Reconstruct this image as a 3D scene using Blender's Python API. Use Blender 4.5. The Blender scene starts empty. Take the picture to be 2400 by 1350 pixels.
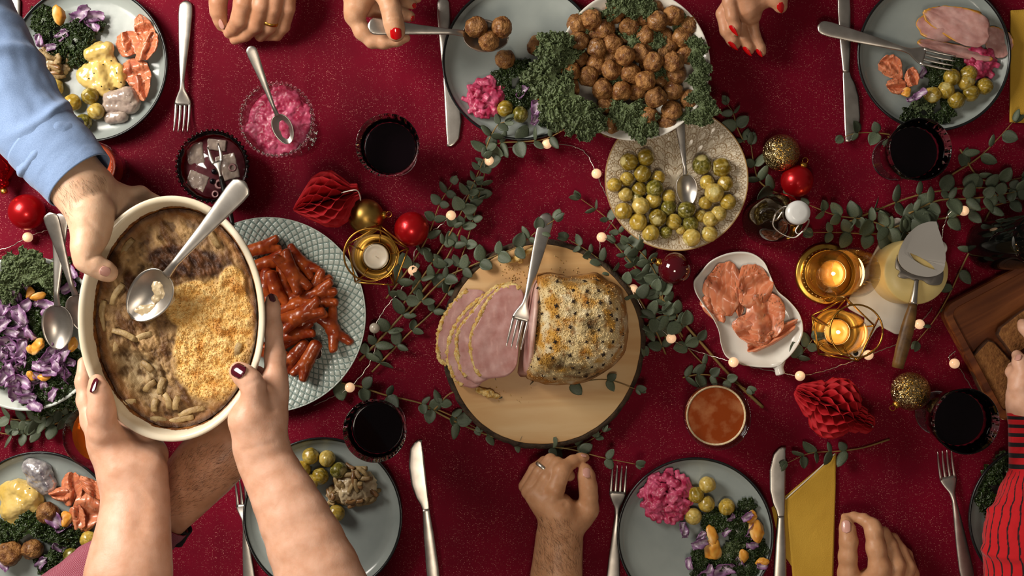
import bpy, math, random
import numpy as np
from mathutils import Vector, Matrix

# ------------------------------------------------------------------ camera, world, light, exposure
scene = bpy.context.scene
C = scene.collection
CAM_H = 2.0            # camera height above the table top (m)
K = 0.0007             # metres per photo pixel on the table top
cam_d = bpy.data.cameras.new('camera'); cam = bpy.data.objects.new('camera', cam_d); C.objects.link(cam)
cam.location = (0, 0, CAM_H); cam.rotation_euler = (0, 0, 0)
cam_d.sensor_fit = 'HORIZONTAL'; cam_d.sensor_width = 36.0
cam_d.lens = CAM_H / K / 2400 * 36.0
cam_d.clip_start = 0.02; cam_d.clip_end = 50
scene.camera = cam
world = bpy.data.worlds.new('room_light'); scene.world = world; world.use_nodes = True
wn = world.node_tree.nodes['Background']
wn.inputs[0].default_value = (1.0, 0.88, 0.78, 1); wn.inputs[1].default_value = 0.085
def area(name, loc, target, sx, sy, power, col):
    d = bpy.data.lights.new(name, 'AREA'); d.shape = 'RECTANGLE'; d.size = sx; d.size_y = sy
    d.energy = power; d.color = col
    o = bpy.data.objects.new(name, d); C.objects.link(o); o.location = loc
    o.rotation_euler = (Vector(target) - Vector(loc)).to_track_quat('-Z', 'Y').to_euler()
    return o
area('window_daylight', (-1.45, 0.72, 1.18), (-0.05, 0.0, 0.0), 0.8, 0.8, 42, (1.0, 0.93, 0.84))
area('ceiling_lamp_light', (-0.05, -0.73, 2.4), (0.0, 0, 0), 0.45, 0.45, 11, (1.0, 0.86, 0.70))
scene.view_settings.view_transform = 'Standard'; scene.view_settings.look = 'None'
scene.view_settings.gamma = 1.0; scene.view_settings.use_curve_mapping = False
scene.view_settings.exposure = 0.24

# ------------------------------------------------------------------ helpers
rnd = random.Random(7)
def S(z): return K * (CAM_H - z) / CAM_H
def P(px, py, z=0.0):
    s = S(z); return Vector(((px - 1200) * s, -(py - 675) * s, z))
def hexc(h):
    h = h.lstrip('#'); v = [int(h[i:i+2], 16) / 255 for i in (0, 2, 4)]
    return tuple((c / 12.92 if c <= .04045 else ((c + .055) / 1.055) ** 2.4) for c in v)
def tag(o, label, cat, group=None, kind=None):
    o['label'] = label; o['category'] = cat
    if group: o['group'] = group
    if kind: o['kind'] = kind
    return o
def empty(name, loc=(0, 0, 0), rz=0.0):
    o = bpy.data.objects.new(name, None); C.objects.link(o); o.location = loc; o.rotation_euler = (0, 0, rz)
    o.empty_display_size = 0.02
    return o
def thing(name, label, cat, loc=(0, 0, 0), rz=0.0, group=None):
    return tag(empty(name, loc, rz), label, cat, group)
def mesh(name, verts, faces, col=None, smooth=True):
    me = bpy.data.meshes.new(name)
    vs = np.asarray(verts, dtype=np.float32)
    if isinstance(faces, np.ndarray) and faces.ndim == 2:
        k = faces.shape[1]; n = len(faces)
        me.vertices.add(len(vs)); me.vertices.foreach_set('co', vs.ravel())
        me.loops.add(n * k); me.loops.foreach_set('vertex_index', faces.astype(np.int32).ravel())
        me.polygons.add(n); me.polygons.foreach_set('loop_start', np.arange(0, n * k, k, dtype=np.int32))
        me.polygons.foreach_set('loop_total', np.full(n, k, dtype=np.int32))
    else:
        me.from_pydata([tuple(map(float, v)) for v in vs], [], [tuple(int(i) for i in f) for f in faces])
    if col is not None:
        a = me.color_attributes.new('Col', 'FLOAT_COLOR', 'POINT')
        c = np.ones((len(vs), 4), dtype=np.float32); c[:, :3] = np.asarray(col, dtype=np.float32)
        a.data.foreach_set('color', c.ravel())
    me.update(calc_edges=True); me.validate()
    me.polygons.foreach_set('use_smooth', np.full(len(me.polygons), bool(smooth)))
    return me
def obj(name, me, mat=None, parent=None, loc=None, rot=None, scale=None):
    o = bpy.data.objects.new(name, me); C.objects.link(o)
    if mat is not None and (len(me.materials) == 0): me.materials.append(mat)
    if parent is not None: o.parent = parent
    if loc is not None: o.location = loc
    if rot is not None: o.rotation_euler = rot
    if scale is not None: o.scale = (scale,) * 3 if isinstance(scale, (int, float)) else scale
    return o
def copy_tree(o, parent=None):
    c = o.copy(); C.objects.link(c); c.parent = parent
    for ch in list(o.children): copy_tree(ch, c)
    return c
def kill_tree(o):
    for ch in list(o.children): kill_tree(ch)
    bpy.data.objects.remove(o)

# ---- numpy noise
def _h(ix, iy, iz, seed):
    n = (ix * 374761393 + iy * 668265263 + iz * 1274126177 + seed * 974711) & 0xffffffff
    n = ((n ^ (n >> 13)) * 1274126177) & 0xffffffff
    return ((n ^ (n >> 16)) & 0xffff) / 65535.0
_G = np.array([[1,1,0],[-1,1,0],[1,-1,0],[-1,-1,0],[1,0,1],[-1,0,1],[1,0,-1],[-1,0,-1],[0,1,1],[0,-1,1],[0,1,-1],[0,-1,-1]], float)
def noise(p, seed=0):
    p = np.asarray(p, dtype=np.float64); i = np.floor(p).astype(np.int64); f = p - i; w = f * f * f * (f * (f * 6 - 15) + 10)
    x, y, z = i[..., 0], i[..., 1], i[..., 2]; r = 0
    for dx in (0, 1):
        wx = w[..., 0] if dx else 1 - w[..., 0]
        for dy in (0, 1):
            wy = w[..., 1] if dy else 1 - w[..., 1]
            for dz in (0, 1):
                wz = w[..., 2] if dz else 1 - w[..., 2]
                g = _G[(_h(x + dx, y + dy, z + dz, seed) * 11.999).astype(int)]
                r = r + wx * wy * wz * (g[..., 0] * (f[..., 0] - dx) + g[..., 1] * (f[..., 1] - dy) + g[..., 2] * (f[..., 2] - dz))
    return np.clip(r * 1.35, -1, 1)
_RT = np.array(Matrix.Rotation(.9, 3, 'Z') @ Matrix.Rotation(.6, 3, 'X'))
def fbm(p, oct=4, seed=0, gain=.5):
    p = np.asarray(p, dtype=np.float64); r = 0; a = 1; t = 0
    for k in range(oct):
        r = r + a * noise(p, seed + k); t += a; a *= gain; p = p @ _RT * 2.03 + 13.7
    return r / t
def sstep(a, b, x):
    t = np.clip((x - a) / (b - a), 0, 1); return t * t * (3 - 2 * t)
def mixc(a, b, t):
    a = np.asarray(a); b = np.asarray(b); t = np.asarray(t)[..., None]; return a * (1 - t) + b * t

# ---- mesh generators -> (verts, faces)
def lathe(prof, seg=48, cx=0, cy=0):
    prof = np.asarray(prof, float); a = np.linspace(0, 2 * np.pi, seg, endpoint=False)
    v = np.stack([prof[:, 0][:, None] * np.cos(a) + cx, prof[:, 0][:, None] * np.sin(a) + cy,
                  np.repeat(prof[:, 1][:, None], seg, 1)], -1).reshape(-1, 3)
    n = len(prof); j = np.arange(seg); k = (j + 1) % seg
    f = np.concatenate([np.stack([i * seg + j, i * seg + k, (i + 1) * seg + k, (i + 1) * seg + j], -1) for i in range(n - 1)])
    return v, f
def catmull(pts, n):
    p = np.asarray(pts, float)
    if len(p) == 2: return p[0] + (p[1] - p[0]) * np.linspace(0, 1, n)[:, None]
    q = np.vstack([2 * p[0] - p[1], p, 2 * p[-1] - p[-2]])
    t = np.linspace(0, len(p) - 1, n); i = np.minimum(t.astype(int), len(p) - 2); u = (t - i)[:, None]
    a, b, c, d = q[i], q[i + 1], q[i + 2], q[i + 3]
    return .5 * (2 * b + (c - a) * u + (2 * a - 5 * b + 4 * c - d) * u ** 2 + (3 * b - a - 3 * c + d) * u ** 3)
def interp(vals, n):
    v = np.asarray(vals, float)
    return np.interp(np.linspace(0, 1, n), np.linspace(0, 1, len(v)), v)
def frames(pts, up=(0, 0, 1)):
    t = np.gradient(pts, axis=0); t /= np.linalg.norm(t, axis=1)[:, None] + 1e-12
    up = np.asarray(up, float)
    s = np.cross(t, up); nrm = np.linalg.norm(s, axis=1)
    last = np.array([1., 0, 0])
    for i in range(len(s)):
        if nrm[i] < 1e-3: s[i] = last - t[i] * np.dot(last, t[i]); s[i] /= np.linalg.norm(s[i]) + 1e-9
        else: s[i] /= nrm[i]
        if i and np.dot(s[i], s[i-1]) < 0: s[i] = -s[i]
        last = s[i]
    u = np.cross(s, t)
    return t, s, u
def loft(pts, hw, hh=None, seg=12, n=None, exp=2.0, roll=0.0, cap=True, up=(0, 0, 1)):
    pts = np.asarray(pts, float)
    if n: pts = catmull(pts, n)
    n = len(pts); hw = interp(hw, n); hh = hw if hh is None else interp(hh, n)
    roll = interp(np.atleast_1d(roll) if np.ndim(roll) else [roll, roll], n)
    t, s, u = frames(pts, up)
    cr, sr = np.cos(roll)[:, None], np.sin(roll)[:, None]
    s2 = s * cr + u * sr; u2 = u * cr - s * sr
    a = np.linspace(0, 2 * np.pi, seg, endpoint=False) + np.pi / seg
    ca = np.sign(np.cos(a)) * np.abs(np.cos(a)) ** (2 / exp); sa = np.sign(np.sin(a)) * np.abs(np.sin(a)) ** (2 / exp)
    v = pts[:, None, :] + s2[:, None, :] * (hw[:, None] * ca)[..., None] + u2[:, None, :] * (hh[:, None] * sa)[..., None]
    v = v.reshape(-1, 3); j = np.arange(seg); k = (j + 1) % seg
    f = [tuple(x) for i in range(n - 1) for x in np.stack([i * seg + j, i * seg + k, (i + 1) * seg + k, (i + 1) * seg + j], -1)]
    if cap:
        f.append(tuple(range(seg))[::-1]); f.append(tuple(range((n - 1) * seg, n * seg)))
    return v, f
def tube(pts, r, seg=8, n=None):
    return loft(pts, np.atleast_1d(r) if np.ndim(r) else [r, r], None, seg, n)
def join(*vf):
    V = []; F = []; o = 0
    for v, f in vf:
        V.append(np.asarray(v)); F += [tuple(int(i) + o for i in q) for q in f]; o += len(v)
    return np.vstack(V), F
def grid_faces(nu, nv, wrap_v=False):
    i = np.arange(nu - 1)[:, None]; j = np.arange(nv if wrap_v else nv - 1)[None, :]; k = (j + 1) % nv
    return np.stack([i * nv + j, i * nv + k, (i + 1) * nv + k, (i + 1) * nv + j], -1).reshape(-1, 4)
_ico = {}
def ico(sub):
    if sub not in _ico:
        import bmesh
        bm = bmesh.new(); bmesh.ops.create_icosphere(bm, subdivisions=sub, radius=1)
        bm.verts.ensure_lookup_table()
        _ico[sub] = (np.array([v.co[:] for v in bm.verts]), np.array([[v.index for v in f.verts] for f in bm.faces])); bm.free()
    v, f = _ico[sub]; return v.copy(), f
def ball(r, c=(0, 0, 0), sub=3, sc=(1, 1, 1)):
    v, f = ico(sub); return v * r * np.array(sc) + np.array(c), f
def box(sx, sy, sz, c=(0, 0, 0)):
    v = np.array([[x, y, z] for x in (-1, 1) for y in (-1, 1) for z in (-1, 1)], float) * [sx / 2, sy / 2, sz / 2] + np.array(c)
    return v, [(0, 1, 3, 2), (4, 6, 7, 5), (0, 4, 5, 1), (2, 3, 7, 6), (0, 2, 6, 4), (1, 5, 7, 3)]
def slab(outline, z0, z1, bev=0.0, n=None):
    """closed outline (k,2) extruded with rounded edges; z0/z1 bottom/top"""
    o = np.asarray(outline, float)
    c = o.mean(0); d = np.roll(o, -1, 0) - np.roll(o, 1, 0); d /= np.linalg.norm(d, axis=1)[:, None] + 1e-9
    nrm = np.stack([d[:, 1], -d[:, 0]], -1)
    if ((o - c) * nrm).sum() < 0: nrm = -nrm
    rings = []
    for (off, z) in ((bev, z0), (bev * .3, z0 + bev * .3), (0, z0 + bev), (0, z1 - bev), (bev * .3, z1 - bev * .3), (bev, z1)):
        rings.append(np.column_stack([o - nrm * off, np.full(len(o), z)]))
    v = np.vstack(rings); k = len(o)
    f = [tuple(int(x) for x in q) for q in grid_faces(6, k, True)]
    f.append(tuple(range(k))[::-1]); f.append(tuple(range(5 * k, 6 * k)))
    return v, f
def sheet(top, thick, closed=True):
    """grid (nu,nv,3) -> closed thin solid, offset along its normals"""
    g = np.asarray(top, float); nu, nv, _ = g.shape
    du = np.gradient(g, axis=0); dv = np.gradient(g, axis=1); nr = np.cross(du, dv)
    nr /= np.linalg.norm(nr, axis=2)[..., None] + 1e-9
    th = np.asarray(thick); th = th[..., None] if th.ndim == 2 else th
    a = (g + nr * th / 2).reshape(-1, 3); b = (g - nr * th / 2).reshape(-1, 3)
    f = grid_faces(nu, nv); N = nu * nv
    idx = np.arange(N).reshape(nu, nv)
    loop = np.concatenate([idx[0, :-1], idx[:-1, -1], idx[-1, :0:-1], idx[:0:-1, 0]])
    l2 = np.roll(loop, -1)
    side = np.stack([loop, loop + N, l2 + N, l2], -1)
    return np.vstack([a, b]), np.vstack([f, f[:, ::-1] + N, side])

# ---- signed distance modelling + surface nets
class SDF:
    def __init__(s, lo, hi, h):
        s.lo = np.asarray(lo, float); s.h = h
        s.n = np.maximum(np.ceil((np.asarray(hi) - s.lo) / h).astype(int) + 1, 4)
        s.d = np.full(s.n, 1.0, dtype=np.float32)
    def block(s, lo, hi):
        a = np.clip(np.floor((np.asarray(lo) - s.lo) / s.h).astype(int), 0, s.n - 1)
        b = np.clip(np.ceil((np.asarray(hi) - s.lo) / s.h).astype(int) + 1, 1, s.n)
        if (b <= a).any(): return None, None
        ax = [s.lo[i] + s.h * np.arange(a[i], b[i]) for i in range(3)]
        return (slice(a[0], b[0]), slice(a[1], b[1]), slice(a[2], b[2])), np.stack(np.meshgrid(*ax, indexing='ij'), -1).astype(np.float32)
    def blend(s, sl, d, k):
        a = s.d[sl]
        if k <= 0: s.d[sl] = np.minimum(a, d); return
        hh = np.maximum(k - np.abs(a - d), 0) / k
        s.d[sl] = np.minimum(a, d) - hh * hh * k * .25
    def caps(s, chain, k=0.004, own=None):
        """chain: list of (point, radius); blended within by own, to the rest by k"""
        pts = np.array([tuple(c[0]) for c in chain], float); r = np.array([c[1] for c in chain])
        m = r.max() + 2 * k + 3 * s.h
        sl, X = s.block(pts.min(0) - m, pts.max(0) + m)
        if sl is None: return
        own = k if own is None else own; D = None
        for i in range(max(len(pts) - 1, 1)):
            a = pts[i]; b = pts[min(i + 1, len(pts) - 1)]; ab = (b - a).astype(np.float32); L = float(ab @ ab)
            t = np.clip(((X - a.astype(np.float32)) @ ab) / L, 0, 1) if L > 1e-12 else np.zeros(X.shape[:3], np.float32)
            rr = r[i] + (r[min(i + 1, len(r) - 1)] - r[i]) * t
            d = np.linalg.norm(X - a.astype(np.float32) - t[..., None] * ab, axis=-1) - rr
            if D is None: D = d
            else:
                hh = np.maximum(own - np.abs(D - d), 0) / max(own, 1e-6); D = np.minimum(D, d) - hh * hh * own * .25
        s.blend(sl, D, k)
    def ell(s, c, rad, k=0.004, rot=None):
        c = np.asarray(c, float); rad = np.asarray(rad, float); m = rad.max() + 2 * k + 3 * s.h
        sl, X = s.block(c - m, c + m)
        if sl is None: return
        q = X - c.astype(np.float32)
        if rot is not None: q = q @ np.asarray(rot, np.float32)
        k0 = np.linalg.norm(q / rad, axis=-1); k1 = np.linalg.norm(q / rad ** 2, axis=-1)
        s.blend(sl, (k0 * (k0 - 1) / np.maximum(k1, 1e-6)).astype(np.float32), k)
    def rbox(s, c, half, r, k=0.004, rot=None):
        c = np.asarray(c, float); half = np.asarray(half, float); m = np.linalg.norm(half) + r + 2 * k + 3 * s.h
        sl, X = s.block(c - m, c + m)
        if sl is None: return
        q = X - c.astype(np.float32)
        if rot is not None: q = q @ np.asarray(rot, np.float32)
        q = np.abs(q) - (half - r)
        s.blend(sl, (np.linalg.norm(np.maximum(q, 0), axis=-1) + np.minimum(q.max(-1), 0) - r).astype(np.float32), k)
    def all(s):
        ax = [s.lo[i] + s.h * np.arange(s.n[i]) for i in range(3)]
        return np.stack(np.meshgrid(*ax, indexing='ij'), -1)
    def near(s, band):
        idx = np.nonzero(np.abs(s.d) < band); return idx, s.lo + s.h * np.stack(idx, -1)
    def bump(s, amp, freq, oct=3, seed=0):
        idx, X = s.near(amp * 2 + 2 * s.h); s.d[idx] += (amp * fbm(X * freq, oct, seed)).astype(np.float32)
    def mesh(s):
        d = s.d; n = np.array(d.shape); d[0] = d[-1] = np.maximum(d[0], 1e-4)
        for ax in range(3):
            for e in (0, -1):
                sl = [slice(None)] * 3; sl[ax] = e; d[tuple(sl)] = np.maximum(d[tuple(sl)], 1e-5)
        ins = d < 0; c = n - 1
        cnt = np.zeros(c, np.int8); corner = {}
        for o in np.ndindex(2, 2, 2):
            q = ins[o[0]:o[0] + c[0], o[1]:o[1] + c[1], o[2]:o[2] + c[2]]; cnt += q
        act = (cnt > 0) & (cnt < 8); ci = np.stack(np.nonzero(act), -1); vid = np.full(c, -1, np.int64); vid[act] = np.arange(len(ci))
        pos = np.zeros((len(ci), 3)); num = np.zeros(len(ci))
        for ax in range(3):
            for o in np.ndindex(2, 2):
                e0 = np.zeros(3, int); oth = [i for i in range(3) if i != ax]; e0[oth[0]], e0[oth[1]] = o
                e1 = e0.copy(); e1[ax] = 1
                a = d[tuple((ci + e0).T)]; b = d[tuple((ci + e1).T)]; m = (a < 0) != (b < 0)
                t = a / np.where(m, a - b, 1); p = e0 + t[:, None] * (e1 - e0)
                pos[m] += p[m]; num[m] += 1
        v = s.lo + s.h * (ci + pos / num[:, None])
        F = []
        for ax in range(3):
            o1, o2 = [i for i in range(3) if i != ax]
            sl0 = [slice(1, -1)] * 3; sl0[ax] = slice(0, n[ax] - 1); sl1 = list(sl0); sl1[ax] = slice(1, n[ax])
            A = ins[tuple(sl0)]; B = ins[tuple(sl1)]; m = A != B
            e = np.stack(np.nonzero(m), -1); off = np.ones(3, int); off[ax] = 0; e = e + off
            fl = A[m]
            def g(a, b):
                q = e.copy(); q[:, o1] += a; q[:, o2] += b; return vid[tuple(q.T)]
            f = np.stack([g(-1, -1), g(0, -1), g(0, 0), g(-1, 0)], -1)
            if ax == 1: f = f[:, ::-1]
            f = np.where(fl[:, None], f, f[:, ::-1]); F.append(f)
        return v, np.vstack(F)

# ------------------------------------------------------------------ materials
M = {}
def mat(name, c1, c2=None, scale=60, rough=.5, metal=0, bump=0, bscale=200, sss=0, sssr=(1, .3, .15), ssss=.004, spec=.5, trans=0,
        ior=1.45, emit=0, coat=0, attr=False, detail=4, lo=.35, hi=.65, vary=0, bdist=.002, rough2=None, alpha=1, sheen=0):
    m = bpy.data.materials.new(name); m.use_nodes = True; nt = m.node_tree; N = nt.nodes; L = nt.links
    b = N['Principled BSDF']; c1 = hexc(c1) if isinstance(c1, str) else c1
    b.inputs['Base Color'].default_value = (*c1, 1); b.inputs['Roughness'].default_value = rough; b.inputs['Metallic'].default_value = metal
    b.inputs['Specular IOR Level'].default_value = spec; b.inputs['IOR'].default_value = ior
    if trans: b.inputs['Transmission Weight'].default_value = trans
    if coat: b.inputs['Coat Weight'].default_value = coat; b.inputs['Coat Roughness'].default_value = .08
    if sheen: b.inputs['Sheen Weight'].default_value = sheen
    if sss:
        b.inputs['Subsurface Weight'].default_value = sss; b.inputs['Subsurface Radius'].default_value = sssr; b.inputs['Subsurface Scale'].default_value = ssss
    tc = N.new('ShaderNodeTexCoord'); oi = N.new('ShaderNodeObjectInfo')
    ml = N.new('ShaderNodeVectorMath'); ml.operation = 'MULTIPLY_ADD'
    cx = N.new('ShaderNodeCombineXYZ')
    for i in range(3): L.new(oi.outputs['Random'], cx.inputs[i])
    L.new(cx.outputs[0], ml.inputs[0]); ml.inputs[1].default_value = (3.1, 1.7, 2.3); L.new(tc.outputs['Object'], ml.inputs[2])
    vec = ml.outputs[0]; col = None
    if c2 is not None:
        c2 = hexc(c2) if isinstance(c2, str) else c2
        nz = N.new('ShaderNodeTexNoise'); nz.inputs['Scale'].default_value = scale; nz.inputs['Detail'].default_value = detail; L.new(vec, nz.inputs['Vector'])
        rp = N.new('ShaderNodeValToRGB'); rp.color_ramp.elements[0].position = lo; rp.color_ramp.elements[1].position = hi
        rp.color_ramp.elements[0].color = (*c1, 1); rp.color_ramp.elements[1].color = (*c2, 1)
        L.new(nz.outputs['Fac'], rp.inputs[0]); col = rp.outputs[0]
    if attr:
        at = N.new('ShaderNodeAttribute'); at.attribute_name = 'Col'
        if col is None: col = at.outputs['Color']
        else:
            mx = N.new('ShaderNodeMix'); mx.data_type = 'RGBA'; mx.blend_type = 'MULTIPLY'; mx.inputs[0].default_value = 1
            L.new(at.outputs['Color'], mx.inputs[6]); L.new(col, mx.inputs[7]); col = mx.outputs[2]
    if vary:
        hs = N.new('ShaderNodeHueSaturation'); mr = N.new('ShaderNodeMapRange'); mr.inputs[3].default_value = 1 - vary; mr.inputs[4].default_value = 1 + vary
        L.new(oi.outputs['Random'], mr.inputs[0]); L.new(mr.outputs[0], hs.inputs['Value'])
        if col is None: hs.inputs['Color'].default_value = (*c1, 1)
        else: L.new(col, hs.inputs['Color'])
        col = hs.outputs[0]
    if col is not None: L.new(col, b.inputs['Base Color'])
    if bump:
        n2 = N.new('ShaderNodeTexNoise'); n2.inputs['Scale'].default_value = bscale; n2.inputs['Detail'].default_value = 5; L.new(vec, n2.inputs['Vector'])
        bp = N.new('ShaderNodeBump'); bp.inputs['Strength'].default_value = bump; bp.inputs['Distance'].default_value = bdist
        L.new(n2.outputs['Fac'], bp.inputs['Height']); L.new(bp.outputs[0], b.inputs['Normal'])
        if rough2 is not None:
            r2 = N.new('ShaderNodeMapRange'); r2.inputs[1].default_value = .35; r2.inputs[2].default_value = .65; r2.inputs[3].default_value = rough; r2.inputs[4].default_value = rough2
            L.new(n2.outputs['Fac'], r2.inputs[0]); L.new(r2.outputs[0], b.inputs['Roughness'])
    if emit:
        b.inputs['Emission Color'].default_value = (*c1, 1); b.inputs['Emission Strength'].default_value = emit
    M[name] = m; return m

mat('steel', '#cfc9c0', '#b5aea5', scale=40, rough=.36, metal=1, bump=.0, bscale=900)
mat('steel_dark', '#9a938a', rough=.36, metal=1)
mat('plate_grey', '#828a87', '#9da49f', scale=9, rough=.16, bump=.05, bscale=60, detail=6, lo=.3, hi=.7)
mat('plate_rim', '#17191a', rough=.25)
mat('white_glaze', '#e8e4da', '#dad5c9', scale=12, rough=.14, bump=.03, bscale=40)
mat('glass', (.97, .97, .97), rough=.0, trans=1, ior=1.45)
mat('glass_red', hexc('#7a0a22'), rough=.02, trans=1, ior=1.45)
mat('glass_brown', hexc('#5a3413'), rough=.02, trans=1, ior=1.5)
mat('wine', '#0b0508', rough=.05, spec=.2)
def thin_glass(name, tint, ior=1.42):
    # thin-walled glass: see-through without bending, reflecting by Fresnel
    m = bpy.data.materials.new(name); m.use_nodes = True; N = m.node_tree.nodes; L = m.node_tree.links; N.remove(N['Principled BSDF'])
    t = N.new('ShaderNodeBsdfTransparent'); t.inputs[0].default_value = (*tint, 1); g = N.new('ShaderNodeBsdfGlossy'); g.inputs['Roughness'].default_value = .02
    lw = N.new('ShaderNodeLayerWeight'); lw.inputs[0].default_value = .5; pw = N.new('ShaderNodeMath'); pw.operation = 'POWER'; pw.inputs[1].default_value = 5; L.new(lw.outputs['Facing'], pw.inputs[0])
    sc = N.new('ShaderNodeMath'); sc.operation = 'MULTIPLY_ADD'; sc.inputs[1].default_value = .9; sc.inputs[2].default_value = .05; L.new(pw.outputs[0], sc.inputs[0]); mx = N.new('ShaderNodeMixShader'); L.new(sc.outputs[0], mx.inputs[0]); L.new(t.outputs[0], mx.inputs[1]); L.new(g.outputs[0], mx.inputs[2])
    L.new(mx.outputs[0], N['Material Output'].inputs[0]); M[name] = m
thin_glass('thin_glass', (.93, .93, .92))
mat('gold', '#cf9f48', rough=.34, metal=1)
mat('gold_wire', '#b8873a', rough=.28, metal=1)
mat('gold_matte', '#bf9a52', '#ad8843', scale=30, rough=.38, metal=1)
# ------------------------------------------------------------------ floor, table, tablecloth
mat('floor_wood', '#4a3524', '#33241a', scale=6, rough=.5, bump=.1, bscale=30)
mat('table_wood', '#5b4028', '#3c2a1a', scale=8, rough=.5)
fl = obj('floor', mesh('floor', *box(7, 6, .04, (0, 0, -.775)), smooth=False), M['floor_wood']); fl['kind'] = 'structure'
fl['label'] = 'dark wooden floor below the table'; fl['category'] = 'floor'
tb = thing('dining_table', 'wooden dining table hidden under the dark red cloth', 'table', (0, 0, -.755))
obj('tabletop', mesh('tabletop', *box(2.5, 1.2, .035, (0, 0, .755 - .0235)), smooth=False), M['table_wood'], tb)
leg_me = mesh('table_leg', *box(.07, .07, .713, (0, 0, .3565)), smooth=False)
for x in (-1.15, 1.15):
    for y in (-.52, .52): obj('leg', leg_me, M['table_wood'], tb, (x, y, 0))

def cloth_material():
    m = bpy.data.materials.new('red_glitter_cloth'); m.use_nodes = True; nt = m.node_tree; N = nt.nodes; L = nt.links; b = N['Principled BSDF']
    tc = N.new('ShaderNodeTexCoord'); vec = tc.outputs['Object']
    nz = N.new('ShaderNodeTexNoise'); nz.inputs['Scale'].default_value = 7; nz.inputs['Detail'].default_value = 5; L.new(vec, nz.inputs['Vector'])
    rp = N.new('ShaderNodeValToRGB'); rp.color_ramp.elements[0].position = .3; rp.color_ramp.elements[1].position = .7
    rp.color_ramp.elements[0].color = (*hexc('#5a0016'), 1); rp.color_ramp.elements[1].color = (*hexc('#72001e'), 1)
    L.new(nz.outputs['Fac'], rp.inputs[0])
    # woven-in glitter flecks: sparse voronoi points with random brightness, thinned in streaks
    vo = N.new('ShaderNodeTexVoronoi'); vo.voronoi_dimensions = '2D'; vo.inputs['Scale'].default_value = 450; L.new(vec, vo.inputs['Vector'])
    sep = N.new('ShaderNodeSeparateColor'); L.new(vo.outputs['Color'], sep.inputs[0])
    lt = N.new('ShaderNodeMapRange'); lt.inputs[1].default_value = .30; lt.inputs[2].default_value = .15; lt.clamp = True; L.new(vo.outputs['Distance'], lt.inputs[0])
    br = N.new('ShaderNodeMapRange'); br.inputs[1].default_value = .55; br.inputs[2].default_value = 1.0; br.inputs[4].default_value = 1; L.new(sep.outputs[0], br.inputs[0])
    pw = N.new('ShaderNodeMath'); pw.operation = 'POWER'; pw.inputs[1].default_value = 2.2; L.new(br.outputs[0], pw.inputs[0])
    n3 = N.new('ShaderNodeTexNoise'); n3.inputs['Scale'].default_value = 22; n3.inputs['Detail'].default_value = 6; L.new(vec, n3.inputs['Vector'])
    st = N.new('ShaderNodeMapRange'); st.inputs[1].default_value = .35; st.inputs[2].default_value = .62; L.new(n3.outputs['Fac'], st.inputs[0])
    mu = N.new('ShaderNodeMath'); mu.operation = 'MULTIPLY'; L.new(lt.outputs[0], mu.inputs[0]); L.new(pw.outputs[0], mu.inputs[1])
    m2 = N.new('ShaderNodeMath'); m2.operation = 'MULTIPLY'; L.new(mu.outputs[0], m2.inputs[0]); L.new(st.outputs[0], m2.inputs[1])
    mx = N.new('ShaderNodeMix'); mx.data_type = 'RGBA'; L.new(m2.outputs[0], mx.inputs[0]); L.new(rp.outputs[0], mx.inputs[6]); mx.inputs[7].default_value = (*hexc('#e09a90'), 1)
    L.new(mx.outputs[2], b.inputs['Base Color'])
    b.inputs['Roughness'].default_value = .75; b.inputs['Specular IOR Level'].default_value = .12
    L.new(m2.outputs[0], b.inputs['Metallic'])
    n4 = N.new('ShaderNodeTexNoise'); n4.inputs['Scale'].default_value = 900; L.new(vec, n4.inputs['Vector'])
    bp = N.new('ShaderNodeBump'); bp.inputs['Strength'].default_value = .25; bp.inputs['Distance'].default_value = .001; L.new(n4.outputs['Fac'], bp.inputs['Height']); L.new(bp.outputs[0], b.inputs['Normal'])
    return m
M['cloth'] = cloth_material()
def cloth_mesh():
    nx, ny = 320, 180; X = np.linspace(-1.32, 1.32, nx); Y = np.linspace(-.80, .80, ny)
    g = np.zeros((nx, ny, 3)); gx, gy = np.meshgrid(X, Y, indexing='ij')
    z = .0012 * fbm(np.stack([gx * 4, gy * 2.0, 0 * gx], -1), 3, 5) - .0012
    for x0, w, a in ((-.50, .010, .0016), (-.33, .012, .0016), (-.09, .01, .001), (.62, .012, .0012), (-.18, .012, .0012)):   # pressed folds running front to back
        z += a * np.exp(-((gx - x0 + .01 * np.sin(gy * 5)) / w) ** 2)
    ex = np.maximum(np.abs(gx) - 1.252, 0); ey = np.maximum(np.abs(gy) - .602, 0)
    drop = np.maximum(ex, ey); k = np.minimum(1, .012 / np.maximum(drop, 1e-6))
    g[..., 0] = np.where(ex > 0, np.sign(gx) * (1.252 + np.minimum(ex, .012)), gx)
    g[..., 1] = np.where(ey > 0, np.sign(gy) * (.602 + np.minimum(ey, .012)), gy)
    wav = .012 * np.sin(gx * 28) * (ey > 0) * drop / .2
    g[..., 1] += np.sign(gy) * np.abs(wav)
    g[..., 2] = z - np.maximum(drop - .008, 0) * 1.3
    v, f = g.reshape(-1, 3), grid_faces(nx, ny)
    return mesh('tablecloth', v, f)
tag(obj('tablecloth', cloth_mesh(), M['cloth']), 'dark red glitter tablecloth covering the whole table', 'tablecloth')

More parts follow.
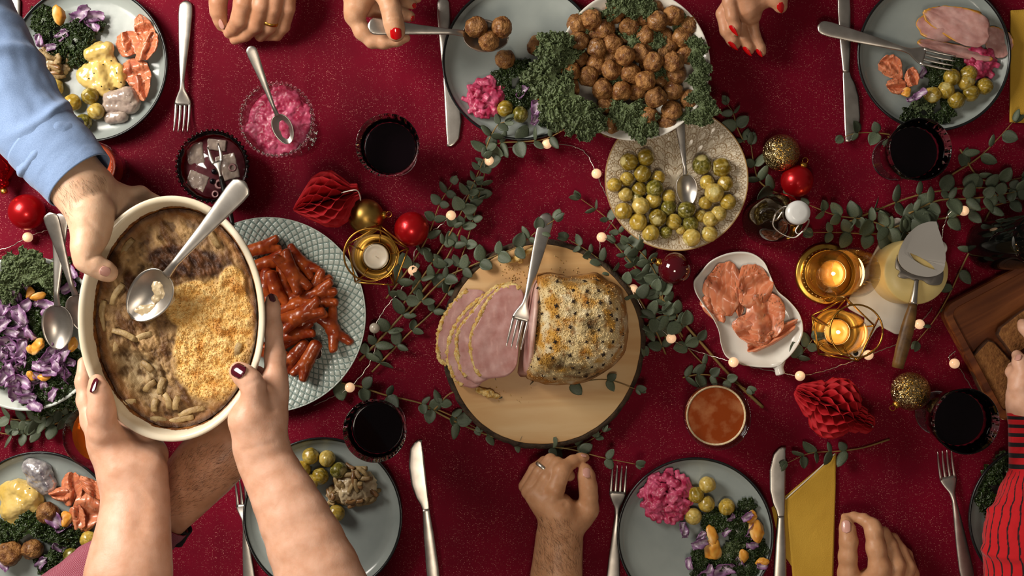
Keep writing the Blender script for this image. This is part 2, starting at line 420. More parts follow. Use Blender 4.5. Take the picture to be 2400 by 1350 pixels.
# ------------------------------------------------------------------ plates and bowls
def add_thing_mesh(name, vf, m, label, cat, loc=None, group=None, col=None, rz=0, smooth=True, kind=None):
    o = obj(name, mesh(name, vf[0], vf[1], col, smooth), m, None, loc, (0, 0, rz)); tag(o, label, cat, group, kind); return o
def plate_profile(R, h=.024):
    return [(0, .003), (R * .60, .003), (R * .62, .0), (R * .66, .0), (R * .72, .003), (R * .90, .008), (R * .985, h - .004), (R, h - .001),
            (R * .995, h), (R * .975, h - .002), (R * .93, .0135), (R * .87, .0092), (R * .78, .0078), (R * .5, .0072), (0, .0072)]
pR = 183 * S(.024)
pv, pf = lathe(plate_profile(pR), 96)
plate_me = mesh('plate', pv, pf)
rim_me = mesh('plate_rim', *lathe([(pR * .972, .0222), (pR * .982, .0240), (pR * .995, .0250), (pR * 1.006, .0240), (pR * 1.006, .0205), (pR * .985, .014), (pR * .94, .0075)], 96))
PLATES = {}
def dinner_plate(key, px, py, rpx, label):
    t = thing('dinner_plate', label, 'plate', P(px, py, .024).xy.to_3d(), rnd.uniform(0, 6), 'grey dinner plates'); s = rpx / 183
    t.scale = (s, s, 1)
    obj('dish', plate_me, M['plate_grey'], t); obj('rim', rim_me, M['plate_rim'], t)['label'] = 'thin black edge'
    PLATES[key] = P(px, py, .024)
    return t
dinner_plate('tl', 207, 148, 184, 'grey dinner plate with mustard herring and salmon beside the blue sleeve')
dinner_plate('tm', 1222, 143, 185, 'grey dinner plate with two meatballs under the serving spoon')
dinner_plate('tr', 2190, 128, 179, 'grey dinner plate with folded ham slices and a fork')
dinner_plate('bl', 92, 1240, 181, 'grey dinner plate with two meatballs and kale below the amber glass')
dinner_plate('bm', 756, 1212, 186, 'grey dinner plate with a heap of gratin below a bare forearm')
dinner_plate('br', 1630, 1256, 183, 'grey dinner plate with beetroot salad and orange pieces beside the yellow napkin')
dinner_plate('fr', 2452, 1215, 180, 'grey dinner plate half covered by the striped red sleeve')

def bowl_thing(name, px, py, rpx, zr, prof, m, label, cat, seg=96):
    c = P(px, py, zr); R = rpx * S(zr)
    return add_thing_mesh(name, lathe([(r * R, z * zr) for r, z in prof], seg), m, label, cat, (c.x, c.y, 0)), c, R
# white meatball bowl: small foot, wide flare that clears the neighbouring plates
MB_Z = .075
mb_bowl, MB_C, MB_R = bowl_thing('serving_bowl', 1487, 152, 178, MB_Z,
    [(0, .04), (.36, .04), (.37, 0), (.41, 0), (.43, .05), (.44, .38), (.74, .62), (.965, .93), (.995, .97), (1.0, .99), (.99, 1.0), (.97, .985), (.95, .96), (.74, .70), (.52, .52), (.3, .47), (0, .47)],
    M['white_glaze'], 'white serving bowl heaped with meatballs on curly kale', 'bowl')
# salad bowl
mat('bowl_pale', '#c9cec6', '#b6bdb6', scale=10, rough=.2, bump=.03, bscale=40)
mat('speckle_rim', '#cfc8b2', '#a89a78', scale=60, rough=.35)
SB_Z = .06
sb, SB_C, SB_R = bowl_thing('salad_bowl', 60, 781, 184, SB_Z,
    [(0, .05), (.5, .05), (.52, 0), (.58, 0), (.62, .06), (.85, .45), (.985, .96), (.99, 1.0), (.96, .985), (.83, .55), (.6, .26), (.3, .2), (0, .2)],
    M['bowl_pale'], 'pale grey-green salad bowl of red cabbage and kale left of the gratin', 'bowl')

# green plate with a quilted diamond rim
mat('waffle_green', '#92a29a', '#a9b5ac', scale=8, rough=.16, bump=.02, bscale=40)
def waffle_plate():
    z1 = .022; c = P(628, 738, z1); R = 229 * S(z1); n = 330
    g = np.linspace(-1, 1, n); X, Y = np.meshgrid(g, g, indexing='ij')
    seg = 576; nr = 200
    a = np.linspace(0, 2 * np.pi, seg, endpoint=False); rr = np.concatenate([np.linspace(0, .58, 14), np.linspace(.565, 1, nr - 14)])
    A, Rr = np.meshgrid(a, rr, indexing='xy'); x = Rr * np.cos(A) * R; y = Rr * np.sin(A) * R
    z = .007 + (z1 - .007) * sstep(.52, 1.0, Rr) ** 1.2
    pitch = .0070
    # diamonds running round the rim on two counter-rotating spirals
    u = A * 72 / (2 * np.pi); w = (Rr) * R / pitch
    d1 = np.abs(((u + w * .5) % 1) - .5) * 2; d2 = np.abs(((u - w * .5) % 1) - .5) * 2
    rib = np.maximum(sstep(.70, .95, d1), sstep(.70, .95, d2)) * sstep(.57, .60, Rr) * (1 - sstep(.985, .995, Rr))
    dome = (1 - d1 ** 2) * (1 - d2 ** 2) * sstep(.57, .60, Rr) * (1 - sstep(.98, .99, Rr))
    z = z - .0013 * rib + .0004 * dome
    v = np.stack([x, y, z], -1).reshape(-1, 3); f = grid_faces(nr, seg, True)
    col = mixc(hexc('#b9c2b8'), hexc('#54706a'), rib).reshape(-1, 3)
    under, uf = lathe([(R, z1), (R * 1.003, z1 - .002), (R * .98, z1 - .005), (R * .6, .002), (R * .55, 0), (0, 0)], seg)
    V = np.vstack([v, under]); F = np.vstack([f, uf + len(v)])
    col = np.vstack([col, np.tile(hexc('#7f968b'), (len(under), 1))])
    m = mat('waffle', (1, 1, 1), rough=.15, attr=True)
    o = add_thing_mesh('serving_plate', (V, F), m, 'green quilted serving plate holding small sausages', 'plate', (c.x, c.y, 0), col=col)
    return c, R
WF_C, WF_R = waffle_plate()

# cream plate with raised peacock-feather scales
def feather_plate():
    z1 = .024; c = P(1586, 420, z1); R = 168 * S(z1); seg = 520; nr = 230
    a = np.linspace(0, 2 * np.pi, seg, endpoint=False); rr = np.linspace(0, 1, nr)
    A, Rr = np.meshgrid(a, rr, indexing='xy'); x = Rr * np.cos(A); y = Rr * np.sin(A)
    # scale pattern: rings of overlapping feather eyes
    best = np.full(A.shape, -1.0); line = np.zeros(A.shape); ray = np.zeros(A.shape)
    nring = 7; dr = 1 / (nring - .2)
    for k in range(nring, 0, -1):
        rc = k * dr - .02; cnt = max(6, int(round(2 * np.pi * rc / (dr * 1.0)))); ph = (k % 2) * .5
        u = (A / (2 * np.pi) * cnt + ph) % 1 - .5; lx = u * 2 * np.pi * np.maximum(Rr, .05) / cnt / dr; ly = (Rr - rc) / dr
        q = np.sqrt((lx / .52) ** 2 + (ly / .95) ** 2)          # feather tip points outwards
        ins = (q < 1) & (ly > -1.2)
        edge = np.exp(-((q - .93) / .07) ** 2) + .8 * np.exp(-((q - .45) / .06) ** 2) * (ly > -.3)
        th = np.arctan2(lx, ly + .15); rays = (np.abs(((th * 3.2) % 1) - .5) < .17) & (q > .52) & (q < .8)
        line = np.where(ins, edge, line); ray = np.where(ins, rays * 1.0, ray)
    body = np.clip(line + ray * .8, 0, 1) * (1 - sstep(.97, .985, Rr)) * sstep(.03, .1, Rr)
    z = .007 + (z1 - .007) * sstep(.45, 1, Rr) - .0009 * body
    v = np.stack([x * R, y * R, z], -1).reshape(-1, 3); f = grid_faces(nr, seg, True)
    col = mixc(hexc('#dccfb6'), hexc('#8f7148'), body); col = mixc(col, hexc('#a5814f'), sstep(.978, .99, Rr)).reshape(-1, 3)
    under, uf = lathe([(R, z1), (R * 1.003, z1 - .002), (R * .98, z1 - .005), (R * .6, .002), (R * .55, 0), (0, 0)], seg)
    V = np.vstack([v, under]); F = np.vstack([f, uf + len(v)]); col = np.vstack([col, np.tile(hexc('#cdbb98'), (len(under), 1))])
    m = mat('feather', (1, 1, 1), rough=.2, attr=True)
    add_thing_mesh('serving_plate', (V, F), m, 'cream serving plate with a raised feather pattern under the sprouts', 'plate', (c.x, c.y, 0), col=col)
    return c, R
FE_C, FE_R = feather_plate()

# white leaf-shaped dish
def leaf_dish():
    z1 = .020
    out = [(1640,640),(1668,610),(1712,592),(1758,592),(1790,612),(1806,645),(1822,680),(1850,705),(1874,735),(1883,770),(1876,800),(1858,828),(1838,848),(1828,857),(1815,861),(1800,862),(1766,860),(1730,852),(1702,836),(1690,808),(1684,775),(1668,742),(1646,712),(1630,685),(1626,660)]
    c = P(1750, 730, 0); pts = np.array([P(x, y, z1).xy[:] for x, y in out]) - np.array(c.xy)
    o = catmull(np.vstack([pts, pts[:1]]), 140)[:-1]
    rings = []; ctr = np.array([0, 0])
    for sc, z in ((.0, .0), (.80, .0), (.86, .002), (.985, z1 - .003), (1.0, z1 - .001), (.985, z1), (.96, z1 - .003), (.88, .009), (.78, .006), (.4, .0055), (.0, .0055)):
        rings.append(np.column_stack([o * sc, np.full(len(o), z)]))
    # stalk end stays solid: raise inner rings near it is unnecessary at this size
    v = np.vstack(rings); f = grid_faces(len(rings), len(o), True)
    a = np.array(P(1822, 850, .013)) - np.array(c); b = np.array(P(1829, 877, .013)) - np.array(c)
    sv, sf = loft([a, (a + b) / 2, b, b + (b - a) * .05], [.014, .0075, .008, .001], [.007, .006, .006, .001], 12, 14)
    v, f = join((v, f), (sv, sf))
    add_thing_mesh('leaf_dish', (v, f), M['white_glaze'], 'white leaf-shaped dish holding smoked salmon slices', 'dish', (c.x, c.y, 0))
leaf_dish()
# ------------------------------------------------------------------ cutlery (built along +x, butt at the origin)
def aim(o, a, b, L, roll=0.0):
    """put a thing built along +x with length L so that it runs from a to b"""
    a = Vector(a); b = Vector(b); d = b - a; s = d.length / L
    x = d.normalized(); y = Vector((0, 0, 1)).cross(x).normalized(); z = x.cross(y)
    R = Matrix((x, y, z)).transposed().to_4x4() @ Matrix.Rotation(roll, 4, 'X')
    o.matrix_world = Matrix.Translation(a) @ R @ Matrix.Diagonal((s, s, s, 1)); return o
def fork_proto():
    t = empty('fork')
    X = [0, .002, .008, .02, .06, .10, .128, .140, .150, .158, .164]; W = [.002, .007, .0105, .0112, .009, .006, .0036, .0045, .0095, .0130, .0133]
    H = [.0008, .0015, .0017, .0017, .0018, .0022, .0024, .0018, .0013, .0012, .0012]; Z = [.0025, .0025, .003, .0035, .006, .0095, .0105, .009, .006, .0040, .0035]
    xs = np.linspace(0, .164, 46); pts = np.column_stack([xs, 0 * xs, np.interp(xs, X, Z)])
    obj('handle', mesh('fork_handle', *loft(pts, np.interp(xs, X, W), np.interp(xs, X, H), 16)), M['steel'], t)
    xt = np.linspace(0, .046, 10)
    tv = loft(np.column_stack([xt, 0 * xt, .0035 + 5.0 * xt ** 2 - .03 * xt]), [.0026, .0023, .002, .0016, .0008], [.0012, .0012, .001, .0007], 8)
    tm = mesh('fork_tine', *tv)
    for k in range(4):
        y = (k - 1.5) * .0071; obj('tine', tm, M['steel'], t, (.160, y, 0), (0, 0, 0))
    return t
def blade_loft(xs, yc, hw, hh, z): return loft(np.column_stack([xs, yc, z + 0 * xs]), hw, hh, 12, exp=2.6)
def knife_proto():
    t = empty('knife')
    xs = np.linspace(0, .128, 34); W = np.interp(xs, [0, .002, .008, .03, .09, .12, .128], [.002, .007, .0102, .0108, .0085, .0062, .0058])
    H = np.interp(xs, [0, .01, .1, .128], [.001, .0026, .0026, .0022])
    obj('handle', mesh('knife_handle', *loft(np.column_stack([xs, 0 * xs, .003 + 0 * xs]), W, H, 16)), M['steel'], t)
    xb = np.linspace(.126, .240, 40)
    back = np.interp(xb, [.126, .136, .24], [.0055, .0062, .0062]); belly = np.interp(xb, [.126, .138, .15, .17, .2, .225, .236, .24], [-.0055, -.0085, -.0145, -.0195, -.0205, -.0155, -.006, .0045])
    obj('blade', mesh('knife_blade', *blade_loft(xb, -(back + belly) / 2, (back - belly) / 2, np.full(len(xb), .0009), .003)), M['steel'], t)
    return t
def spoon_bowl(L0, L1, W, depth, tilt=0.0, n=26):
    u = np.linspace(-1, 1, n); v = np.linspace(-1, 1, 17); U, V = np.meshgrid(u, v, indexing='ij')
    r = np.sqrt(np.clip(1 - U ** 2, 0, 1)) * (1 - .12 * U); x = (L0 + L1) / 2 + U * (L1 - L0) / 2; y = V * W * r
    z = -depth * (1 - U ** 2) * (1 - V ** 2) ** 1.0
    return np.stack([x, y, z], -1)
def spoon_proto(L=.2, bl=.068, W=.0215, depth=.009, hw=.0105, name='spoon', lift=.012):
    t = empty(name); x1 = L - bl + .003
    xs = np.linspace(0, x1, 40); q = xs / x1
    Wd = np.interp(q, [0, .015, .05, .12, .5, .85, 1], [.002, hw * .65, hw, hw * 1.03, hw * .62, hw * .34, hw * .42])
    Hd = np.interp(q, [0, .05, .6, .9, 1], [.001, .0016, .0022, .0025, .0014]); Z = np.interp(q, [0, .5, .85, 1], [0, lift * .5, lift, lift * .75])
    obj('handle', mesh('spoon_handle', *loft(np.column_stack([xs, 0 * xs, Z]), Wd, Hd, 14)), M['steel'], t)
    g = spoon_bowl(L - bl, L, W, depth); g[..., 2] += lift * .75
    obj('bowl', mesh('spoon_bowl', *sheet(g, .0012)), M['steel'], t)
    return t
forkP = fork_proto(); knifeP = knife_proto()
CUT = 'table forks'; CUK = 'table knives'
def fork(a, b, za=0, zb=0, label='', L=.206):
    o = copy_tree(forkP); aim(o, P(*a, za), P(*b, zb), L); tag(o, label, 'fork', CUT); return o
def knife(a, b, za=0, zb=0, label='', flip=False):
    o = copy_tree(knifeP); aim(o, P(*a, za), P(*b, zb), .24, math.pi if flip else 0)
    if flip: o.location.z += .006
    tag(o, label, 'knife', CUK); return o
fork((437, 2), (428, 311), 0, 0, 'steel fork on the red cloth right of the herring plate')
fork((1915, 62), (2229, 152), .026, .026, 'steel fork resting across the plate of folded ham')
fork((590, 1425), (570, 1118), 0, 0, 'steel fork partly under the plate with gratin')
fork((1434, 1398), (1451, 1088), 0, 0, 'steel fork between the fist and the beetroot plate')
fork((2268, 1362), (2207, 1053), 0, 0, 'steel fork below the goblet at the right')
knife((36, -8), (22, 335), 0, 0, 'steel knife peeking out above the blue sleeve', True)
knife((1038, -4), (1056, 343), 0, 0, 'steel knife left of the plate under the serving spoon', False)
knife((1976, -14), (1988, 332), 0, 0, 'steel knife crossed by a fork handle beside the ham plate', False)
knife((1019, 1376), (981, 1032), 0, 0, 'steel knife on the cloth right of the gratin plate', False)
knife((1826, 1392), (1833, 1048), .005, .005, 'steel knife lying on the yellow napkin', False)

bigspoon = spoon_proto(.215, .073, .0245, .012, .0125, 'serving_spoon', .014)
GR_Z = .40      # rim height of the gratin dish held in the air
o = aim(copy_tree(bigspoon), P(575, 427, GR_Z + .052), P(318, 740, GR_Z - .028), .215); tag(o, 'large steel spoon resting in the gratin', 'spoon')
smear = mesh('sauce_smear', *ball(1, sub=3))
o = aim(copy_tree(bigspoon), P(862, 60, .12), P(1188, 92, .052), .215); tag(o, 'steel serving spoon carrying three meatballs, held by a hand with red nails', 'spoon'); SERV = o
o = aim(copy_tree(bigspoon), P(1590, 262, .034), P(1612, 482, .0125), .215); tag(o, 'steel spoon lying among the sprouts on the cream plate', 'spoon')
o = aim(copy_tree(bigspoon), P(141, 500, .125), P(140, 815, .070), .215); tag(o, 'steel salad spoon with its bowl lying on the cabbage', 'spoon')
o = aim(copy_tree(bigspoon), P(116, 498, .150), P(212, 775, .068), .215); tag(o, 'steel salad server whose handle slants under the gratin dish', 'spoon')
tea = spoon_proto(.16, .05, .0155, .008, .0085, 'small_spoon', .010)
o = aim(copy_tree(tea), P(585, 108, .185), P(678, 335, .128), .16); tag(o, 'small steel spoon standing in the pink beetroot salad goblet', 'spoon')
o = aim(copy_tree(bigspoon), P(610, 700, .022), P(752, 838, .012), .215); tag(o, 'steel spoon half buried under the small sausages', 'spoon')
fk = copy_tree(forkP); aim(fk, P(1284, 500, .045), P(1203, 818, .082), .206); tag(fk, 'steel carving fork leaning on the ham slices', 'fork')
for p_ in (forkP, knifeP, bigspoon, tea): kill_tree(p_)
# two-pronged herring fork
mat('black_handle', '#141210', rough=.35)
def herring_fork():
    a = P(546, 528, .105); b = P(500, 342, .052); t = thing('pickle_fork', 'two-pronged steel fork with a black handle in the herring dish', 'fork')
    L = .125; xs = np.linspace(0, .075, 16)
    obj('handle', mesh('pickle_handle', *loft(np.column_stack([xs, 0 * xs, 0 * xs]), [.0025, .0038, .0042, .004, .003], None, 12)), M['black_handle'], t)
    xs = np.linspace(.074, .1, 10); obj('neck', mesh('pickle_neck', *loft(np.column_stack([xs, 0 * xs, 0 * xs]), [.0025, .0025, .004, .008], [.0025, .002, .0012, .001], 12)), M['steel'], t)
    for s in (-1, 1):
        obj('prong', mesh('pickle_prong', *loft([(.098, s * .005, 0), (.108, s * .0072, 0), (.125, s * .0075, .002)], [.003, .003, .001], [.001, .001, .0006], 8, 8)), M['steel'], t)
    aim(t, a, b, L)
herring_fork()
# ------------------------------------------------------------------ glasses and bottles
def ribbed(prof, seg, ribs, depth, z0, z1):
    v, f = lathe(prof, seg); a = np.arctan2(v[:, 1], v[:, 0]); z = v[:, 2]
    w = sstep(z0, z0 + .01, z) * (1 - sstep(z1 - .012, z1, z)); s = 1 + depth * np.cos(a * ribs) * w
    v[:, 0] *= s; v[:, 1] *= s; return v, f
def goblet(px, py, rpx, label, wl):
    h = .135; c = P(px, py, h); R = rpx * S(h)
    outer = [(0, 0), (.034, 0), (.0355, .0015), (.034, .003), (.014, .007), (.0075, .013), (.0065, .022), (.009, .030), (.024, .036), (.034, .046), (.0405, .062), (R * .88, .092), (R, h - .001), (R - .0012, h)]
    inner = [(R - .0022, h - .001), (R * .88 - .003, .092), (.0372, .062), (.0308, .048), (.020, .040), (0, .038)]
    t = thing('wine_goblet', label, 'glass', (c.x, c.y, 0), 0, 'wine goblets')
    vo, fo = ribbed(outer + inner, 96, 24, .012, .045, .128); obj('glass', mesh('goblet_glass', vo, fo), M['glass'], t)
    z1 = .094; Ri = R * .88 - .0032
    wv = lathe([(0, .0385), (.0195, .0405), (.0304, .0485), (.0368, .0625), (Ri - .001, z1 - .004), (Ri, z1), (Ri - .001, z1 + .0002), (Ri - .002, z1), (Ri - .004, z1), (0, z1)], 64)
    o = obj('red_wine', mesh('red_wine', *wv), M['wine'], None, (c.x, c.y, 0)); tag(o, wl, 'wine', 'red wine in goblets'); return t
goblet(908, 340, 75, 'ribbed glass goblet beside the red honeycomb ornament and pink salad', 'dark red wine in the goblet near the pink salad')
goblet(878, 1010, 75, 'ribbed glass goblet above the plate with gratin', 'dark red wine in the goblet above the gratin plate')
goblet(2158, 350, 74, 'ribbed glass goblet below the ham plate', 'dark red wine in the goblet below the ham plate')
goblet(2266, 988, 78, 'ribbed glass goblet beside the bread tray and glitter bauble', 'dark red wine in the goblet beside the bread tray')
def tumbler(name, px, py, rpx, h, r0, liquid, level, label, ll, cat='drink', foam=False):
    c = P(px, py, h); R = rpx * S(h); t = thing(name, label, 'glass', (c.x, c.y, 0))
    wall = .0028
    prof = [(0, 0), (r0 - .003, 0), (r0, .003), ((r0 + R) / 2 + .004, h * .5), (R, h - .001), (R - wall * .5, h), (R - wall, h - .001), ((r0 + R) / 2 + .004 - wall, h * .5), (r0 - wall, .012), (r0 - wall - .004, .009), (0, .009)]
    obj('glass', mesh(name + '_glass', *ribbed(prof, 96, 28, .01, .01, h * .8)), M['thin_glass'], t)
    z1 = h * level; rr = np.interp(z1, [.012, h * .5, h], [r0 - wall, (r0 + R) / 2 + .004 - wall, R - wall]) - .0004; rm = (r0 + R) / 2 + .0036 - wall
    pr = [(0, .0094), (r0 - wall - .0044, .0094), (r0 - wall - .0004, .0122)] + ([(rm, h * .5)] if z1 > h * .5 else []) + [(rr, z1), (rr - .001, z1 + .0003), (rr - .002, z1), (rr - .004, z1), (0, z1)]
    o = obj(ll[0], mesh(ll[0], *lathe(pr, 64)), liquid, None, (c.x, c.y, 0)); tag(o, ll[1], cat)
    if foam:
        tv, tf = lathe([(rr - .0005, z1 + .0002), (rr - .0005, z1 + .0018), (rr - .0022, z1 + .0016), (rr - .0034, z1 + .0003)], 64)
        o2 = obj('foam', mesh('foam', tv, tf), M['foam'], o)
    return t
mat('foam', '#d9c9a8', '#c7a97a', scale=300, rough=.6, bump=.4, bscale=500)
mat('beer', '#84370f', '#b27a50', scale=38, rough=.12, spec=.4, detail=9, lo=.48, hi=.85)
mat('amber', hexc('#c05a10'), rough=.05, trans=.75, ior=1.33)
mat('juice', '#c8501c', '#b84416', scale=50, rough=.2)
tumbler('beer_glass', 1683, 977, 79, .10, .036, M['beer'], .80, 'ribbed glass tumbler of brown beer right of the ham board', ('beer', 'brown beer with a rim of foam in the tumbler'), 'beer', True)
tumbler('amber_glass', 221, 1022, 76, .105, .034, M['amber'], .72, 'ribbed glass tumbler with amber drink, half hidden by a bare wrist', ('amber_drink', 'amber drink in the ribbed tumbler at the left'), 'drink')
tumbler('juice_glass', 204, 386, 60, .12, .029, M['juice'], .78, 'clear tumbler with orange drink half hidden by the blue cuff', ('orange_drink', 'orange drink in the tumbler under the blue cuff'), 'drink')

# pink salad goblet (pressed glass) and red herring dish
def dessert_goblet():
    h = .14; c = P(648, 280, h); R = 86 * S(h); t = thing('dessert_goblet', 'pressed clear glass goblet filled with pink beetroot salad', 'glass', (c.x, c.y, 0))
    prof = [(0, 0), (.040, 0), (.042, .002), (.038, .006), (.014, .014), (.008, .024), (.008, .045), (.014, .056), (.036, .068), (.050, .085), (R * .96, .115), (R, h - .002), (R - .001, h), (R - .004, h - .002), (R * .96 - .0035, .115), (.0465, .086), (.034, .073), (0, .068)]
    v, f = lathe(prof, 120); a = np.arctan2(v[:, 1], v[:, 0]); z = v[:, 2]; rr = np.hypot(v[:, 0], v[:, 1])
    s = 1 + .02 * np.cos(a * 20) * ((z > .06) | (z < .012)) * (rr > .02); v[:, :2] *= s[:, None]
    top = (z > h - .006) & (rr > R * .9); v[top, 2] += .0012 * np.cos(a[top] * 40)
    obj('glass', mesh('dessert_glass', v, f), M['thin_glass'], t)
    bd, bf = ball(.0028, sub=2); bm_ = mesh('glass_bead', bd, bf)
    for k in range(48):
        q = k * 2 * math.pi / 48; obj('rim_bead', bm_, M['glass'], t, ((R + .0002) * math.cos(q), (R + .0002) * math.sin(q), h - .0005))
    return c, R
DG_C, DG_R = dessert_goblet()
def herring_dish():
    h = .052; c = P(498, 390, h); R = 84 * S(h); t = thing('herring_dish', 'dark red pressed glass dish with beaded rim holding pickled herring', 'dish', (c.x, c.y, 0))
    prof = [(0, 0), (.036, 0), (.038, .002), (.032, .006), (.030, .010), (.046, .018), (R * .97, .040), (R, h), (R - .002, h + .001), (R - .005, h - .002), (R * .97 - .005, .040), (.043, .022), (.026, .016), (0, .016)]
    obj('glass', mesh('herring_glass', *ribbed(prof, 96, 24, .015, .012, h)), M['glass_red'], t)
    bm_ = mesh('red_bead', *ball(.0030, sub=2))
    for k in range(44):
        q = k * 2 * math.pi / 44; obj('rim_bead', bm_, M['glass_red'], t, (R * math.cos(q), R * math.sin(q), h + .0005))
    return c, R
HD_C, HD_R = herring_dish()

# swing-top bottle
mat('porcelain', '#d8d8d4', rough=.25); mat('rubber_red', '#c0202a', rough=.5)
mat('cola', '#120a06', rough=.08)
def swing_bottle():
    h = .235; base = P(1792, 519, 0); t = thing('swing_top_bottle', 'brown glass swing-top bottle with a white porcelain stopper', 'bottle', base)
    prof = [(0, .004), (.026, .002), (.034, .0), (.0375, .004), (.0385, .012), (.0385, .100), (.037, .118), (.031, .140), (.023, .160), (.0165, .178), (.0145, .195), (.0145, .207), (.0165, .209), (.0165, .217), (.0135, .219), (.010, .218), (.010, .20)]
    obj('body', mesh('bottle_body', *lathe(prof, 64)), mat('bottle_brown', '#120a05', rough=.05, spec=.35), t)
    obj('gasket', mesh('gasket', *lathe([(0, .219), (.0145, .219), (.0155, .221), (.0145, .2245), (0, .2245)], 40)), M['rubber_red'], t)
    obj('stopper', mesh('stopper', *lathe([(0, .2246), (.0150, .2246), (.0175, .228), (.0175, .236), (.0160, .240), (.010, .2415), (0, .242)], 48)), M['porcelain'], t)
    w = []
    for s in (-1, 1):
        w.append(tube([(s * .0185, .0, .232), (s * .022, .004, .226), (s * .024, .014, .214), (s * .021, .022, .204), (s * .016, .018, .200), (s * .0155, .004, .204)], .0013, 8, 24))
    w.append(tube([(-.024, .014, .214), (-.018, .030, .208), (0, .034, .206), (.018, .030, .208), (.024, .014, .214)], .0013, 8, 20))
    w.append(lathe([(.0152, .2025), (.0165, .204), (.0152, .2055)], 32))
    obj('wire_bail', mesh('wire_bail', *join(*w)), M['steel'], t)
    t.rotation_euler = (0, 0, math.radians(150)); return t
swing_bottle()
def wine_bottle():
    base = P(2318, 575, 0); t = thing('wine_bottle', 'dark wine bottle standing above the bread tray at the right edge', 'bottle', base)
    prof = [(0, .006), (.030, .003), (.038, .0), (.0405, .006), (.041, .02), (.041, .19), (.038, .205), (.026, .222), (.0165, .236), (.0145, .25), (.014, .30), (.0155, .302), (.0155, .315), (.0125, .317), (0, .317)]
    obj('body', mesh('wine_bottle_body', *lathe(prof, 64)), mat('bottle_dark', '#060706', rough=.05, spec=.35), t)
    obj('capsule', mesh('capsule', *lathe([(.0148, .255), (.0152, .256), (.0158, .30), (.0162, .318), (.010, .320), (0, .320)], 48)), mat('capsule', '#1a1414', rough=.35, metal=.6), t)
wine_bottle()
# ------------------------------------------------------------------ candles
mat('wax', '#e9dcc6', rough=.35, sss=.3, sssr=(1, .7, .45), ssss=.006)
mat('wax_lit', '#e0a850', rough=.2, sss=.5, sssr=(1, .6, .3), ssss=.01)
mat('candle_cup', '#d8c8a8', rough=.2, metal=1)
mat('flame', (1, .62, .22), emit=10); mat('wick', '#2a2018', rough=.8)
def tealight(c, r, lit, label, en=.03):
    t = thing('tealight', label, 'candle', c)
    obj('cup', mesh('tealight_cup', *lathe([(0, 0), (r, 0), (r, .016), (r - .0006, .0165), (r - .001, .0155), (r - .0012, .001), (0, .001)], 48)), M['candle_cup'], t)
    w = .0135 if lit else .0155
    obj('wax', mesh('tealight_wax', *lathe([(0, .0012), (r - .0014, .0012), (r - .0014, w), (r * .80, w), (r * .76, w - .0008), (r * .3, w - .0012), (0, w - .001)], 48)), M['wax_lit' if lit else 'wax'], t)
    obj('wick', mesh('tealight_wick', *tube([(0, 0, w - .002), (.0003, 0, w + .004)], .0007, 6, 4)), M['wick'] if lit else M['wax'], t)
    if lit:
        obj('flame', mesh('candle_flame', *lathe([(0, w + .001), (.0022, w + .004), (.003, w + .0075), (.0024, w + .012), (.001, w + .018), (0, w + .021)], 16)), M['flame'], t)
        d = bpy.data.lights.new('candle_light', 'POINT'); d.energy = en; d.color = (1, .55, .2); d.shadow_soft_size = .006
        l = bpy.data.objects.new('candle_glow', d); C.objects.link(l); l.parent = t; l.location = (0, 0, w + .03)
    return t
def geo_holder(bx, by, pent, pz, ring, rz, lit, label, tl):
    base = P(bx, by, 0); t = thing('candle_holder', label, 'candle holder', base)
    rw = .0015
    rc = P(*ring[:2], rz) - base; R = ring[2] * S(rz)
    a = np.linspace(0, 2 * np.pi, 49); obj('ring', mesh('holder_ring', *tube(np.column_stack([rc.x + R * np.cos(a), rc.y + R * np.sin(a), 0 * a + rz]), rw, 8)), M['gold_wire'], t)
    pts = [P(x, y, pz) - base for x, y in pent]; R0 = .038
    obj('saucer', mesh('holder_saucer', *lathe([(0, .003), (R0 * .6, .003), (R0 * .95, .003), (R0, .006), (R0 * .98, .0075), (R0 * .9, .005), (.024, .005), (.0235, .014), (.0225, .014), (.0222, .005), (0, .005)], 56)), M['gold'], t)
    for i in range(5):
        p, q = pts[i], pts[(i + 1) % 5]
        obj('wire', mesh('holder_wire', *tube([p, q], rw, 8, 4)), M['gold_wire'], t)
        ang = math.atan2(p.y, p.x); lo = Vector((R0 * math.cos(ang) * .97, R0 * math.sin(ang) * .97, .005)); hi = Vector((rc.x + R * math.cos(ang + .35), rc.y + R * math.sin(ang + .35), rz))
        obj('wire', mesh('holder_wire', *tube([lo, p], rw, 8, 4)), M['gold_wire'], t)
        obj('wire', mesh('holder_wire', *tube([p, hi], rw, 8, 4)), M['gold_wire'], t)
        g = Vector((.036 * math.cos(ang), .036 * math.sin(ang), .012)); obj('claw', mesh('holder_claw', *tube([(.024 * math.cos(ang), .024 * math.sin(ang), .008), g], rw * .8, 6, 3)), M['gold_wire'], t)
    Rg = .0345
    obj('glass_cup', mesh('holder_glass', *lathe([(Rg * .98, .0085), (Rg, .075), (Rg - .0008, .0758), (Rg - .0016, .075), (Rg * .98 - .0016, .0085)], 64)), M['thin_glass'], t)
    tealight(base + Vector((0, 0, .0052)), .0212, lit, tl)
geo_holder(884, 602, [(890, 528), (957, 583), (925, 668), (833, 662), (815, 573)], .045, (868, 597, 62), .105, False,
           'gold wire pentagon candle holder with an unlit tealight', 'white unlit tealight in the wire holder near the sausages')
geo_holder(1954, 777, [(1983, 699), (2050, 764), (2011, 846), (1919, 830), (1903, 740)], .05, (2007, 776, 62), .120, True,
           'gold wire pentagon candle holder with a lit tealight', 'lit tealight in the wire holder beside the white board')
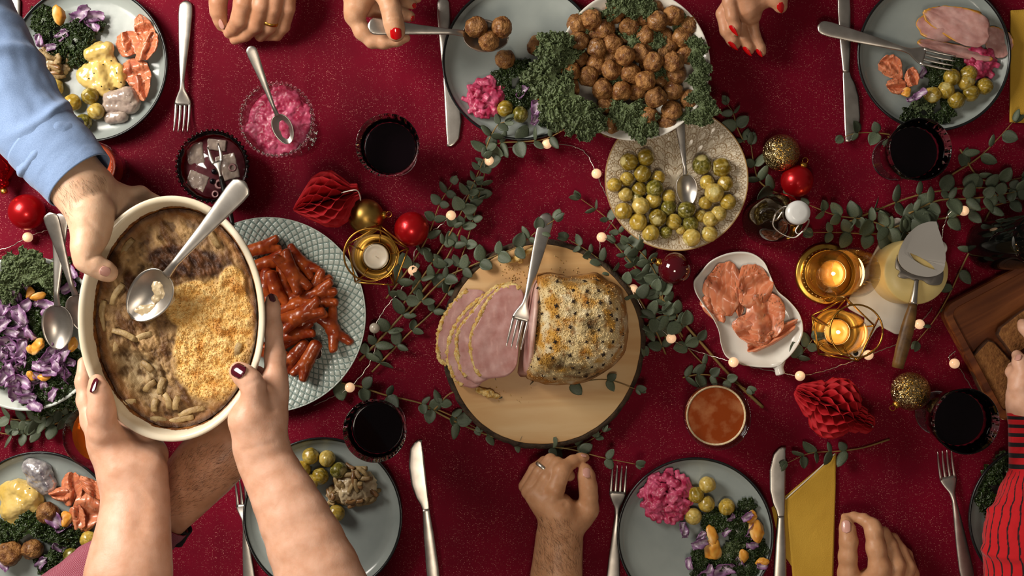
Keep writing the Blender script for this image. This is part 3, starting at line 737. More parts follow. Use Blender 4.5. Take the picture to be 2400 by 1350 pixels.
def lantern():
    base = P(1932, 642, 0); t = thing('candle_lantern', 'gold lantern with round foot and tall clear glass chimney', 'candle holder', base)
    r = 71 * S(.012)
    obj('foot', mesh('lantern_foot', *lathe([(0, .001), (r * .97, .001), (r, .004), (r, .009), (r * .96, .012), (r * .86, .010), (r * .82, .012), (r * .80, .026), (r * .76, .0275), (.0385, .0275), (.0375, .020), (.024, .018), (0, .018)], 72)), M['gold'], t)
    dm = mesh('perforation', *ball(.0014, sub=1))
    for k in range(34):
        a = k * 2 * math.pi / 34; obj('perforation', dm, M['flame_dot'], t, (r * .808 * math.cos(a), r * .808 * math.sin(a), .019))
    g = .0372
    obj('chimney', mesh('lantern_chimney', *lathe([(g, .0215), (g, .1835), (g - .0008, .1842), (g - .0016, .1835), (g - .0016, .0215)], 72)), M['thin_glass'], t)
    c = np.array(P(1945, 690, .02) - base); a = np.linspace(0, 2 * np.pi, 33)
    obj('ring_pull', mesh('ring_pull', *tube(np.column_stack([c[0] + .0105 * np.cos(a), c[1] - .003 + .010 * np.sin(a), .019 + .006 * np.sin(a)]), .0011, 8)), M['gold_wire'], t)
    tealight(base + Vector((.004, .0, .0185)), .0225, True, 'lit tealight inside the gold lantern chimney', .06)
mat('flame_dot', '#f0d48a', rough=.3, metal=.6)
lantern()

# ------------------------------------------------------------------ cheese, slicer, white board
mat('cheese', '#e6cf8e', '#dcc27c', scale=20, rough=.4, sss=.15, sssr=(1, .8, .4), bump=.05, bscale=150)
mat('olive_wood', '#7d5a2c', '#4a3116', scale=45, rough=.45, bump=.2, bscale=90)
def white_board():
    c = P(2101, 647, 0); L = 122 * K; W = 74 * K; a = math.atan2(-216, -117)   # handle direction in world (down-left)
    def rr(L, W, r, n=8):
        o = []
        for cx, cy, a0 in ((L - r, W - r, 0), (-L + r, W - r, 90), (-L + r, -W + r, 180), (L - r, -W + r, 270)):
            for k in range(n + 1):
                q = math.radians(a0 + 90 * k / n); o.append((cx + r * math.cos(q), cy + r * math.sin(q)))
        return o
    t = thing('cheese_board', 'white ceramic board with a handle under the cheese', 'board', c, a)
    obj('slab', mesh('board_slab', *slab(rr(L, W, .012), 0, .006, .0015)), M['white_glaze'], t)
    x0 = L - .004; hv = [(x0, .016)] + [(x0 + .01, .011), (x0 + .03, .0095), (x0 + .05, .0105)]
    tip = [(x0 + .062 + .012 * math.cos(q), .012 * math.sin(q)) for q in np.linspace(1.9, -1.9, 14)]
    out = hv + tip + [(p[0], -p[1]) for p in hv[::-1]]
    obj('handle', mesh('board_handle', *slab(out, .0005, .0055, .001)), M['white_glaze'], t)
    obj('hang_hole', mesh('board_hole', *lathe([(0, .0057), (.0035, .0057), (.0045, .0056), (.0035, .0052), (0, .0052)], 24, x0 + .062)), M['plate_rim'], t)
white_board()
def cheese():
    h = .082; r = 76 * S(h); ct = P(2148, 637, h + .006); cb = P(2113, 647, .006)
    v, f = lathe([(0, 0), (r * .96, 0), (r, .004), (r * 1.005, h * .5), (r, h - .004), (r * .965, h), (r * .5, h + .0003), (0, h)], 72)
    dx = P(2148, 637, h).xy - P(2113, 647, 0).xy
    v[:, 2] += .0008 * noise(v * 60)
    o = add_thing_mesh('cheese', (v, f), M['cheese'], 'round yellow hard cheese on the white board', 'cheese', (P(2148, 637, h + .006).x, P(2148, 637, h + .006).y, .0062))
cheese()
def slicer():
    z = .094; ref = P(2150, 600, z); t = thing('cheese_slicer', 'steel cheese slicer with a wooden handle lying on the cheese', 'slicer', ref)
    q = lambda x, y: np.array(P(1980 + x / 3.069, 460 + y / 3.069, z) - ref)[:2]
    blade = [(660, 182), (600, 184), (520, 215), (445, 285), (398, 370), (380, 440), (395, 490), (430, 528), (480, 556), (540, 574), (600, 580), (650, 572), (690, 552), (712, 520), (722, 430), (700, 320), (675, 240)]
    o = np.array([q(*b) for b in blade]); o = catmull(np.vstack([o, o[:1]]), 68)[:-1]
    slot = [(425, 400), (450, 402), (540, 440), (620, 490), (665, 515), (662, 528), (640, 527), (560, 498), (480, 450), (430, 418)]
    s = np.array([q(*b) for b in slot]); s = catmull(np.vstack([s, s[:1]]), 68)[:-1]
    # blade as a ring between its outline and the slot
    i0 = np.argmin(np.linalg.norm(o - s[0], axis=1)); cs = s.mean(0)
    ao = np.unwrap(np.arctan2(*(o - cs).T[::-1])); as_ = np.unwrap(np.arctan2(*(s - cs).T[::-1]))
    o = o[np.argsort(np.mod(ao, 2 * np.pi))]; s = s[np.argsort(np.mod(as_, 2 * np.pi))]
    th = .0006; V = []
    for ring, zz in ((o, -th), (o, th), (s, th), (s, -th)): V.append(np.column_stack([ring, np.full(len(ring), zz)]))
    V = np.vstack(V); f = np.vstack([grid_faces(4, 68, True), np.stack([3 * 68 + np.arange(68), 3 * 68 + (np.arange(68) + 1) % 68, (np.arange(68) + 1) % 68, np.arange(68)], -1)])
    V[:, 2] += .002 * np.sin((V[:, 1] - V[:, 1].min()) * 40)
    obj('blade', mesh('slicer_blade', V, f, smooth=False), mat('steel_blade', '#e2ded6', rough=.52, metal=1), t)
    lip = [(382, 420), (388, 470), (440, 530), (520, 566), (600, 576), (660, 566), (706, 530), (712, 580), (695, 630), (650, 642), (600, 632), (560, 605), (500, 606), (470, 592), (420, 592), (385, 575), (398, 540), (370, 520), (368, 470)]
    l = np.array([q(*b) for b in lip]); l = catmull(np.vstack([l, l[:1]]), 70)[:-1]
    obj('shoulder', mesh('slicer_shoulder', *slab(l, -.0042, -.0012, .0004)), M['steel_dark'], t)
    a, b = q(520, 600), q(488, 775); e = q(385, 1235)
    obj('neck', mesh('slicer_neck', *loft([(*a, -.002), (*((a + b) / 2), .001), (*b, .002)], [.0035, .0045, .0062], [.002, .004, .0058], 12, 12)), M['steel'], t)
    hv, hf = loft([(*b, .002), (*(b * .6 + e * .4), .001), (*e, -.004)], [.0062, .0088, .0105, .0108, .009], [.006, .008, .009, .009, .0075], 14, 16)
    hv[:, :2] += .0006 * noise(hv * 90)[:, None]
    obj('handle', mesh('slicer_handle', hv, hf), M['olive_wood'], t)['label'] = 'rough wooden handle'
slicer()

# ------------------------------------------------------------------ bread tray
def wood_material(name, c1, c2, c3, scale=(2, 26, 26), rough=.4):
    m = bpy.data.materials.new(name); m.use_nodes = True; N = m.node_tree.nodes; L = m.node_tree.links; b = N['Principled BSDF']; b.inputs['Roughness'].default_value = rough
    tc = N.new('ShaderNodeTexCoord'); mp = N.new('ShaderNodeMapping'); mp.inputs['Scale'].default_value = scale; L.new(tc.outputs['Object'], mp.inputs[0])
    nz = N.new('ShaderNodeTexNoise'); nz.inputs['Scale'].default_value = 2.2; nz.inputs['Detail'].default_value = 8; nz.inputs['Distortion'].default_value = .6; L.new(mp.outputs[0], nz.inputs[0])
    rp = N.new('ShaderNodeValToRGB'); e = rp.color_ramp.elements; e[0].position = .3; e[0].color = (*hexc(c1), 1); e[1].position = .7; e[1].color = (*hexc(c3), 1)
    x = e.new(.5); x.color = (*hexc(c2), 1); L.new(nz.outputs[0], rp.inputs[0]); L.new(rp.outputs[0], b.inputs['Base Color'])
    bp = N.new('ShaderNodeBump'); bp.inputs['Strength'].default_value = .1; bp.inputs['Distance'].default_value = .001; L.new(nz.outputs[0], bp.inputs['Height']); L.new(bp.outputs[0], b.inputs['Normal'])
    M[name] = m; return m
wood_material('acacia', '#4a2010', '#733d1e', '#94562c'); wood_material('birch', '#b98a54', '#c69c66', '#d2b07e', (1.5, 12, 12), .5)
def round_rect(x0, x1, y0, y1, r, n=7):
    o = []
    for cx, cy, a0 in ((x1 - r, y1 - r, 0), (x0 + r, y1 - r, 90), (x0 + r, y0 + r, 180), (x1 - r, y0 + r, 270)):
        for k in range(n + 1):
            q = math.radians(a0 + 90 * k / n); o.append((cx + r * math.cos(q), cy + r * math.sin(q)))
    return np.array(o)
def tray():
    z1 = .028; corner = P(2203, 722, z1); a = math.atan2(320, 599)      # long edge heads up-right
    t = thing('bread_tray', 'dark wooden tray of rye bread at the right edge', 'tray', (corner.x, corner.y, 0), a)
    Lx, Ly = .34, .215
    rings = []
    for off, z, r in ((.006, 0, .02), (.001, .004, .022), (0, z1 - .003, .022), (.002, z1, .022), (.0115, z1, .016), (.013, z1 - .002, .014), (.016, .009, .012), (.022, .0075, .01)):
        rings.append(np.column_stack([round_rect(off, Lx - off, -Ly + off, -off, r), np.full(32, z)]))
    v = np.vstack(rings); f = [tuple(map(int, q)) for q in grid_faces(len(rings), 32, True)]; f.append(tuple(range(32))[::-1]); f.append(tuple(range(7 * 32, 8 * 32)))
    obj('body', mesh('tray_body', v, f, smooth=False), M['acacia'], t)
tray()
mat('rye', '#7a4c24', '#9a6836', scale=120, rough=.8, bump=.8, bscale=260, bdist=.003, detail=6); mat('rye_crust', '#3c2210', '#54311a', scale=80, rough=.75, bump=.4, bscale=200)
def bread(pts, z, th, label, tilt=0):
    c = P(*np.mean(pts, 0), z); o = np.array([(P(x, y, z) - c).xy[:] for x, y in pts])
    o = np.vstack([o[i] + (o[(i + 1) % len(o)] - o[i]) * k for i in range(len(o)) for k in (.12, .3, .5, .7, .88)])
    o += .0008 * np.column_stack([noise(np.column_stack([o * 300, 0 * o[:, 0]]), 3), noise(np.column_stack([o * 300, 0 * o[:, 0]]), 9)])
    t = thing('rye_bread_slice', label, 'bread', (c.x, c.y, z), 0, 'rye bread slices on the tray'); t.rotation_euler = (0, tilt, 0)
    v, f = slab(o, 0, th, .002)
    obj('crumb', mesh('bread_crumb', *slab(o * .965, .0004, th + .0004, .0015)), M['rye'], t); obj('crust', mesh('bread_crust', v, f), M['rye_crust'], t)
bread([(2314, 790), (2268, 838), (2276, 880), (2308, 952), (2352, 962), (2395, 930), (2380, 862)], .0095, .012, 'dark rye bread slice nearest the goblet')
bread([(2326, 776), (2420, 705), (2452, 770), (2368, 836)], .0225, .012, 'rye bread slice under the reaching fingers')

# ------------------------------------------------------------------ baubles
mat('red_satin', '#b00a12', rough=.30, metal=.55, coat=.25); mat('red_shiny', '#a00a14', rough=.08, metal=.85); mat('red_glassball', '#4a0410', rough=.05, coat=.8)
def glitter_mat():
    m = mat('gold_glitter', '#b98f45', rough=.3, metal=1); N = m.node_tree.nodes; L = m.node_tree.links; b = N['Principled BSDF']
    tc = N.new('ShaderNodeTexCoord'); vo = N.new('ShaderNodeTexVoronoi'); vo.inputs['Scale'].default_value = 900; L.new(tc.outputs['Object'], vo.inputs['Vector'])
    rp = N.new('ShaderNodeValToRGB'); e = rp.color_ramp.elements; e[0].color = (*hexc('#7d5a1e'), 1); e[1].color = (*hexc('#ffe9b0'), 1); e[0].position = .2; e[1].position = .95
    sp = N.new('ShaderNodeSeparateColor'); L.new(vo.outputs['Color'], sp.inputs[0]); L.new(sp.outputs[0], rp.inputs[0]); L.new(rp.outputs[0], b.inputs['Base Color'])
    ad = N.new('ShaderNodeVectorMath'); ad.operation = 'MULTIPLY_ADD'; L.new(vo.outputs['Color'], ad.inputs[0]); ad.inputs[1].default_value = (1.3, 1.3, 1.3)
    ge = N.new('ShaderNodeNewGeometry'); su = N.new('ShaderNodeVectorMath'); su.operation = 'SUBTRACT'; L.new(ge.outputs['Normal'], su.inputs[0]); su.inputs[1].default_value = (.65, .65, .65); L.new(su.outputs[0], ad.inputs[2])
    nm = N.new('ShaderNodeVectorMath'); nm.operation = 'NORMALIZE'; L.new(ad.outputs[0], nm.inputs[0]); L.new(nm.outputs[0], b.inputs['Normal'])
glitter_mat()
def bauble(px, py, rpx, m, label, cap=None, shape=None):
    r = rpx * S(.03); c = P(px, py, r); t = thing('bauble', label, 'bauble', (c.x, c.y, 0), 0, 'christmas baubles')
    obj('ball', mesh('bauble_ball', *ball(r, (0, 0, r), 4)), m, t)
    if cap is not None:
        # cap and loop along direction (pixels: right, down) with a little upward tilt
        d = Vector((cap[0], -cap[1], cap[2])).normalized(); q = d.to_track_quat('Z', 'Y').to_matrix().to_4x4()
        ce = Vector((0, 0, r)) + d * (r * .94)
        o = obj('cap', mesh('bauble_cap', *lathe([(0, 0), (.0062, 0), (.0064, .002), (.0060, .0055), (.004, .0068), (0, .007)], 24)), M['gold'], t); o.matrix_local = Matrix.Translation(ce) @ q
        a = np.linspace(0, 2 * np.pi, 25); o = obj('loop', mesh('bauble_loop', *tube(np.column_stack([.0045 * np.cos(a), 0 * a, .0105 + .0045 * np.sin(a)]), .0006, 6)), M['gold_wire'], t); o.matrix_local = Matrix.Translation(ce) @ q
    return t
bauble(965, 537, 41, M['red_satin'], 'satin red bauble right of the gold bauble and wire candle holder')
bauble(858, 508, 42, M['gold_matte'], 'matte gold bauble touching the red honeycomb ornament', (1, -.1, .1))
bauble(63, 497, 42, M['red_satin'], 'satin red bauble at the left below the blue sleeve')
bauble(1831, 358, 43, M['gold_glitter'], 'gold glitter bauble above the swing-top bottle')
bauble(1868, 424, 38, M['red_satin'], 'satin red bauble beside the gold glitter bauble', (.35, -1, .25))
bauble(1581, 630, 39, M['red_glassball'], 'dark red glass bauble below the sprout plate', (-1, -.4, .1))
bauble(2134, 917, 45, M['gold_glitter'], 'gold glitter bauble left of the bread-side goblet', (-.85, .8, 0))
def finial():
    t = thing('bauble', 'shiny red pointed bauble at the left edge under the sleeve', 'bauble', P(14, 404, 0), 0, 'christmas baubles')
    R = Matrix.Rotation(math.radians(90), 4, 'X')
    v, f = lathe([(0, -.034), (.006, -.03), (.010, -.022), (.022, -.008), (.024, 0), (.020, .010), (.010, .018), (.012, .022), (.008, .028), (0, .03)], 48)
    v = np.column_stack([v[:, 0], -v[:, 2], v[:, 1] + .0245]); th = math.radians(-20)
    a = obj('ball', mesh('finial_ball', v, f[:, ::-1]), M['red_shiny'], t)
    v2, f2 = lathe([(0, .03), (.0055, .03), (.0055, .036), (.004, .038), (0, .038)], 24); v2 = np.column_stack([v2[:, 0], v2[:, 2] * -1, v2[:, 1] + .0245])
    obj('cap', mesh('finial_cap', v2, f2[:, ::-1]), M['gold'], t)
    t.rotation_euler = (0, 0, math.radians(12))
finial()

# ------------------------------------------------------------------ paper honeycomb ornaments
mat('paper_red', '#a80312', rough=.75, sss=.0)
def honeycomb(a, b, prof, label, rmax, zc, N=30, freq=4.5):
    A = P(*a, zc); B = P(*b, zc); L = (B - A).length; t = thing('honeycomb_ornament', label, 'ornament')
    rot = (B - A).to_track_quat('Z', 'Y').to_matrix().to_4x4()
    t.matrix_world = Matrix.Translation(A) @ rot
    ns, nr = 84, 6; s = np.linspace(0, 1, ns); R = np.interp(s, [p[0] for p in prof], [p[1] for p in prof]) * rmax
    tri = lambda x: 2 * np.abs(2 * (x - np.floor(x + .5))) - 1
    rr = np.linspace(.12, 1, nr); da = 2 * math.pi / N
    for k in range(2):
        q = np.clip(tri(s * freq) * 1.5, -1, 1) * (1 if k == 0 else -1)
        g = np.zeros((ns, nr, 3))
        for j in range(nr):
            an = q * da * .47 * min(1, (rr[j] + .1)); g[:, j, 0] = R * rr[j] * np.cos(an); g[:, j, 1] = R * rr[j] * np.sin(an); g[:, j, 2] = s * L
        me = mesh('honeycomb_sheet', *sheet(g, .00022), smooth=True)
        for i in range(k, N, 2): obj('paper_sheet', me, M['paper_red'], t, None, (0, 0, i * da))
    return t, L
hc, L_ = honeycomb((688, 492), (842, 447), [(0, .04), (.06, .2), (.2, .5), (.4, .9), (.55, 1), (.7, .93), (.82, .6), (.9, .32), (1, .26)], 'red paper honeycomb ornament left of the gold bauble', .047, .047, 30, 3.6)
mat('string', '#d8d2c4', rough=.8)
obj('hanging_string', mesh('ornament_string', *tube([np.array(hc.matrix_world.inverted() @ P(x, y, z)) for x, y, z in ((800, 452, .075), (825, 446, .085), (838, 447, .08), (844, 460, .066), (845, 470, .055))], .0009, 6, 16)), M['string'], hc)
hc2, L_ = honeycomb((1866, 914), (2046, 1000), [(0, .16), (.05, .3), (.12, .42), (.22, .62), (.255, .62), (.265, .3), (.285, .62), (.34, .86), (.5, 1), (.62, .9), (.72, .66), (.735, .3), (.76, .46), (.85, .42), (.865, .22), (.89, .34), (.96, .3), (1, .14)], 'red paper honeycomb ornament with a collar below the lit candles', .052, .052, 32, 5.0)
obj('hanging_string', mesh('ornament_string', *tube([np.array(hc2.matrix_world.inverted() @ P(x, y, z)) for x, y, z in ((2036, 990, .06), (2043, 994, .062), (2046, 1000, .058), (2042, 1003, .055))], .0009, 6, 12)), M['string'], hc2)

# ------------------------------------------------------------------ napkins
mat('napkin', '#bd922c', '#c99f38', scale=10, rough=.85, bump=.5, bscale=700, bdist=.001)
mat('napkin_edge', '#e8dfc8', rough=.85)
def flat(name, pts, z0, z1, m, parent, ref, amp=.0012):
    o = np.array([(P(x, y, z1) - ref).xy[:] for x, y in pts]); o = np.vstack([o[i] + (o[(i + 1) % len(o)] - o[i]) * k for i in range(len(o)) for k in np.linspace(0, 1, 12, endpoint=False)])
    c = o.mean(0); n = 14; rings = []
    for k in np.linspace(1, 0.02, n):
        q = c + (o - c) * k; zz = z1 + amp * fbm(np.column_stack([q * 28, np.full(len(q), z1 * 99)]), 3, 4); rings.append(np.column_stack([q, zz]))
    bot = np.column_stack([o, np.full(len(o), z0)])
    v = np.vstack([bot] + rings); f = [tuple(map(int, q)) for q in grid_faces(n + 1, len(o), True)]; f.append(tuple(range(len(o)))[::-1]); f.append(tuple(range(n * len(o), (n + 1) * len(o))))
    return obj(name, mesh(name, v, f), m, parent)
r = P(1900, 1220, 0); np1 = thing('napkin', 'yellow folded paper napkin under the knife beside the beetroot plate', 'napkin', r)
flat('under_fold', [(1808, 1190), (1960, 1062), (1952, 1400), (1905, 1400), (1830, 1290)], .0005, .0018, M['napkin'], np1, r, .0005)
flat('top_fold', [(1842, 1170), (1958, 1064), (1959, 1130), (1950, 1400), (1862, 1400)], .002, .004, M['napkin'], np1, r, .0012)
e = obj('white_edge', mesh('napkin_edge', *loft([P(1841, 1170, .0044) - r, P(1900, 1117, .0046) - r, P(1957, 1063, .0046) - r], [.0011, .0011], [.0005, .0005], 8, 12)), M['napkin_edge'], np1)
r = P(2390, 150, 0); np2 = thing('napkin', 'yellow folded paper napkin at the right edge beside the ham plate', 'napkin', r)
flat('top_fold', [(2370, 24), (2440, 20), (2445, 290), (2368, 286)], .001, .006, M['napkin'], np2, r, .0012)
flat('under_fold', [(2369, 26), (2446, 24), (2446, 288), (2372, 285)], .0002, .001, M['napkin'], np2, r, .0004)

# ------------------------------------------------------------------ fairy lights
mat('wire_silver', '#c9c2b4', rough=.3, metal=1); mat('bead_lit', (1.0, .62, .36), rough=.15, emit=.42, coat=.5); mat('bead_dim', '#b9b0a0', rough=.12, coat=.6)
bead_me = None
def fairy(name, path, beads, label):
    t = thing('fairy_lights', label, 'fairy lights', (0, 0, 0))
    pts = [P(x, y, z) for x, y, z in path]; n = len(pts) * 12; c = catmull([p[:] for p in pts], n)
    c[:, :2] += .0016 * np.column_stack([noise(np.column_stack([np.arange(n) * .35, 0 * c[:, 0], 0 * c[:, 0]]), 2), noise(np.column_stack([np.arange(n) * .35, 0 * c[:, 0], 0 * c[:, 0]]), 5)])
    obj('wire', mesh('fairy_wire', *tube(c, .00085, 6)), M['wire_silver'], t)
    global bead_me
    if bead_me is None: bead_me = mesh('fairy_bead', *ball(.0083, sub=3))
    for x, y, z, *on in beads: obj('bead', bead_me if not on else mesh('fairy_bead_off', *ball(.0088, sub=3)), M['bead_dim'] if on else M['bead_lit'], t, P(x, y, z))
fairy('a', [(-30, 592, .004), (20, 580, .006), (65, 556, .012), (110, 540, .008), (170, 536, .006), (260, 560, .004)], [(65, 556, .012)], 'fairy light wire with one glowing bead at the left below the red bauble')
fairy('b', [(735, 950, .004), (780, 930, .006), (820, 908, .012), (860, 862, .008), (879, 815, .010), (878, 769, .020), (905, 720, .014), (940, 680, .014), (968, 634, .022), (972, 590, .014), (1000, 553, .018), (1030, 530, .016), (1057, 505, .026), (1095, 455, .018), (1120, 415, .014), (1147, 377, .022), (1180, 350, .012), (1230, 338, .010), (1282, 337, .018), (1340, 342, .006), (1375, 362, .006), (1398, 407, .012), (1412, 440, .006), (1440, 500, .004), (1428, 530, .004), (1410, 556, .014), (1408, 600, .010), (1440, 640, .012), (1484, 678, .014), (1510, 730, .012), (1573, 793, .022), (1610, 815, .010), (1660, 832, .010), (1719, 849, .030), (1770, 862, .014), (1830, 873, .008), (1875, 881, .010), (1930, 870, .006), (1990, 850, .010), (2035, 832, .012), (2090, 812, .010), (2120, 795, .008), (2155, 760, .012), (2185, 722, .006)],
      [(820, 908, .012), (878, 769, .020, 0), (968, 634, .022), (1057, 505, .026), (1147, 377, .022), (1282, 337, .018), (1398, 407, .012), (1410, 556, .014), (1484, 678, .014), (1573, 793, .022), (1719, 849, .030), (1875, 881, .010), (2035, 832, .012), (2155, 760, .012)],
      'long fairy light wire with round beads winding along the middle of the table')
fairy('c', [(2208, 560, .016), (2212, 530, .02), (2228, 497, .03), (2259, 494, .030), (2300, 490, .022), (2360, 470, .016), (2430, 455, .01)], [(2259, 494, .030)], 'fairy light wire in the eucalyptus above the cheese slicer')
fairy('d', [(2240, 822, .004), (2224, 838, .004), (2237, 852, .012), (2255, 872, .006), (2290, 930, .004), (2330, 968, .006), (2353, 972, .012), (2400, 985, .006)], [(2237, 852, .012), (2353, 972, .012)], 'fairy light wire with beads around the bread tray corner')
# ------------------------------------------------------------------ eucalyptus sprigs
mat('euca_leaf', '#3f4838', '#566049', scale=30, rough=.55, bump=.0, bscale=200, vary=.28)
mat('euca_stem', '#8a6a34', '#6b5a30', scale=40, rough=.6)
def leaf_mesh(w, curl, cup):
    u = np.linspace(0, 1, 9); v = np.linspace(-1, 1, 7); U, V = np.meshgrid(u, v, indexing='ij')
    prof = np.clip(np.sin(np.pi * U ** .80), 0, 1) ** .62 * (1 - .1 * U)
    x = U; y = V * w * (prof * .98 + .02); z = curl * np.sin(U * 2.4) - cup * V ** 2 * prof + .02 * np.abs(V)
    return mesh('eucalyptus_leaf', *sheet(np.stack([x, y, z], -1), .016))
leafs = [leaf_mesh(.40, .10, .07), leaf_mesh(.33, -.06, .05), leaf_mesh(.44, .05, -.08), leaf_mesh(.27, .12, .1)]
er = random.Random(21)
def sprig(path, label, n, size=40, zs=(.004, .01), r=.0013, skip0=.06, alt=False, dens=1.0):
    pts = [P(x, y, zs[0] + (zs[1] - zs[0]) * i / max(1, len(path) - 1) if len(path[0]) == 2 else 0) if len((x, y)) == 2 else None for i, (x, y) in enumerate(path)]
    c = catmull([p[:] for p in pts], len(path) * 10); base = c[0].copy(); base[2] = 0
    t = thing('eucalyptus_sprig', label, 'eucalyptus', base, 0, 'eucalyptus sprigs')
    obj('stem', mesh('sprig_stem', *tube(c - base, [r * 1.3, r, r * .5], 6)), M['euca_stem'], t)
    tg = np.gradient(c, axis=0); tg /= np.linalg.norm(tg, axis=1)[:, None]
    for i in range(n):
        q = skip0 + (1 - skip0) * i / max(1, n - 1); k = int(q * (len(c) - 1)); p = c[k] - base; d = tg[k]
        sides = (-1, 1) if not alt else ((-1,) if i % 2 else (1,))
        if i == n - 1: sides = (-.45, .45, 0)
        for sd in sides:
            if er.random() > dens: continue
            ang = math.atan2(d[1], d[0]) + sd * math.radians(er.uniform(38, 78)); L = size * K * er.uniform(.62, 1.05) * (1 - .35 * q ** 3)
            me = er.choice(leafs); o = obj('leaf', me, M['euca_leaf'], t)
            pitch = math.radians(er.uniform(-22, 8)); rl = math.radians(er.choice((er.uniform(-28, 28), er.uniform(-28, 28), er.uniform(-70, 70))))
            o.matrix_local = Matrix.Translation(Vector(p) + Vector((0, 0, .002))) @ Matrix.Rotation(ang, 4, 'Z') @ Matrix.Rotation(pitch, 4, 'Y') @ Matrix.Rotation(rl, 4, 'X') @ Matrix.Diagonal((L, L, L, 1))
    return t
sprig([(842, 845), (900, 785), (985, 690), (1050, 600), (1098, 490), (1128, 400)], 'eucalyptus sprig running up from the sausage plate, thickest of the left cluster', 12, 44, (.008, .022), .0018)
sprig([(872, 872), (950, 790), (1040, 700), (1090, 580), (1120, 470), (1138, 400)], 'eucalyptus sprig of the left cluster nearest the wooden board', 11, 42, (.006, .020))
sprig([(905, 700), (950, 640), (1000, 560), (1030, 480), (1060, 430)], 'eucalyptus sprig of the left cluster beside the red satin bauble', 9, 42, (.010, .02))
sprig([(940, 720), (1010, 620), (1070, 520), (1110, 430), (1135, 370)], 'eucalyptus sprig of the left cluster under the fairy light beads', 10, 40, (.016, .03))
sprig([(1118, 470), (1140, 385), (1142, 340), (1165, 295), (1185, 285)], 'eucalyptus tip reaching the plate with pink salad', 6, 42, (.014, .034))
sprig([(1142, 350), (1175, 335), (1230, 332), (1280, 325), (1330, 300)], 'eucalyptus sprig tucked below the plate under the serving spoon', 6, 44, (.010, .030))
sprig([(960, 735), (1040, 655), (1100, 625), (1160, 600), (1220, 575), (1255, 545), (1300, 515)], 'eucalyptus sprig arching over the wooden board to the carving fork', 9, 42, (.018, .056))
sprig([(778, 895), (840, 905), (900, 925), (985, 945), (1060, 975), (1120, 1005)], 'eucalyptus sprig above the lower left goblet', 6, 44, (.004, .012), .0015)
sprig([(985, 945), (1060, 985), (1150, 1022), (1240, 1042), (1330, 1052), (1410, 1072), (1490, 1088)], 'eucalyptus sprig curving below the wooden board to the fist', 8, 40, (.006, .034), .0014)
sprig([(1018, 960), (1060, 920), (1130, 912), (1230, 903), (1330, 898), (1420, 890), (1490, 912)], 'eucalyptus sprig lying on the wooden board below the ham', 7, 40, (.012, .036), .0012)
sprig([(1300, 1052), (1350, 1046), (1395, 1025), (1412, 1010)], 'small eucalyptus side shoot above the fist', 4, 34, (.006, .02), .001)
sprig([(1788, 955), (1720, 890), (1640, 800), (1570, 720), (1500, 640), (1440, 570)], 'thick eucalyptus sprig running from the beer glass up past the board', 9, 42, (.004, .02), .0022, .42)
sprig([(1600, 790), (1555, 715), (1520, 640), (1470, 570), (1420, 510), (1360, 465)], 'eucalyptus sprig reaching up left of the sprout plate', 10, 42, (.014, .012))
sprig([(1560, 830), (1530, 760), (1490, 690), (1430, 630), (1380, 590), (1330, 560)], 'eucalyptus sprig hugging the right rim of the wooden board', 10, 42, (.012, .03))
sprig([(1560, 800), (1555, 720), (1545, 660), (1510, 600), (1470, 570)], 'eucalyptus sprig beside the dark red glass bauble', 7, 40, (.012, .02))
sprig([(1600, 760), (1560, 740), (1520, 760), (1510, 810)], 'short eucalyptus sprig at the right of the ham board', 5, 42, (.016, .02))
sprig([(1600, 885), (1640, 878), (1690, 885), (1750, 912)], 'short eucalyptus sprig above the beer glass', 5, 42, (.006, .012), .0011)
sprig([(1655, 860), (1625, 830), (1600, 800), (1585, 770)], 'small eucalyptus shoot above the beer tumbler near the fairy bead', 3, 38, (.006, .012), .001)
sprig([(1862, 470), (1815, 450), (1780, 425), (1768, 390), (1760, 340)], 'eucalyptus sprig between sprout plate and swing-top bottle', 5, 50, (.006, .012), .0014)
sprig([(1745, 335), (1728, 300), (1718, 265), (1705, 245)], 'small eucalyptus sprig right of the meatball bowl', 4, 40, (.010, .018), .0011)
sprig([(2180, 560), (2100, 540), (2030, 515), (1960, 505), (1895, 480)], 'eucalyptus sprig pointing at the bottle stopper', 8, 48, (.02, .016), .0015)
sprig([(2200, 530), (2110, 545), (2040, 548), (1970, 545), (1905, 545)], 'eucalyptus sprig just above the gold lantern', 7, 46, (.018, .014), .0014)
sprig([(1990, 520), (2060, 490), (2150, 458), (2240, 443), (2330, 440), (2420, 445)], 'eucalyptus sprig below the upper right goblet', 9, 48, (.012, .02), .0015)
sprig([(2060, 545), (2140, 520), (2220, 510), (2300, 490), (2380, 470), (2440, 462)], 'eucalyptus sprig crossing behind the cheese slicer tip', 9, 46, (.018, .024), .0015)
sprig([(2130, 500), (2200, 470), (2280, 465), (2350, 455), (2430, 440)], 'eucalyptus sprig in the upper layer at the right edge', 8, 46, (.024, .028), .0014)
sprig([(2330, 475), (2290, 555), (2255, 625), (2225, 690), (2190, 750), (2150, 800)], 'single eucalyptus stem between cheese and bread tray', 7, 46, (.012, .010), .0013, .15, True)
sprig([(2230, 410), (2290, 372), (2330, 335), (2375, 285)], 'eucalyptus sprig between goblet and yellow napkin', 5, 46, (.008, .014), .0013, .2, True)
sprig([(2250, 350), (2300, 420), (2380, 420), (2430, 400)], 'eucalyptus sprig right of the upper goblet', 5, 46, (.008, .014), .0013)
sprig([(2120, 322), (2060, 312), (2010, 312), (1975, 322)], 'eucalyptus tip touching the knife blade by the ham plate', 4, 40, (.006, .014), .0011)
sprig([(1868, 840), (1890, 815), (1905, 795)], 'tiny eucalyptus sprig beside the salmon dish', 3, 40, (.006, .014), .001)
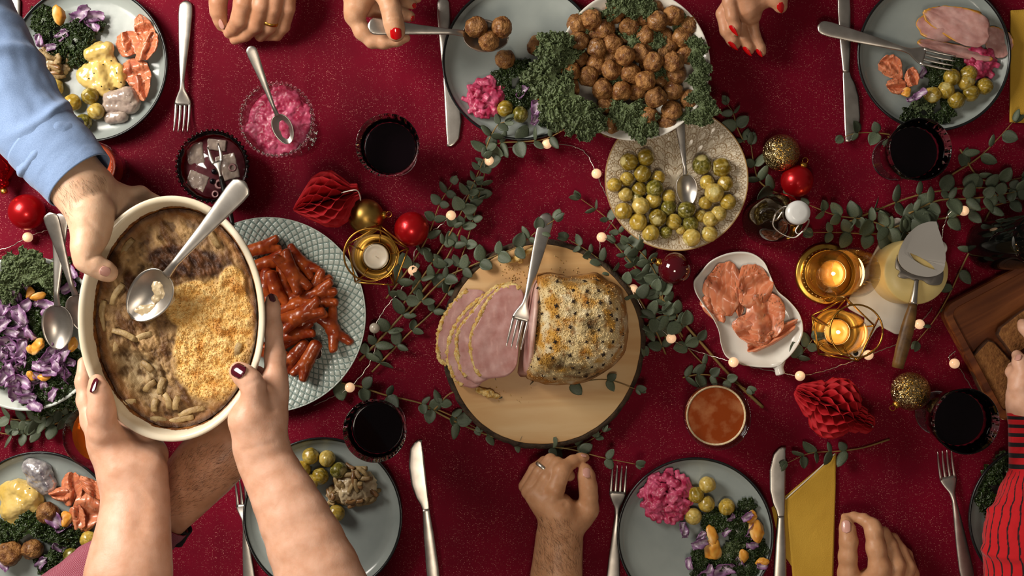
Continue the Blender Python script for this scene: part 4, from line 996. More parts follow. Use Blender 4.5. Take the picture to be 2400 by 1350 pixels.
sprig([(2085, 1030), (2020, 1050), (1960, 1058), (1900, 1062), (1845, 1085)], 'eucalyptus sprig above the yellow napkin with a long bare stem', 5, 44, (.006, .010), .0011, .42)
sprig([(230, 950), (150, 985), (80, 1012), (20, 1018), (-30, 1005)], 'eucalyptus sprig under the salad bowl, lower one', 8, 46, (.006, .008), .0013)
sprig([(200, 975), (130, 975), (60, 985), (-20, 975)], 'eucalyptus sprig under the salad bowl, hugging its rim', 7, 46, (.012, .012), .0013)
sprig([(220, 1000), (160, 960), (100, 985), (40, 1010)], 'eucalyptus sprig between salad bowl and amber glass', 6, 44, (.010, .012), .0013)
# ------------------------------------------------------------------ food building blocks
fr = random.Random(5)
mat('meatball', '#5f3414', '#ab7a45', scale=110, rough=.42, bump=1.0, bscale=330, bdist=.0034, detail=7, vary=.16, spec=.4, coat=.15)
def meatball_mesh(seed):
    v, f = ico(4); n = np.random.RandomState(seed)
    d = np.ones(len(v))
    for k in range(9):                       # flattened, slightly angular sides
        a = n.normal(size=3); a /= np.linalg.norm(a); t = v @ a; lim = n.uniform(.80, .92); d = np.minimum(d, np.where(t > 0.05, lim / np.maximum(t, .05), 9))
    d = np.minimum(d, 1.0) * (1 + .06 * fbm(v * 2.2 + seed, 3, seed) + .085 * fbm(v * 5.5 + seed, 4, seed + 3) - .05 * sstep(.25, .6, fbm(v * 4 + 9, 2, seed + 8)))
    return mesh('meatball', v * d[:, None] * .0166, f)
MB = [meatball_mesh(s) for s in range(5)]
def meatball(px, py, z, label, group, s=1.0):
    o = obj('meatball', fr.choice(MB), M['meatball'], None, P(px, py, z), [fr.uniform(0, 6) for _ in range(3)], s); tag(o, label, 'meatball', group); return o
# sprouts: overlapping wrapped leaves stepping over each other
def sprout_mesh(seed, c_lo, c_hi, c_dark):
    v, f = ico(4); n = np.random.RandomState(seed); N = len(v)
    h = np.zeros(N); top = np.zeros(N); edge = np.zeros(N)
    for k in range(7):
        a = 2.4 * k + n.uniform(-.3, .3); c = np.array([math.cos(a) * .75, math.sin(a) * .75, n.uniform(-.25, .35)]); c /= np.linalg.norm(c)
        ang = np.arccos(np.clip(v @ c, -1, 1)) + .10 * fbm(v * 3 + k, 2, seed + k); lim = n.uniform(.85, 1.2)
        ins = sstep(lim, lim - .07, ang); h = h * (1 - ins) + ins * (h + .035); edge = edge * (1 - ins) + np.exp(-((ang - lim + .06) / .05) ** 2)
        top = np.where(ins > .5, k, top)
    az = np.arctan2(v[:, 1], v[:, 0]); vein = .5 + .5 * np.sin(az * 9 + top * 2 + 3 * fbm(v * 2, 2, seed))
    r = 1 + h - .08 + .03 * fbm(v * 2.5, 3, seed) + .012 * vein * (v[:, 2] > -.8)
    r *= np.where(v[:, 2] < -.86, .93, 1.0)       # cut stalk end
    p = v * r[:, None] * [1, 1, 1.08]
    t = np.clip(.5 + .9 * fbm(v * 1.6 + seed, 3, seed + 20) + .25 * (v[:, 2]) * -1, 0, 1)
    col = mixc(hexc(c_hi), hexc(c_lo), t); col = mixc(col, hexc(c_dark), .7 * sstep(.2, .6, fbm(v * 2.8 + 5, 4, seed + 8)))
    col = mixc(col, hexc('#d2c98a'), .30 * (vein > .85) * 1.0); col = mixc(col, hexc('#cfc07e'), sstep(-.84, -.9, v[:, 2]) * .9)
    col = mixc(col, hexc(c_dark), .45 * np.clip(edge, 0, 1))
    return mesh('sprout', p * .0133, f, col)
mat('sprout', (1, 1, 1), rough=.26, attr=True, vary=.15, bump=.15, bscale=250, coat=.2)
SP = [sprout_mesh(1, '#725c12', '#a88a2a', '#3c3a0e'), sprout_mesh(2, '#94761c', '#caa848', '#5a5414'), sprout_mesh(3, '#a6882e', '#d8bc6a', '#70661e'), sprout_mesh(4, '#4a4610', '#857826', '#282a0a'), sprout_mesh(5, '#997c22', '#cdae4e', '#48450e')]
def sprout(px, py, z, r, label, group, k=None):
    o = obj('brussels_sprout', SP[k] if k is not None else fr.choice(SP), M['sprout'], None, P(px, py, z), [fr.uniform(0, 6.28) for _ in range(3)], r / 19.5); tag(o, label, 'sprout', group); return o
# curly kale
def kale_mesh(seed, nr=64, nt=150, spread=2.2):
    n = np.random.RandomState(seed); r = np.linspace(0, 1, nr) ** .9; th = np.linspace(-spread, spread, nt); R, T = np.meshgrid(r, th, indexing='ij')
    tq = np.stack([np.cos(T), np.sin(T), 0 * T + seed], -1); lob = 1 + .22 * noise(tq * 2.2, seed) + .12 * noise(tq * 5, seed + 1) + .08 * R * noise(tq * 14, seed + 2)
    x = R * np.cos(T) * lob * (.62 + .38 * np.cos(T * .5)) + .35; y = R * np.sin(T) * lob * .8; w = sstep(.05, .45, R)
    q = np.stack([x, y, 0 * x + seed * 3.1], -1); n5 = noise(q * 5, seed); r1 = 1 - np.abs(noise(q * 9 + .3 * n5[..., None], seed + 3)) * 2.2; r2 = 1 - np.abs(noise(q * 19, seed + 4)) * 2.2
    z = .10 + .20 * (1 - R ** 2) + w * (.15 * n5 + .11 * r1 + .08 * r2) - .12 * R ** 2
    x = x + w * .05 * noise(q * 12, seed + 5); y = y + w * .05 * noise(q * 12, seed + 6)
    rib = np.maximum(np.exp(-(T / .07) ** 2) * (1 - R) ** .5, .8 * np.exp(-((np.abs(np.abs(T) - .7)) / .05) ** 2) * (1 - R) ** 1.4)
    t = np.clip(.35 + .45 * r1 * .6 + .35 * r2 * .6, 0, 1); tint = mixc(np.array([.62, .68, .55]), np.array([1.4, 1.4, 1.22]), t)
    tint = mixc(tint, np.array([1.9, 1.9, 1.5]), np.clip(rib, 0, 1)); tint = mixc(tint, np.array([1.6, 1.6, 1.35]), .8 * sstep(.965, 1, R))
    v, f = sheet(np.stack([x, y, z], -1), .010)
    return mesh('kale_leaf', v, f, np.vstack([tint.reshape(-1, 3)] * 2))
KA = [kale_mesh(s) for s in (1, 2, 3, 4)]
mat('kale_raw', '#434e34', '#5c6849', scale=60, rough=.55, attr=True, vary=.12)
mat('kale_cooked', '#1c2a12', '#2c3a16', scale=60, rough=.28, attr=True, vary=.15, coat=.25)
def kale(px, py, z, rpx, ang, cooked, label, group, tilt=0.0, zs=.8):
    s = rpx * 1.25 * S(z); p = P(px, py, z); a = math.radians(ang)
    me = fr.choice(KA).copy() if False else fr.choice(KAC if cooked else KAR)
    o = obj('kale_leaf', me, None, None); o.matrix_world = Matrix.Translation(p - Vector((math.cos(a), math.sin(a), 0)) * s * .5) @ Matrix.Rotation(a, 4, 'Z') @ Matrix.Rotation(tilt, 4, 'Y') @ Matrix.Diagonal((s, s, s * zs, 1))
    tag(o, label, 'kale', group); return o
KAR = []; KAC = []
for k_ in KA:
    a_ = k_.copy(); a_.materials.append(M['kale_raw']); KAR.append(a_); b_ = k_.copy(); b_.materials.append(M['kale_cooked']); KAC.append(b_)
# red cabbage shreds
def cabbage_mesh(seed):
    n = np.random.RandomState(seed); nu, nv = 22, 8; u = np.linspace(-1, 1, nu); v = np.linspace(-1, 1, nv); U, V = np.meshgrid(u, v, indexing='ij')
    bend = n.uniform(-1.2, 1.2); w = .48 * (1 - .35 * np.abs(U) ** 2 + .25 * fbm(np.stack([U * 2, 0 * U, 0 * U + seed], -1), 2, seed))
    x = np.sin(U * (1 + abs(bend) * .4)) * .95; y = V * w + bend * .28 * U ** 2; cu = n.uniform(.25, .5)
    z = cu * V ** 2 * .8 + .22 * np.sin(U * n.uniform(2, 4) + n.uniform(0, 6)) + .12 * np.sin(V * 5 + U * 6) + .1 * fbm(np.stack([U * 3, V * 3, 0 * U + seed], -1), 2, seed + 3)
    q = fbm(np.stack([U * 2.5, V * 2.5, 0 * U + seed * 3], -1), 3, seed + 9)
    c = mixc(hexc('#734c76'), hexc('#9c7c9c'), np.clip(.5 + q, 0, 1)); c = mixc(c, hexc('#d8cad4'), .75 * np.exp(-(V / .3) ** 2) * (U > -.6)); c = mixc(c, hexc('#5c2658'), .8 * sstep(.6, 1, np.abs(V)))
    vv, ff = sheet(np.stack([x, y, z], -1), .05)
    return mesh('cabbage_shred', vv, ff, np.vstack([c.reshape(-1, 3)] * 2))
mat('cabbage', (1, 1, 1), rough=.34, attr=True, vary=.3, coat=.12, sss=.15, sssr=(1, .6, 1), ssss=.003)
CB = [cabbage_mesh(s) for s in range(1, 7)]
def cabbage(px, py, z, rpx, label, group, ang=None):
    o = obj('cabbage_shred', fr.choice(CB), M['cabbage'], None, P(px, py, z), (fr.uniform(-.5, .5), fr.uniform(-.5, .5), math.radians(ang) if ang is not None else fr.uniform(0, 6.3)), rpx * S(z)); tag(o, label, 'cabbage', group); return o
def orange_mesh(seed):
    v, f = ico(3); n = np.random.RandomState(seed)
    d = np.ones(len(v))
    for k in range(7):
        a = n.normal(size=3); a /= np.linalg.norm(a); t = v @ a; d = np.minimum(d, np.where(t > .05, n.uniform(.5, .8) / np.maximum(t, .05), 9))
    v = v * np.minimum(d, 1)[:, None]; p = v * [1.25, .85, .42]; p *= (1 + .14 * fbm(v * 2 + seed, 3, seed) + .05 * fbm(v * 7, 2, seed))[:, None]
    c = mixc(hexc('#c9781c'), hexc('#e8b04c'), np.clip(.5 + fbm(v * 3, 3, seed), 0, 1)); c = mixc(c, hexc('#f0d49a'), .6 * sstep(.55, .9, np.abs(v[:, 1])))
    return mesh('orange_piece', p, f, c)
mat('orange', (1, 1, 1), rough=.36, attr=True, coat=.08, sss=.1, sssr=(1, .5, .1))
OR = [orange_mesh(s) for s in (1, 2, 3)]
def orange(px, py, z, rpx, label, group, ang=None):
    o = obj('orange_piece', fr.choice(OR), M['orange'], None, P(px, py, z), (fr.uniform(-.5, .5), fr.uniform(-.4, .4), math.radians(ang) if ang is not None else fr.uniform(0, 6.3)), rpx * S(z)); tag(o, label, 'orange', group); return o
# folded sheets: salmon, ham
def patch(corners, z0, h, nf, seed, thick, colf, name, m, label, cat, group=None, axis=0, ph=0.0, nu=44, nv=36, edge=.06, tilt=0.0, fold=.0035):
    """quad of pixel corners (a,b,c,d round) turned into a softly folded slice"""
    cm = np.mean(corners, 0); a, b, c, d = [cm + (np.array(q, float) - cm) * 1.2 for q in corners]; u = np.linspace(0, 1, nu); v = np.linspace(0, 1, nv); U, V = np.meshgrid(u, v, indexing='ij')
    rr = lambda t: t + edge * .5 * np.sin(2 * np.pi * t)
    n0 = fbm(np.stack([U * 2.2, V * 2.2, 0 * U + seed], -1), 3, seed); n1 = fbm(np.stack([U * 2.2, V * 2.2, 0 * U + seed], -1), 3, seed + 7)
    # round the corners by pulling the square towards a disc
    su, sv = 2 * U - 1, 2 * V - 1; k = .92; du = su * np.sqrt(1 - k * sv ** 2 / 2); dv = sv * np.sqrt(1 - k * su ** 2 / 2)
    Uu = (du + 1) / 2 + edge * n0; Vv = (dv + 1) / 2 + edge * n1
    px = ((1 - Uu) * (1 - Vv))[..., None] * a + (Uu * (1 - Vv))[..., None] * b + (Uu * Vv)[..., None] * c + ((1 - Uu) * Vv)[..., None] * d
    W = U if axis == 0 else V
    z = z0 + h * (.5 - .5 * np.cos(2 * np.pi * (nf * (W + .10 * n1) + ph))) + tilt * (W - .5) + fold * n0
    s = K * (CAM_H - z) / CAM_H; g = np.stack([(px[..., 0] - 1200) * s, -(px[..., 1] - 675) * s, z], -1)
    if np.cross(g[1, 0] - g[0, 0], g[0, 1] - g[0, 0])[2] < 0: g = g[:, ::-1]
    col = colf(U, V, z, seed); ctr = g.reshape(-1, 3).mean(0); ctr[2] = z0
    vv, ff = sheet(g - ctr, thick); o = obj(name, mesh(name, vv, ff, np.vstack([col.reshape(-1, 3)] * 2)), m, None, ctr); tag(o, label, cat, group); return o
def salmon_col(U, V, z, seed):
    q = fbm(np.stack([U * 3, V * 3, 0 * U + seed], -1), 3, seed); st = .5 + .5 * np.sin((V * 1.2 + U * .5 + .18 * q) * 30)
    c = mixc(hexc('#c46c46'), hexc('#d48660'), np.clip(.5 + q, 0, 1)); c = mixc(c, hexc('#e6b496'), .42 * sstep(.85, 1.0, st))
    c = mixc(c, hexc('#a65c48'), .6 * sstep(.15, .5, fbm(np.stack([U * 2, V * 2, 0 * U + seed * 2], -1), 3, seed + 31)))
    dill = sstep(.30, .36, fbm(np.stack([U * 26, V * 20, 0 * U + seed], -1), 2, seed + 11)) * sstep(.1, .5, fbm(np.stack([U * 3, V * 3, 0 * U], -1), 2, seed + 17) + .45 * (np.abs(V - .5) * 2) ** 2)
    return mixc(c, hexc('#25280f'), .9 * dill)
mat('salmon', (1, 1, 1), rough=.3, attr=True, coat=.2, sss=.25, sssr=(1, .35, .15), ssss=.004)
def salmon(corners, z0, h, nf, seed, label, group, **k): return patch(corners, z0, h * .62, nf * 1.75, seed, .0016, salmon_col, 'salmon_slice', M['salmon'], label, 'salmon', group, edge=.09, fold=.0045, **k)
def ham_col(U, V, z, seed):
    q = fbm(np.stack([U * 4, V * 3, 0 * U + seed], -1), 4, seed); c = mixc(hexc('#bb8c86'), hexc('#d2aca4'), np.clip(.5 + .9 * q, 0, 1))
    e = np.maximum(np.abs(2 * U - 1), np.abs(2 * V - 1)); w = fbm(np.stack([U * 8, V * 8, 0 * U], -1), 2, seed)
    return mixc(c, hexc('#cf9a35'), sstep(.90, .96, e + .05 * w) * sstep(.35, .5, V + .3 * U))
mat('ham_meat', (1, 1, 1), '#dcc2bc', scale=55, detail=10, lo=.3, hi=.72, rough=.38, attr=True, bump=.12, bscale=350, sss=.15, sssr=(1, .4, .3), ssss=.004)
# blobs by distance field
def blob(name, parts, h, m, label, cat, bump=None, colf=None, group=None, k=.004, flat=None, noise_amp=0):
    """parts: list of (px,py,z,rpx) balls / ('b',px,py,z,hx,hy,hz,rotz,r) boxes / ('c', [(px,py,z,rpx)...]) chains"""
    W = []
    for p in parts:
        if p[0] == 'c': W += [(P(*q[:3]), q[3] * S(q[2])) for q in p[1]]
        elif p[0] == 'b': W.append((P(*p[1:4]), max(p[4:7]) * 1.5 * K))
        else: W.append((P(*p[:3]), max(p[3:]) * S(p[2])))
    lo = np.min([np.array(c) - r for c, r in W], 0) - 4 * h - k; hi = np.max([np.array(c) + r for c, r in W], 0) + 4 * h + k
    s = SDF(lo, hi, h)
    for p in parts:
        if p[0] == 'c': s.caps([(P(*q[:3]), q[3] * S(q[2])) for q in p[1]], k)
        elif p[0] == 'b':
            rz = p[7]; R = np.array(Matrix.Rotation(rz, 3, 'Z') @ Matrix.Rotation(p[8] if len(p) > 9 else 0, 3, 'X')); s.rbox(P(*p[1:4]), np.array(p[4:7]) * K, p[-1] * K, k, R)
        elif len(p) == 4: s.caps([(P(*p[:3]), p[3] * S(p[2]))], k)
        else: s.ell(P(*p[:3]), np.array(p[3:6]) * K, k)
    if bump: s.bump(*bump)
    if flat is not None:
        X = s.all(); s.d = np.maximum(s.d, (flat - X[..., 2]).astype(np.float32))
    v, f = s.mesh(); c = np.array([(lo[0] + hi[0]) / 2, (lo[1] + hi[1]) / 2, v[:, 2].min()])
    col = colf(v) if colf else None
    o = obj(name, mesh(name, v - c, f, col), m, None, c)
    if label: tag(o, label, cat, group)
    return o

# ------------------------------------------------------------------ meatball bowl
zl = (.0545, .068, .082)
for x, y, l in [(215,225,0),(345,180,1),(555,125,1),(710,95,0),(460,275,1),(695,255,1),(820,180,0),(955,195,2),(940,90,0),(1105,150,1),(1245,235,0),(1180,345,1),(850,335,1),(1015,350,0),(225,380,1),(365,330,0),(390,450,1),(540,410,1),(655,520,2),(820,490,1),(225,550,0),(385,605,0),(530,650,1),(140,670,1),(315,715,1),(140,820,1),(450,830,1),(615,850,1),(710,690,1),(850,745,2),(775,855,0),(920,575,2),(1105,575,2),(1215,505,0),(1125,690,1),(1010,500,0),(985,760,0),(1100,845,1),(945,910,2),(1090,1035,1),(1250,930,0),(880,1085,1),(1050,1135,0),(480,970,0),(500,1175,0),(520,545,0),(640,370,0),(600,640,0),(880,620,0),(1060,420,0)]:
    zz = zl[l] + fr.uniform(-.003, .003); px, py = 1300 + x / 3.971, y / 3.971
    rim = math.hypot(px - 1487, py - 152) / 178; zz += max(0, rim - .72) * .05
    meatball(px, py, zz, 'browned meatball in the pile on the white bowl', 'meatballs piled in the white bowl', fr.uniform(.97, 1.08))
KG = 'raw curly kale around the meatballs'; KL = 'raw curly green kale leaf tucked under the meatballs in the white bowl'
for x, y, r, a, z in [(1300,118,46,150,.085),(1285,185,58,190,.085),(1330,235,66,215,.085),(1365,278,56,250,.085),(1310,262,50,225,.08),(1330,150,44,170,.07),(1470,262,48,265,.062),(1500,292,44,285,.066),(1628,118,30,10,.078),(1634,170,34,-10,.08),(1632,215,32,-15,.075),(1645,258,40,-25,.085),(1610,268,28,-40,.066),(1455,22,40,95,.072),(1502,24,36,70,.07),(1480,96,36,20,.062),(1535,108,34,120,.062),(1385,60,38,120,.06),(1580,55,34,45,.06),(1440,175,36,10,.056),(1560,190,36,80,.056)]:
    kale(x, y, z, r, a, False, KL, KG, -.25)

# ------------------------------------------------------------------ serving spoon load and loose meatballs
for x, y, z, s in ((1116, 64, .088, 1.08), (1177, 64, .084, 1.05), (1146, 96, .082, 1.0)): meatball(x, y, z, 'meatball lying in the held serving spoon', 'meatballs in the serving spoon', s)
meatball(1184, 138, .022, 'meatball on the grey plate directly below the serving spoon', None, 1.0)
meatball(1257, 107, .022, 'meatball on the grey plate beside the kale edge of the bowl', None, 1.0)
meatball(23, 1297, .024, 'meatball at the left image edge on the lower left plate', None, 1.28); meatball(76, 1289, .022, 'smaller meatball beside the kale on the lower left plate', None, 1.05); meatball(112, 1202, .022, 'meatball under the cabbage shred next to the mustard sauce', None, 1.1)

# ------------------------------------------------------------------ sprouts
for x, y, r in [(335,255,105),(540,205,105),(500,400,105),(685,445,85),(155,535,85),(310,465,85),(455,590,90),(650,575,105),(290,655,85),(475,795,105),(630,720,95),(820,675,85),(265,860,105),(445,990,110),(810,815,95),(680,935,105),(600,1125,105),(785,1115,75),(880,985,95),(1035,840,105),(1080,1010,95),(1095,1180,105),(1310,1135,95),(1325,955,95),(1425,890,95),(1210,915,75),(1265,755,80),(1370,635,115),(1285,505,90),(1505,520,95),(1215,290,115),(1460,325,115),(1540,745,95),(960,1080,60),(430,700,75)]:
    up = .004 if (x, y) in ((500, 400), (650, 575), (1370, 635), (475, 795), (1035, 840), (680, 935)) else 0
    px, py = 1410 + x / 5.191, 330 + y / 5.191; rim = max(0, math.hypot(px - 1586, py - 420) / 168 - .5) * .026
    sprout(px, py, .0075 + .0133 * r / 100 * 1.0 + up + rim, r / 5.0, 'boiled sprout on the cream feather plate', 'sprouts on the cream plate')
G = [('tl', (380,600),(500,705),(620,660),(660,765),(575,840)), ('tr', (1705,530),(1820,510),(1805,565),(1665,620),(1570,655),(1735,690),(1835,640),(1930,595)), ('bm', (563,507),(680,525),(505,600),(630,650),(760,605),(560,690),(745,910)), ('br', (1640,535),(1545,615),(1630,690),(1795,715),(1525,790)), ('bl', (455,1220),(560,1120)), ('tm', (540,750),(640,785))]
XF = {'tl': (0, 0, 2.935), 'tr': (1650, 0, 2.935), 'bm': (540, 900, 3.0), 'br': (1180, 980, 3.43), 'bl': (0, 850, 2.7), 'tm': (1000, 0, 2.934)}
def Q(k, x, y): o = XF[k]; return o[0] + x / o[2], o[1] + y / o[2]
NM = {'tl': 'herring plate by the blue sleeve', 'tr': 'plate with folded ham', 'bm': 'plate with the gratin heap', 'br': 'plate with orange pieces and beetroot', 'bl': 'lower left plate with meatballs', 'tm': 'plate under the serving spoon'}
for k, *pts in G:
    for x, y in pts:
        px, py = Q(k, x, y); sprout(px, py, .0205, 20, 'boiled sprout on the ' + NM[k], 'sprouts on the ' + NM[k])

# ------------------------------------------------------------------ kale, cabbage, orange on plates and in the salad bowl
def greens(k, items):
    for it in items:
        t, x, y, r, *a = it; px, py = Q(k, x, y); r = r / XF[k][2]
        if t == 'k': kale(px, py, .012, r, a[0] if a else fr.uniform(0, 360), True, 'dark cooked kale leaf on the ' + NM[k], 'cooked kale on the ' + NM[k], -.15, .8)
        elif t == 'c': cabbage(px, py, .024 + fr.uniform(-.004, .008), r, 'purple cabbage shred on the ' + NM[k], 'cabbage on the ' + NM[k], a[0] if a else None)
        elif t == 'r': kale(px, py, .014, r, a[0] if a else 60, False, 'pale green raw kale tip on the ' + NM[k], None, -.1, .8)
        elif t == 'o': orange(px, py, .026, r, 'orange segment piece on the ' + NM[k], 'orange pieces on the ' + NM[k], a[0] if a else None)
greens('tl', [('k', 300, 130, 95, 120), ('k', 540, 260, 120, 60), ('k', 480, 320, 130, 200), ('k', 540, 360, 100, 300), ('k', 660, 170, 70, 20), ('k', 330, 220, 80, 160), ('c', 560, 110, 90, 20), ('c', 650, 110, 80, 0), ('c', 640, 180, 60, -45), ('c', 430, 250, 70, 45), ('c', 270, 280, 55, 100), ('c', 350, 325, 50, 10), ('o', 415, 105, 62, 100)])
greens('tr', [('k', 1560, 540, 85, 30), ('k', 1620, 500, 80, 60), ('k', 1640, 770, 85, -30), ('k', 1420, 800, 75, 200), ('k', 1740, 450, 60, 80), ('k', 1500, 820, 80, 260), ('r', 1510, 740, 80, 80), ('c', 1500, 500, 45, 80), ('c', 1490, 650, 55, 30), ('c', 1420, 690, 35), ('o', 1395, 635, 40, 40)])
greens('br', [('k', 1800, 870, 160, 60), ('k', 1960, 710, 75, 70), ('k', 1900, 900, 140, 10), ('k', 1680, 830, 110, 140), ('k', 1800, 1120, 150, -60), ('k', 1600, 1130, 110, 200), ('k', 2000, 1050, 130, -20), ('k', 1620, 1240, 120, 250), ('k', 1950, 1200, 110, -60), ('r', 1850, 1080, 110, 70), ('c', 1445, 900, 75, 95), ('c', 1575, 1000, 80, 20), ('c', 1590, 950, 60, 60), ('c', 1990, 900, 80, 60), ('c', 1960, 790, 60, 30), ('c', 2000, 1010, 60), ('c', 1750, 1220, 100, 20), ('c', 1850, 1190, 60), ('c', 1490, 1170, 55), ('c', 1640, 1240, 80), ('c', 1790, 920, 45, 40), ('c', 1900, 1150, 50), ('c', 2080, 1190, 55), ('c', 1830, 800, 45), ('o', 1690, 940, 75, 110), ('o', 1690, 1060, 95, 70), ('o', 2045, 900, 90, 100), ('o', 1995, 790, 55, 40), ('o', 1940, 1110, 60, 100), ('o', 2080, 1150, 50)])
greens('bl', [('k', 200, 1040, 130, 90), ('k', 380, 1120, 130, 30), ('k', 30, 1070, 90, 180), ('k', 330, 1230, 120, -60), ('k', 420, 1060, 100, 10), ('k', 380, 1310, 110, 280), ('c', 340, 985, 85, -40), ('c', 400, 1040, 55), ('c', 265, 1270, 60, 60), ('c', 20, 1280, 50), ('c', 370, 1170, 45), ('o', 415, 985, 50, 80)])
greens('tm', [('k', 560, 540, 110, 150), ('k', 680, 520, 110, 40), ('k', 620, 640, 110, -60), ('k', 760, 640, 110, 0), ('k', 820, 800, 70, 0), ('c', 745, 490, 60, 60), ('c', 655, 640, 55, 50), ('c', 745, 640, 55, -60), ('c', 755, 740, 70, 80), ('c', 740, 810, 60, 70), ('c', 820, 440, 50), ('o', 790, 660, 35)])
for x, y, r, a in ((2344, 1124, 45, 60), (2322, 1165, 40, 250), (2370, 1100, 45, 20), (2335, 1195, 36, 240)): kale(x, y, .012, r, a, True, 'dark cooked kale leaf beside the striped red sleeve', 'cooked kale beside the striped sleeve', -.15, .8)
# salad bowl: bed of kale, cabbage shreds on top
sr = random.Random(11)
SN = 'in the cabbage salad bowl'
for x, y, r, a in ((40, 700, 60, 180), (110, 690, 55, 60), (90, 760, 60, 20), (20, 790, 55, 200), (150, 700, 50, 30), (60, 850, 60, 250), (120, 900, 60, -60), (160, 860, 55, -20), (30, 740, 50, 150), (70, 870, 50, 100), (140, 650, 50, 45), (100, 930, 45, 270), (170, 920, 45, -60), (10, 860, 50, 220), (65, 730, 45, 0), (75, 790, 40, 90)):
    kale(x, y, .044, r, a, True, 'dark cooked kale leaf ' + SN, 'cooked kale ' + SN, -.12, .8)
kale(62, 640, .075, 58, 115, False, 'large pale green curly kale leaf at the top of the cabbage salad', None, -.15, .9); kale(100, 650, .078, 46, 75, False, 'small pale kale leaf with white ribs beside the salad spoon', None, -.15, .9); kale(22, 672, .072, 40, 160, False, 'pale curly kale leaf at the upper left of the cabbage salad', None, -.1, .9)
for x, y, r in [(15,695,26),(10,715,28),(40,690,24),(20,730,28),(55,720,26),(50,735,30),(35,755,26),(45,700,22),(10,745,28),(110,715,22),(108,735,20),(90,710,16),(30,775,24),(45,790,26),(75,780,22),(20,800,24),(38,825,30),(55,815,26),(20,845,30),(40,850,28),(30,870,28),(55,870,26),(48,895,30),(35,915,30),(60,915,26),(70,935,26),(120,830,26),(105,845,22),(140,850,26),(150,835,24),(130,870,30),(155,865,26),(165,850,20),(110,865,24),(95,860,26),(150,885,30),(105,905,20),(130,925,20),(85,950,24),(170,640,22),(165,670,22),(10,880,26),(5,820,26),(80,895,18),(95,880,18),(60,760,20),(85,650,14),(65,670,16),(140,815,20),(8,760,24)]:
    cabbage(x + sr.uniform(-3, 3), y + sr.uniform(-3, 3), .060 + sr.uniform(-.002, .012), r, 'purple cabbage shred ' + SN, 'cabbage shreds ' + SN)
for x, y, r, a in ((70, 685, 14, 60), (90, 697, 16, 20), (85, 812, 24, 10), (72, 882, 14, 80), (103, 886, 13, 0), (173, 808, 16, 80), (8, 683, 10, 0), (75, 820, 14, 120)): orange(x, y, .070, r, 'orange segment piece ' + SN, 'orange pieces ' + SN, a)
# ------------------------------------------------------------------ wooden board and ham
mat('bark', '#2a2017', '#4a3826', scale=60, rough=.9, bump=1.0, bscale=120, bdist=.004)
BD_Z = .030
def ham_board():
    c = P(1272, 807, BD_Z); n = 180; a = np.linspace(0, 2 * np.pi, n, endpoint=False)
    wob = 1 + .008 * np.sin(3 * a + 1) + .006 * np.sin(5 * a) + .004 * noise(np.column_stack([np.cos(a) * 9, np.sin(a) * 9, 0 * a]), 3)
    o = np.column_stack([np.cos(a) * 228, np.sin(a) * 234]) * wob[:, None] * S(BD_Z)
    t = thing('serving_board', 'round slice of birch trunk with bark edge carrying the ham', 'board', (c.x, c.y, 0))
    obj('wood_top', mesh('board_wood', *slab(o, .0008, BD_Z, .001)), M['birch'], t)
    rough = (1 + .012 * fbm(np.column_stack([np.cos(a) * 14, np.sin(a) * 14, 0 * a]), 3, 8))[:, None]; rings = []
    for s, z in ((1.0, .0005), (1.040, .002), (1.062, .010), (1.056, .02), (1.040, .0275), (1.012, .0293), (.9995, .0285), (.999, .002)):
        zz = 1 + .010 * fbm(np.column_stack([np.cos(a) * 20, np.sin(a) * 20, 0 * a + z * 90]), 3, 9); rings.append(np.column_stack([o * s * (rough if 1.002 < s else 1) * (zz[:, None] if s > 1.002 else 1), np.full(n, z)]))
    obj('bark', mesh('board_bark', np.vstack(rings), grid_faces(8, n, True)), M['bark'], t)
ham_board()
HO = np.array([(1256,642),(1291,638),(1336,646),(1393,639),(1424,658),(1451,673),(1465,709),(1472,762),(1468,816),(1447,849),(1411,876),(1362,899),(1300,902),(1256,895),(1232,880),(1234,830),(1240,780),(1246,720)], float)
HTOP = .125; HC = HO.mean(0)
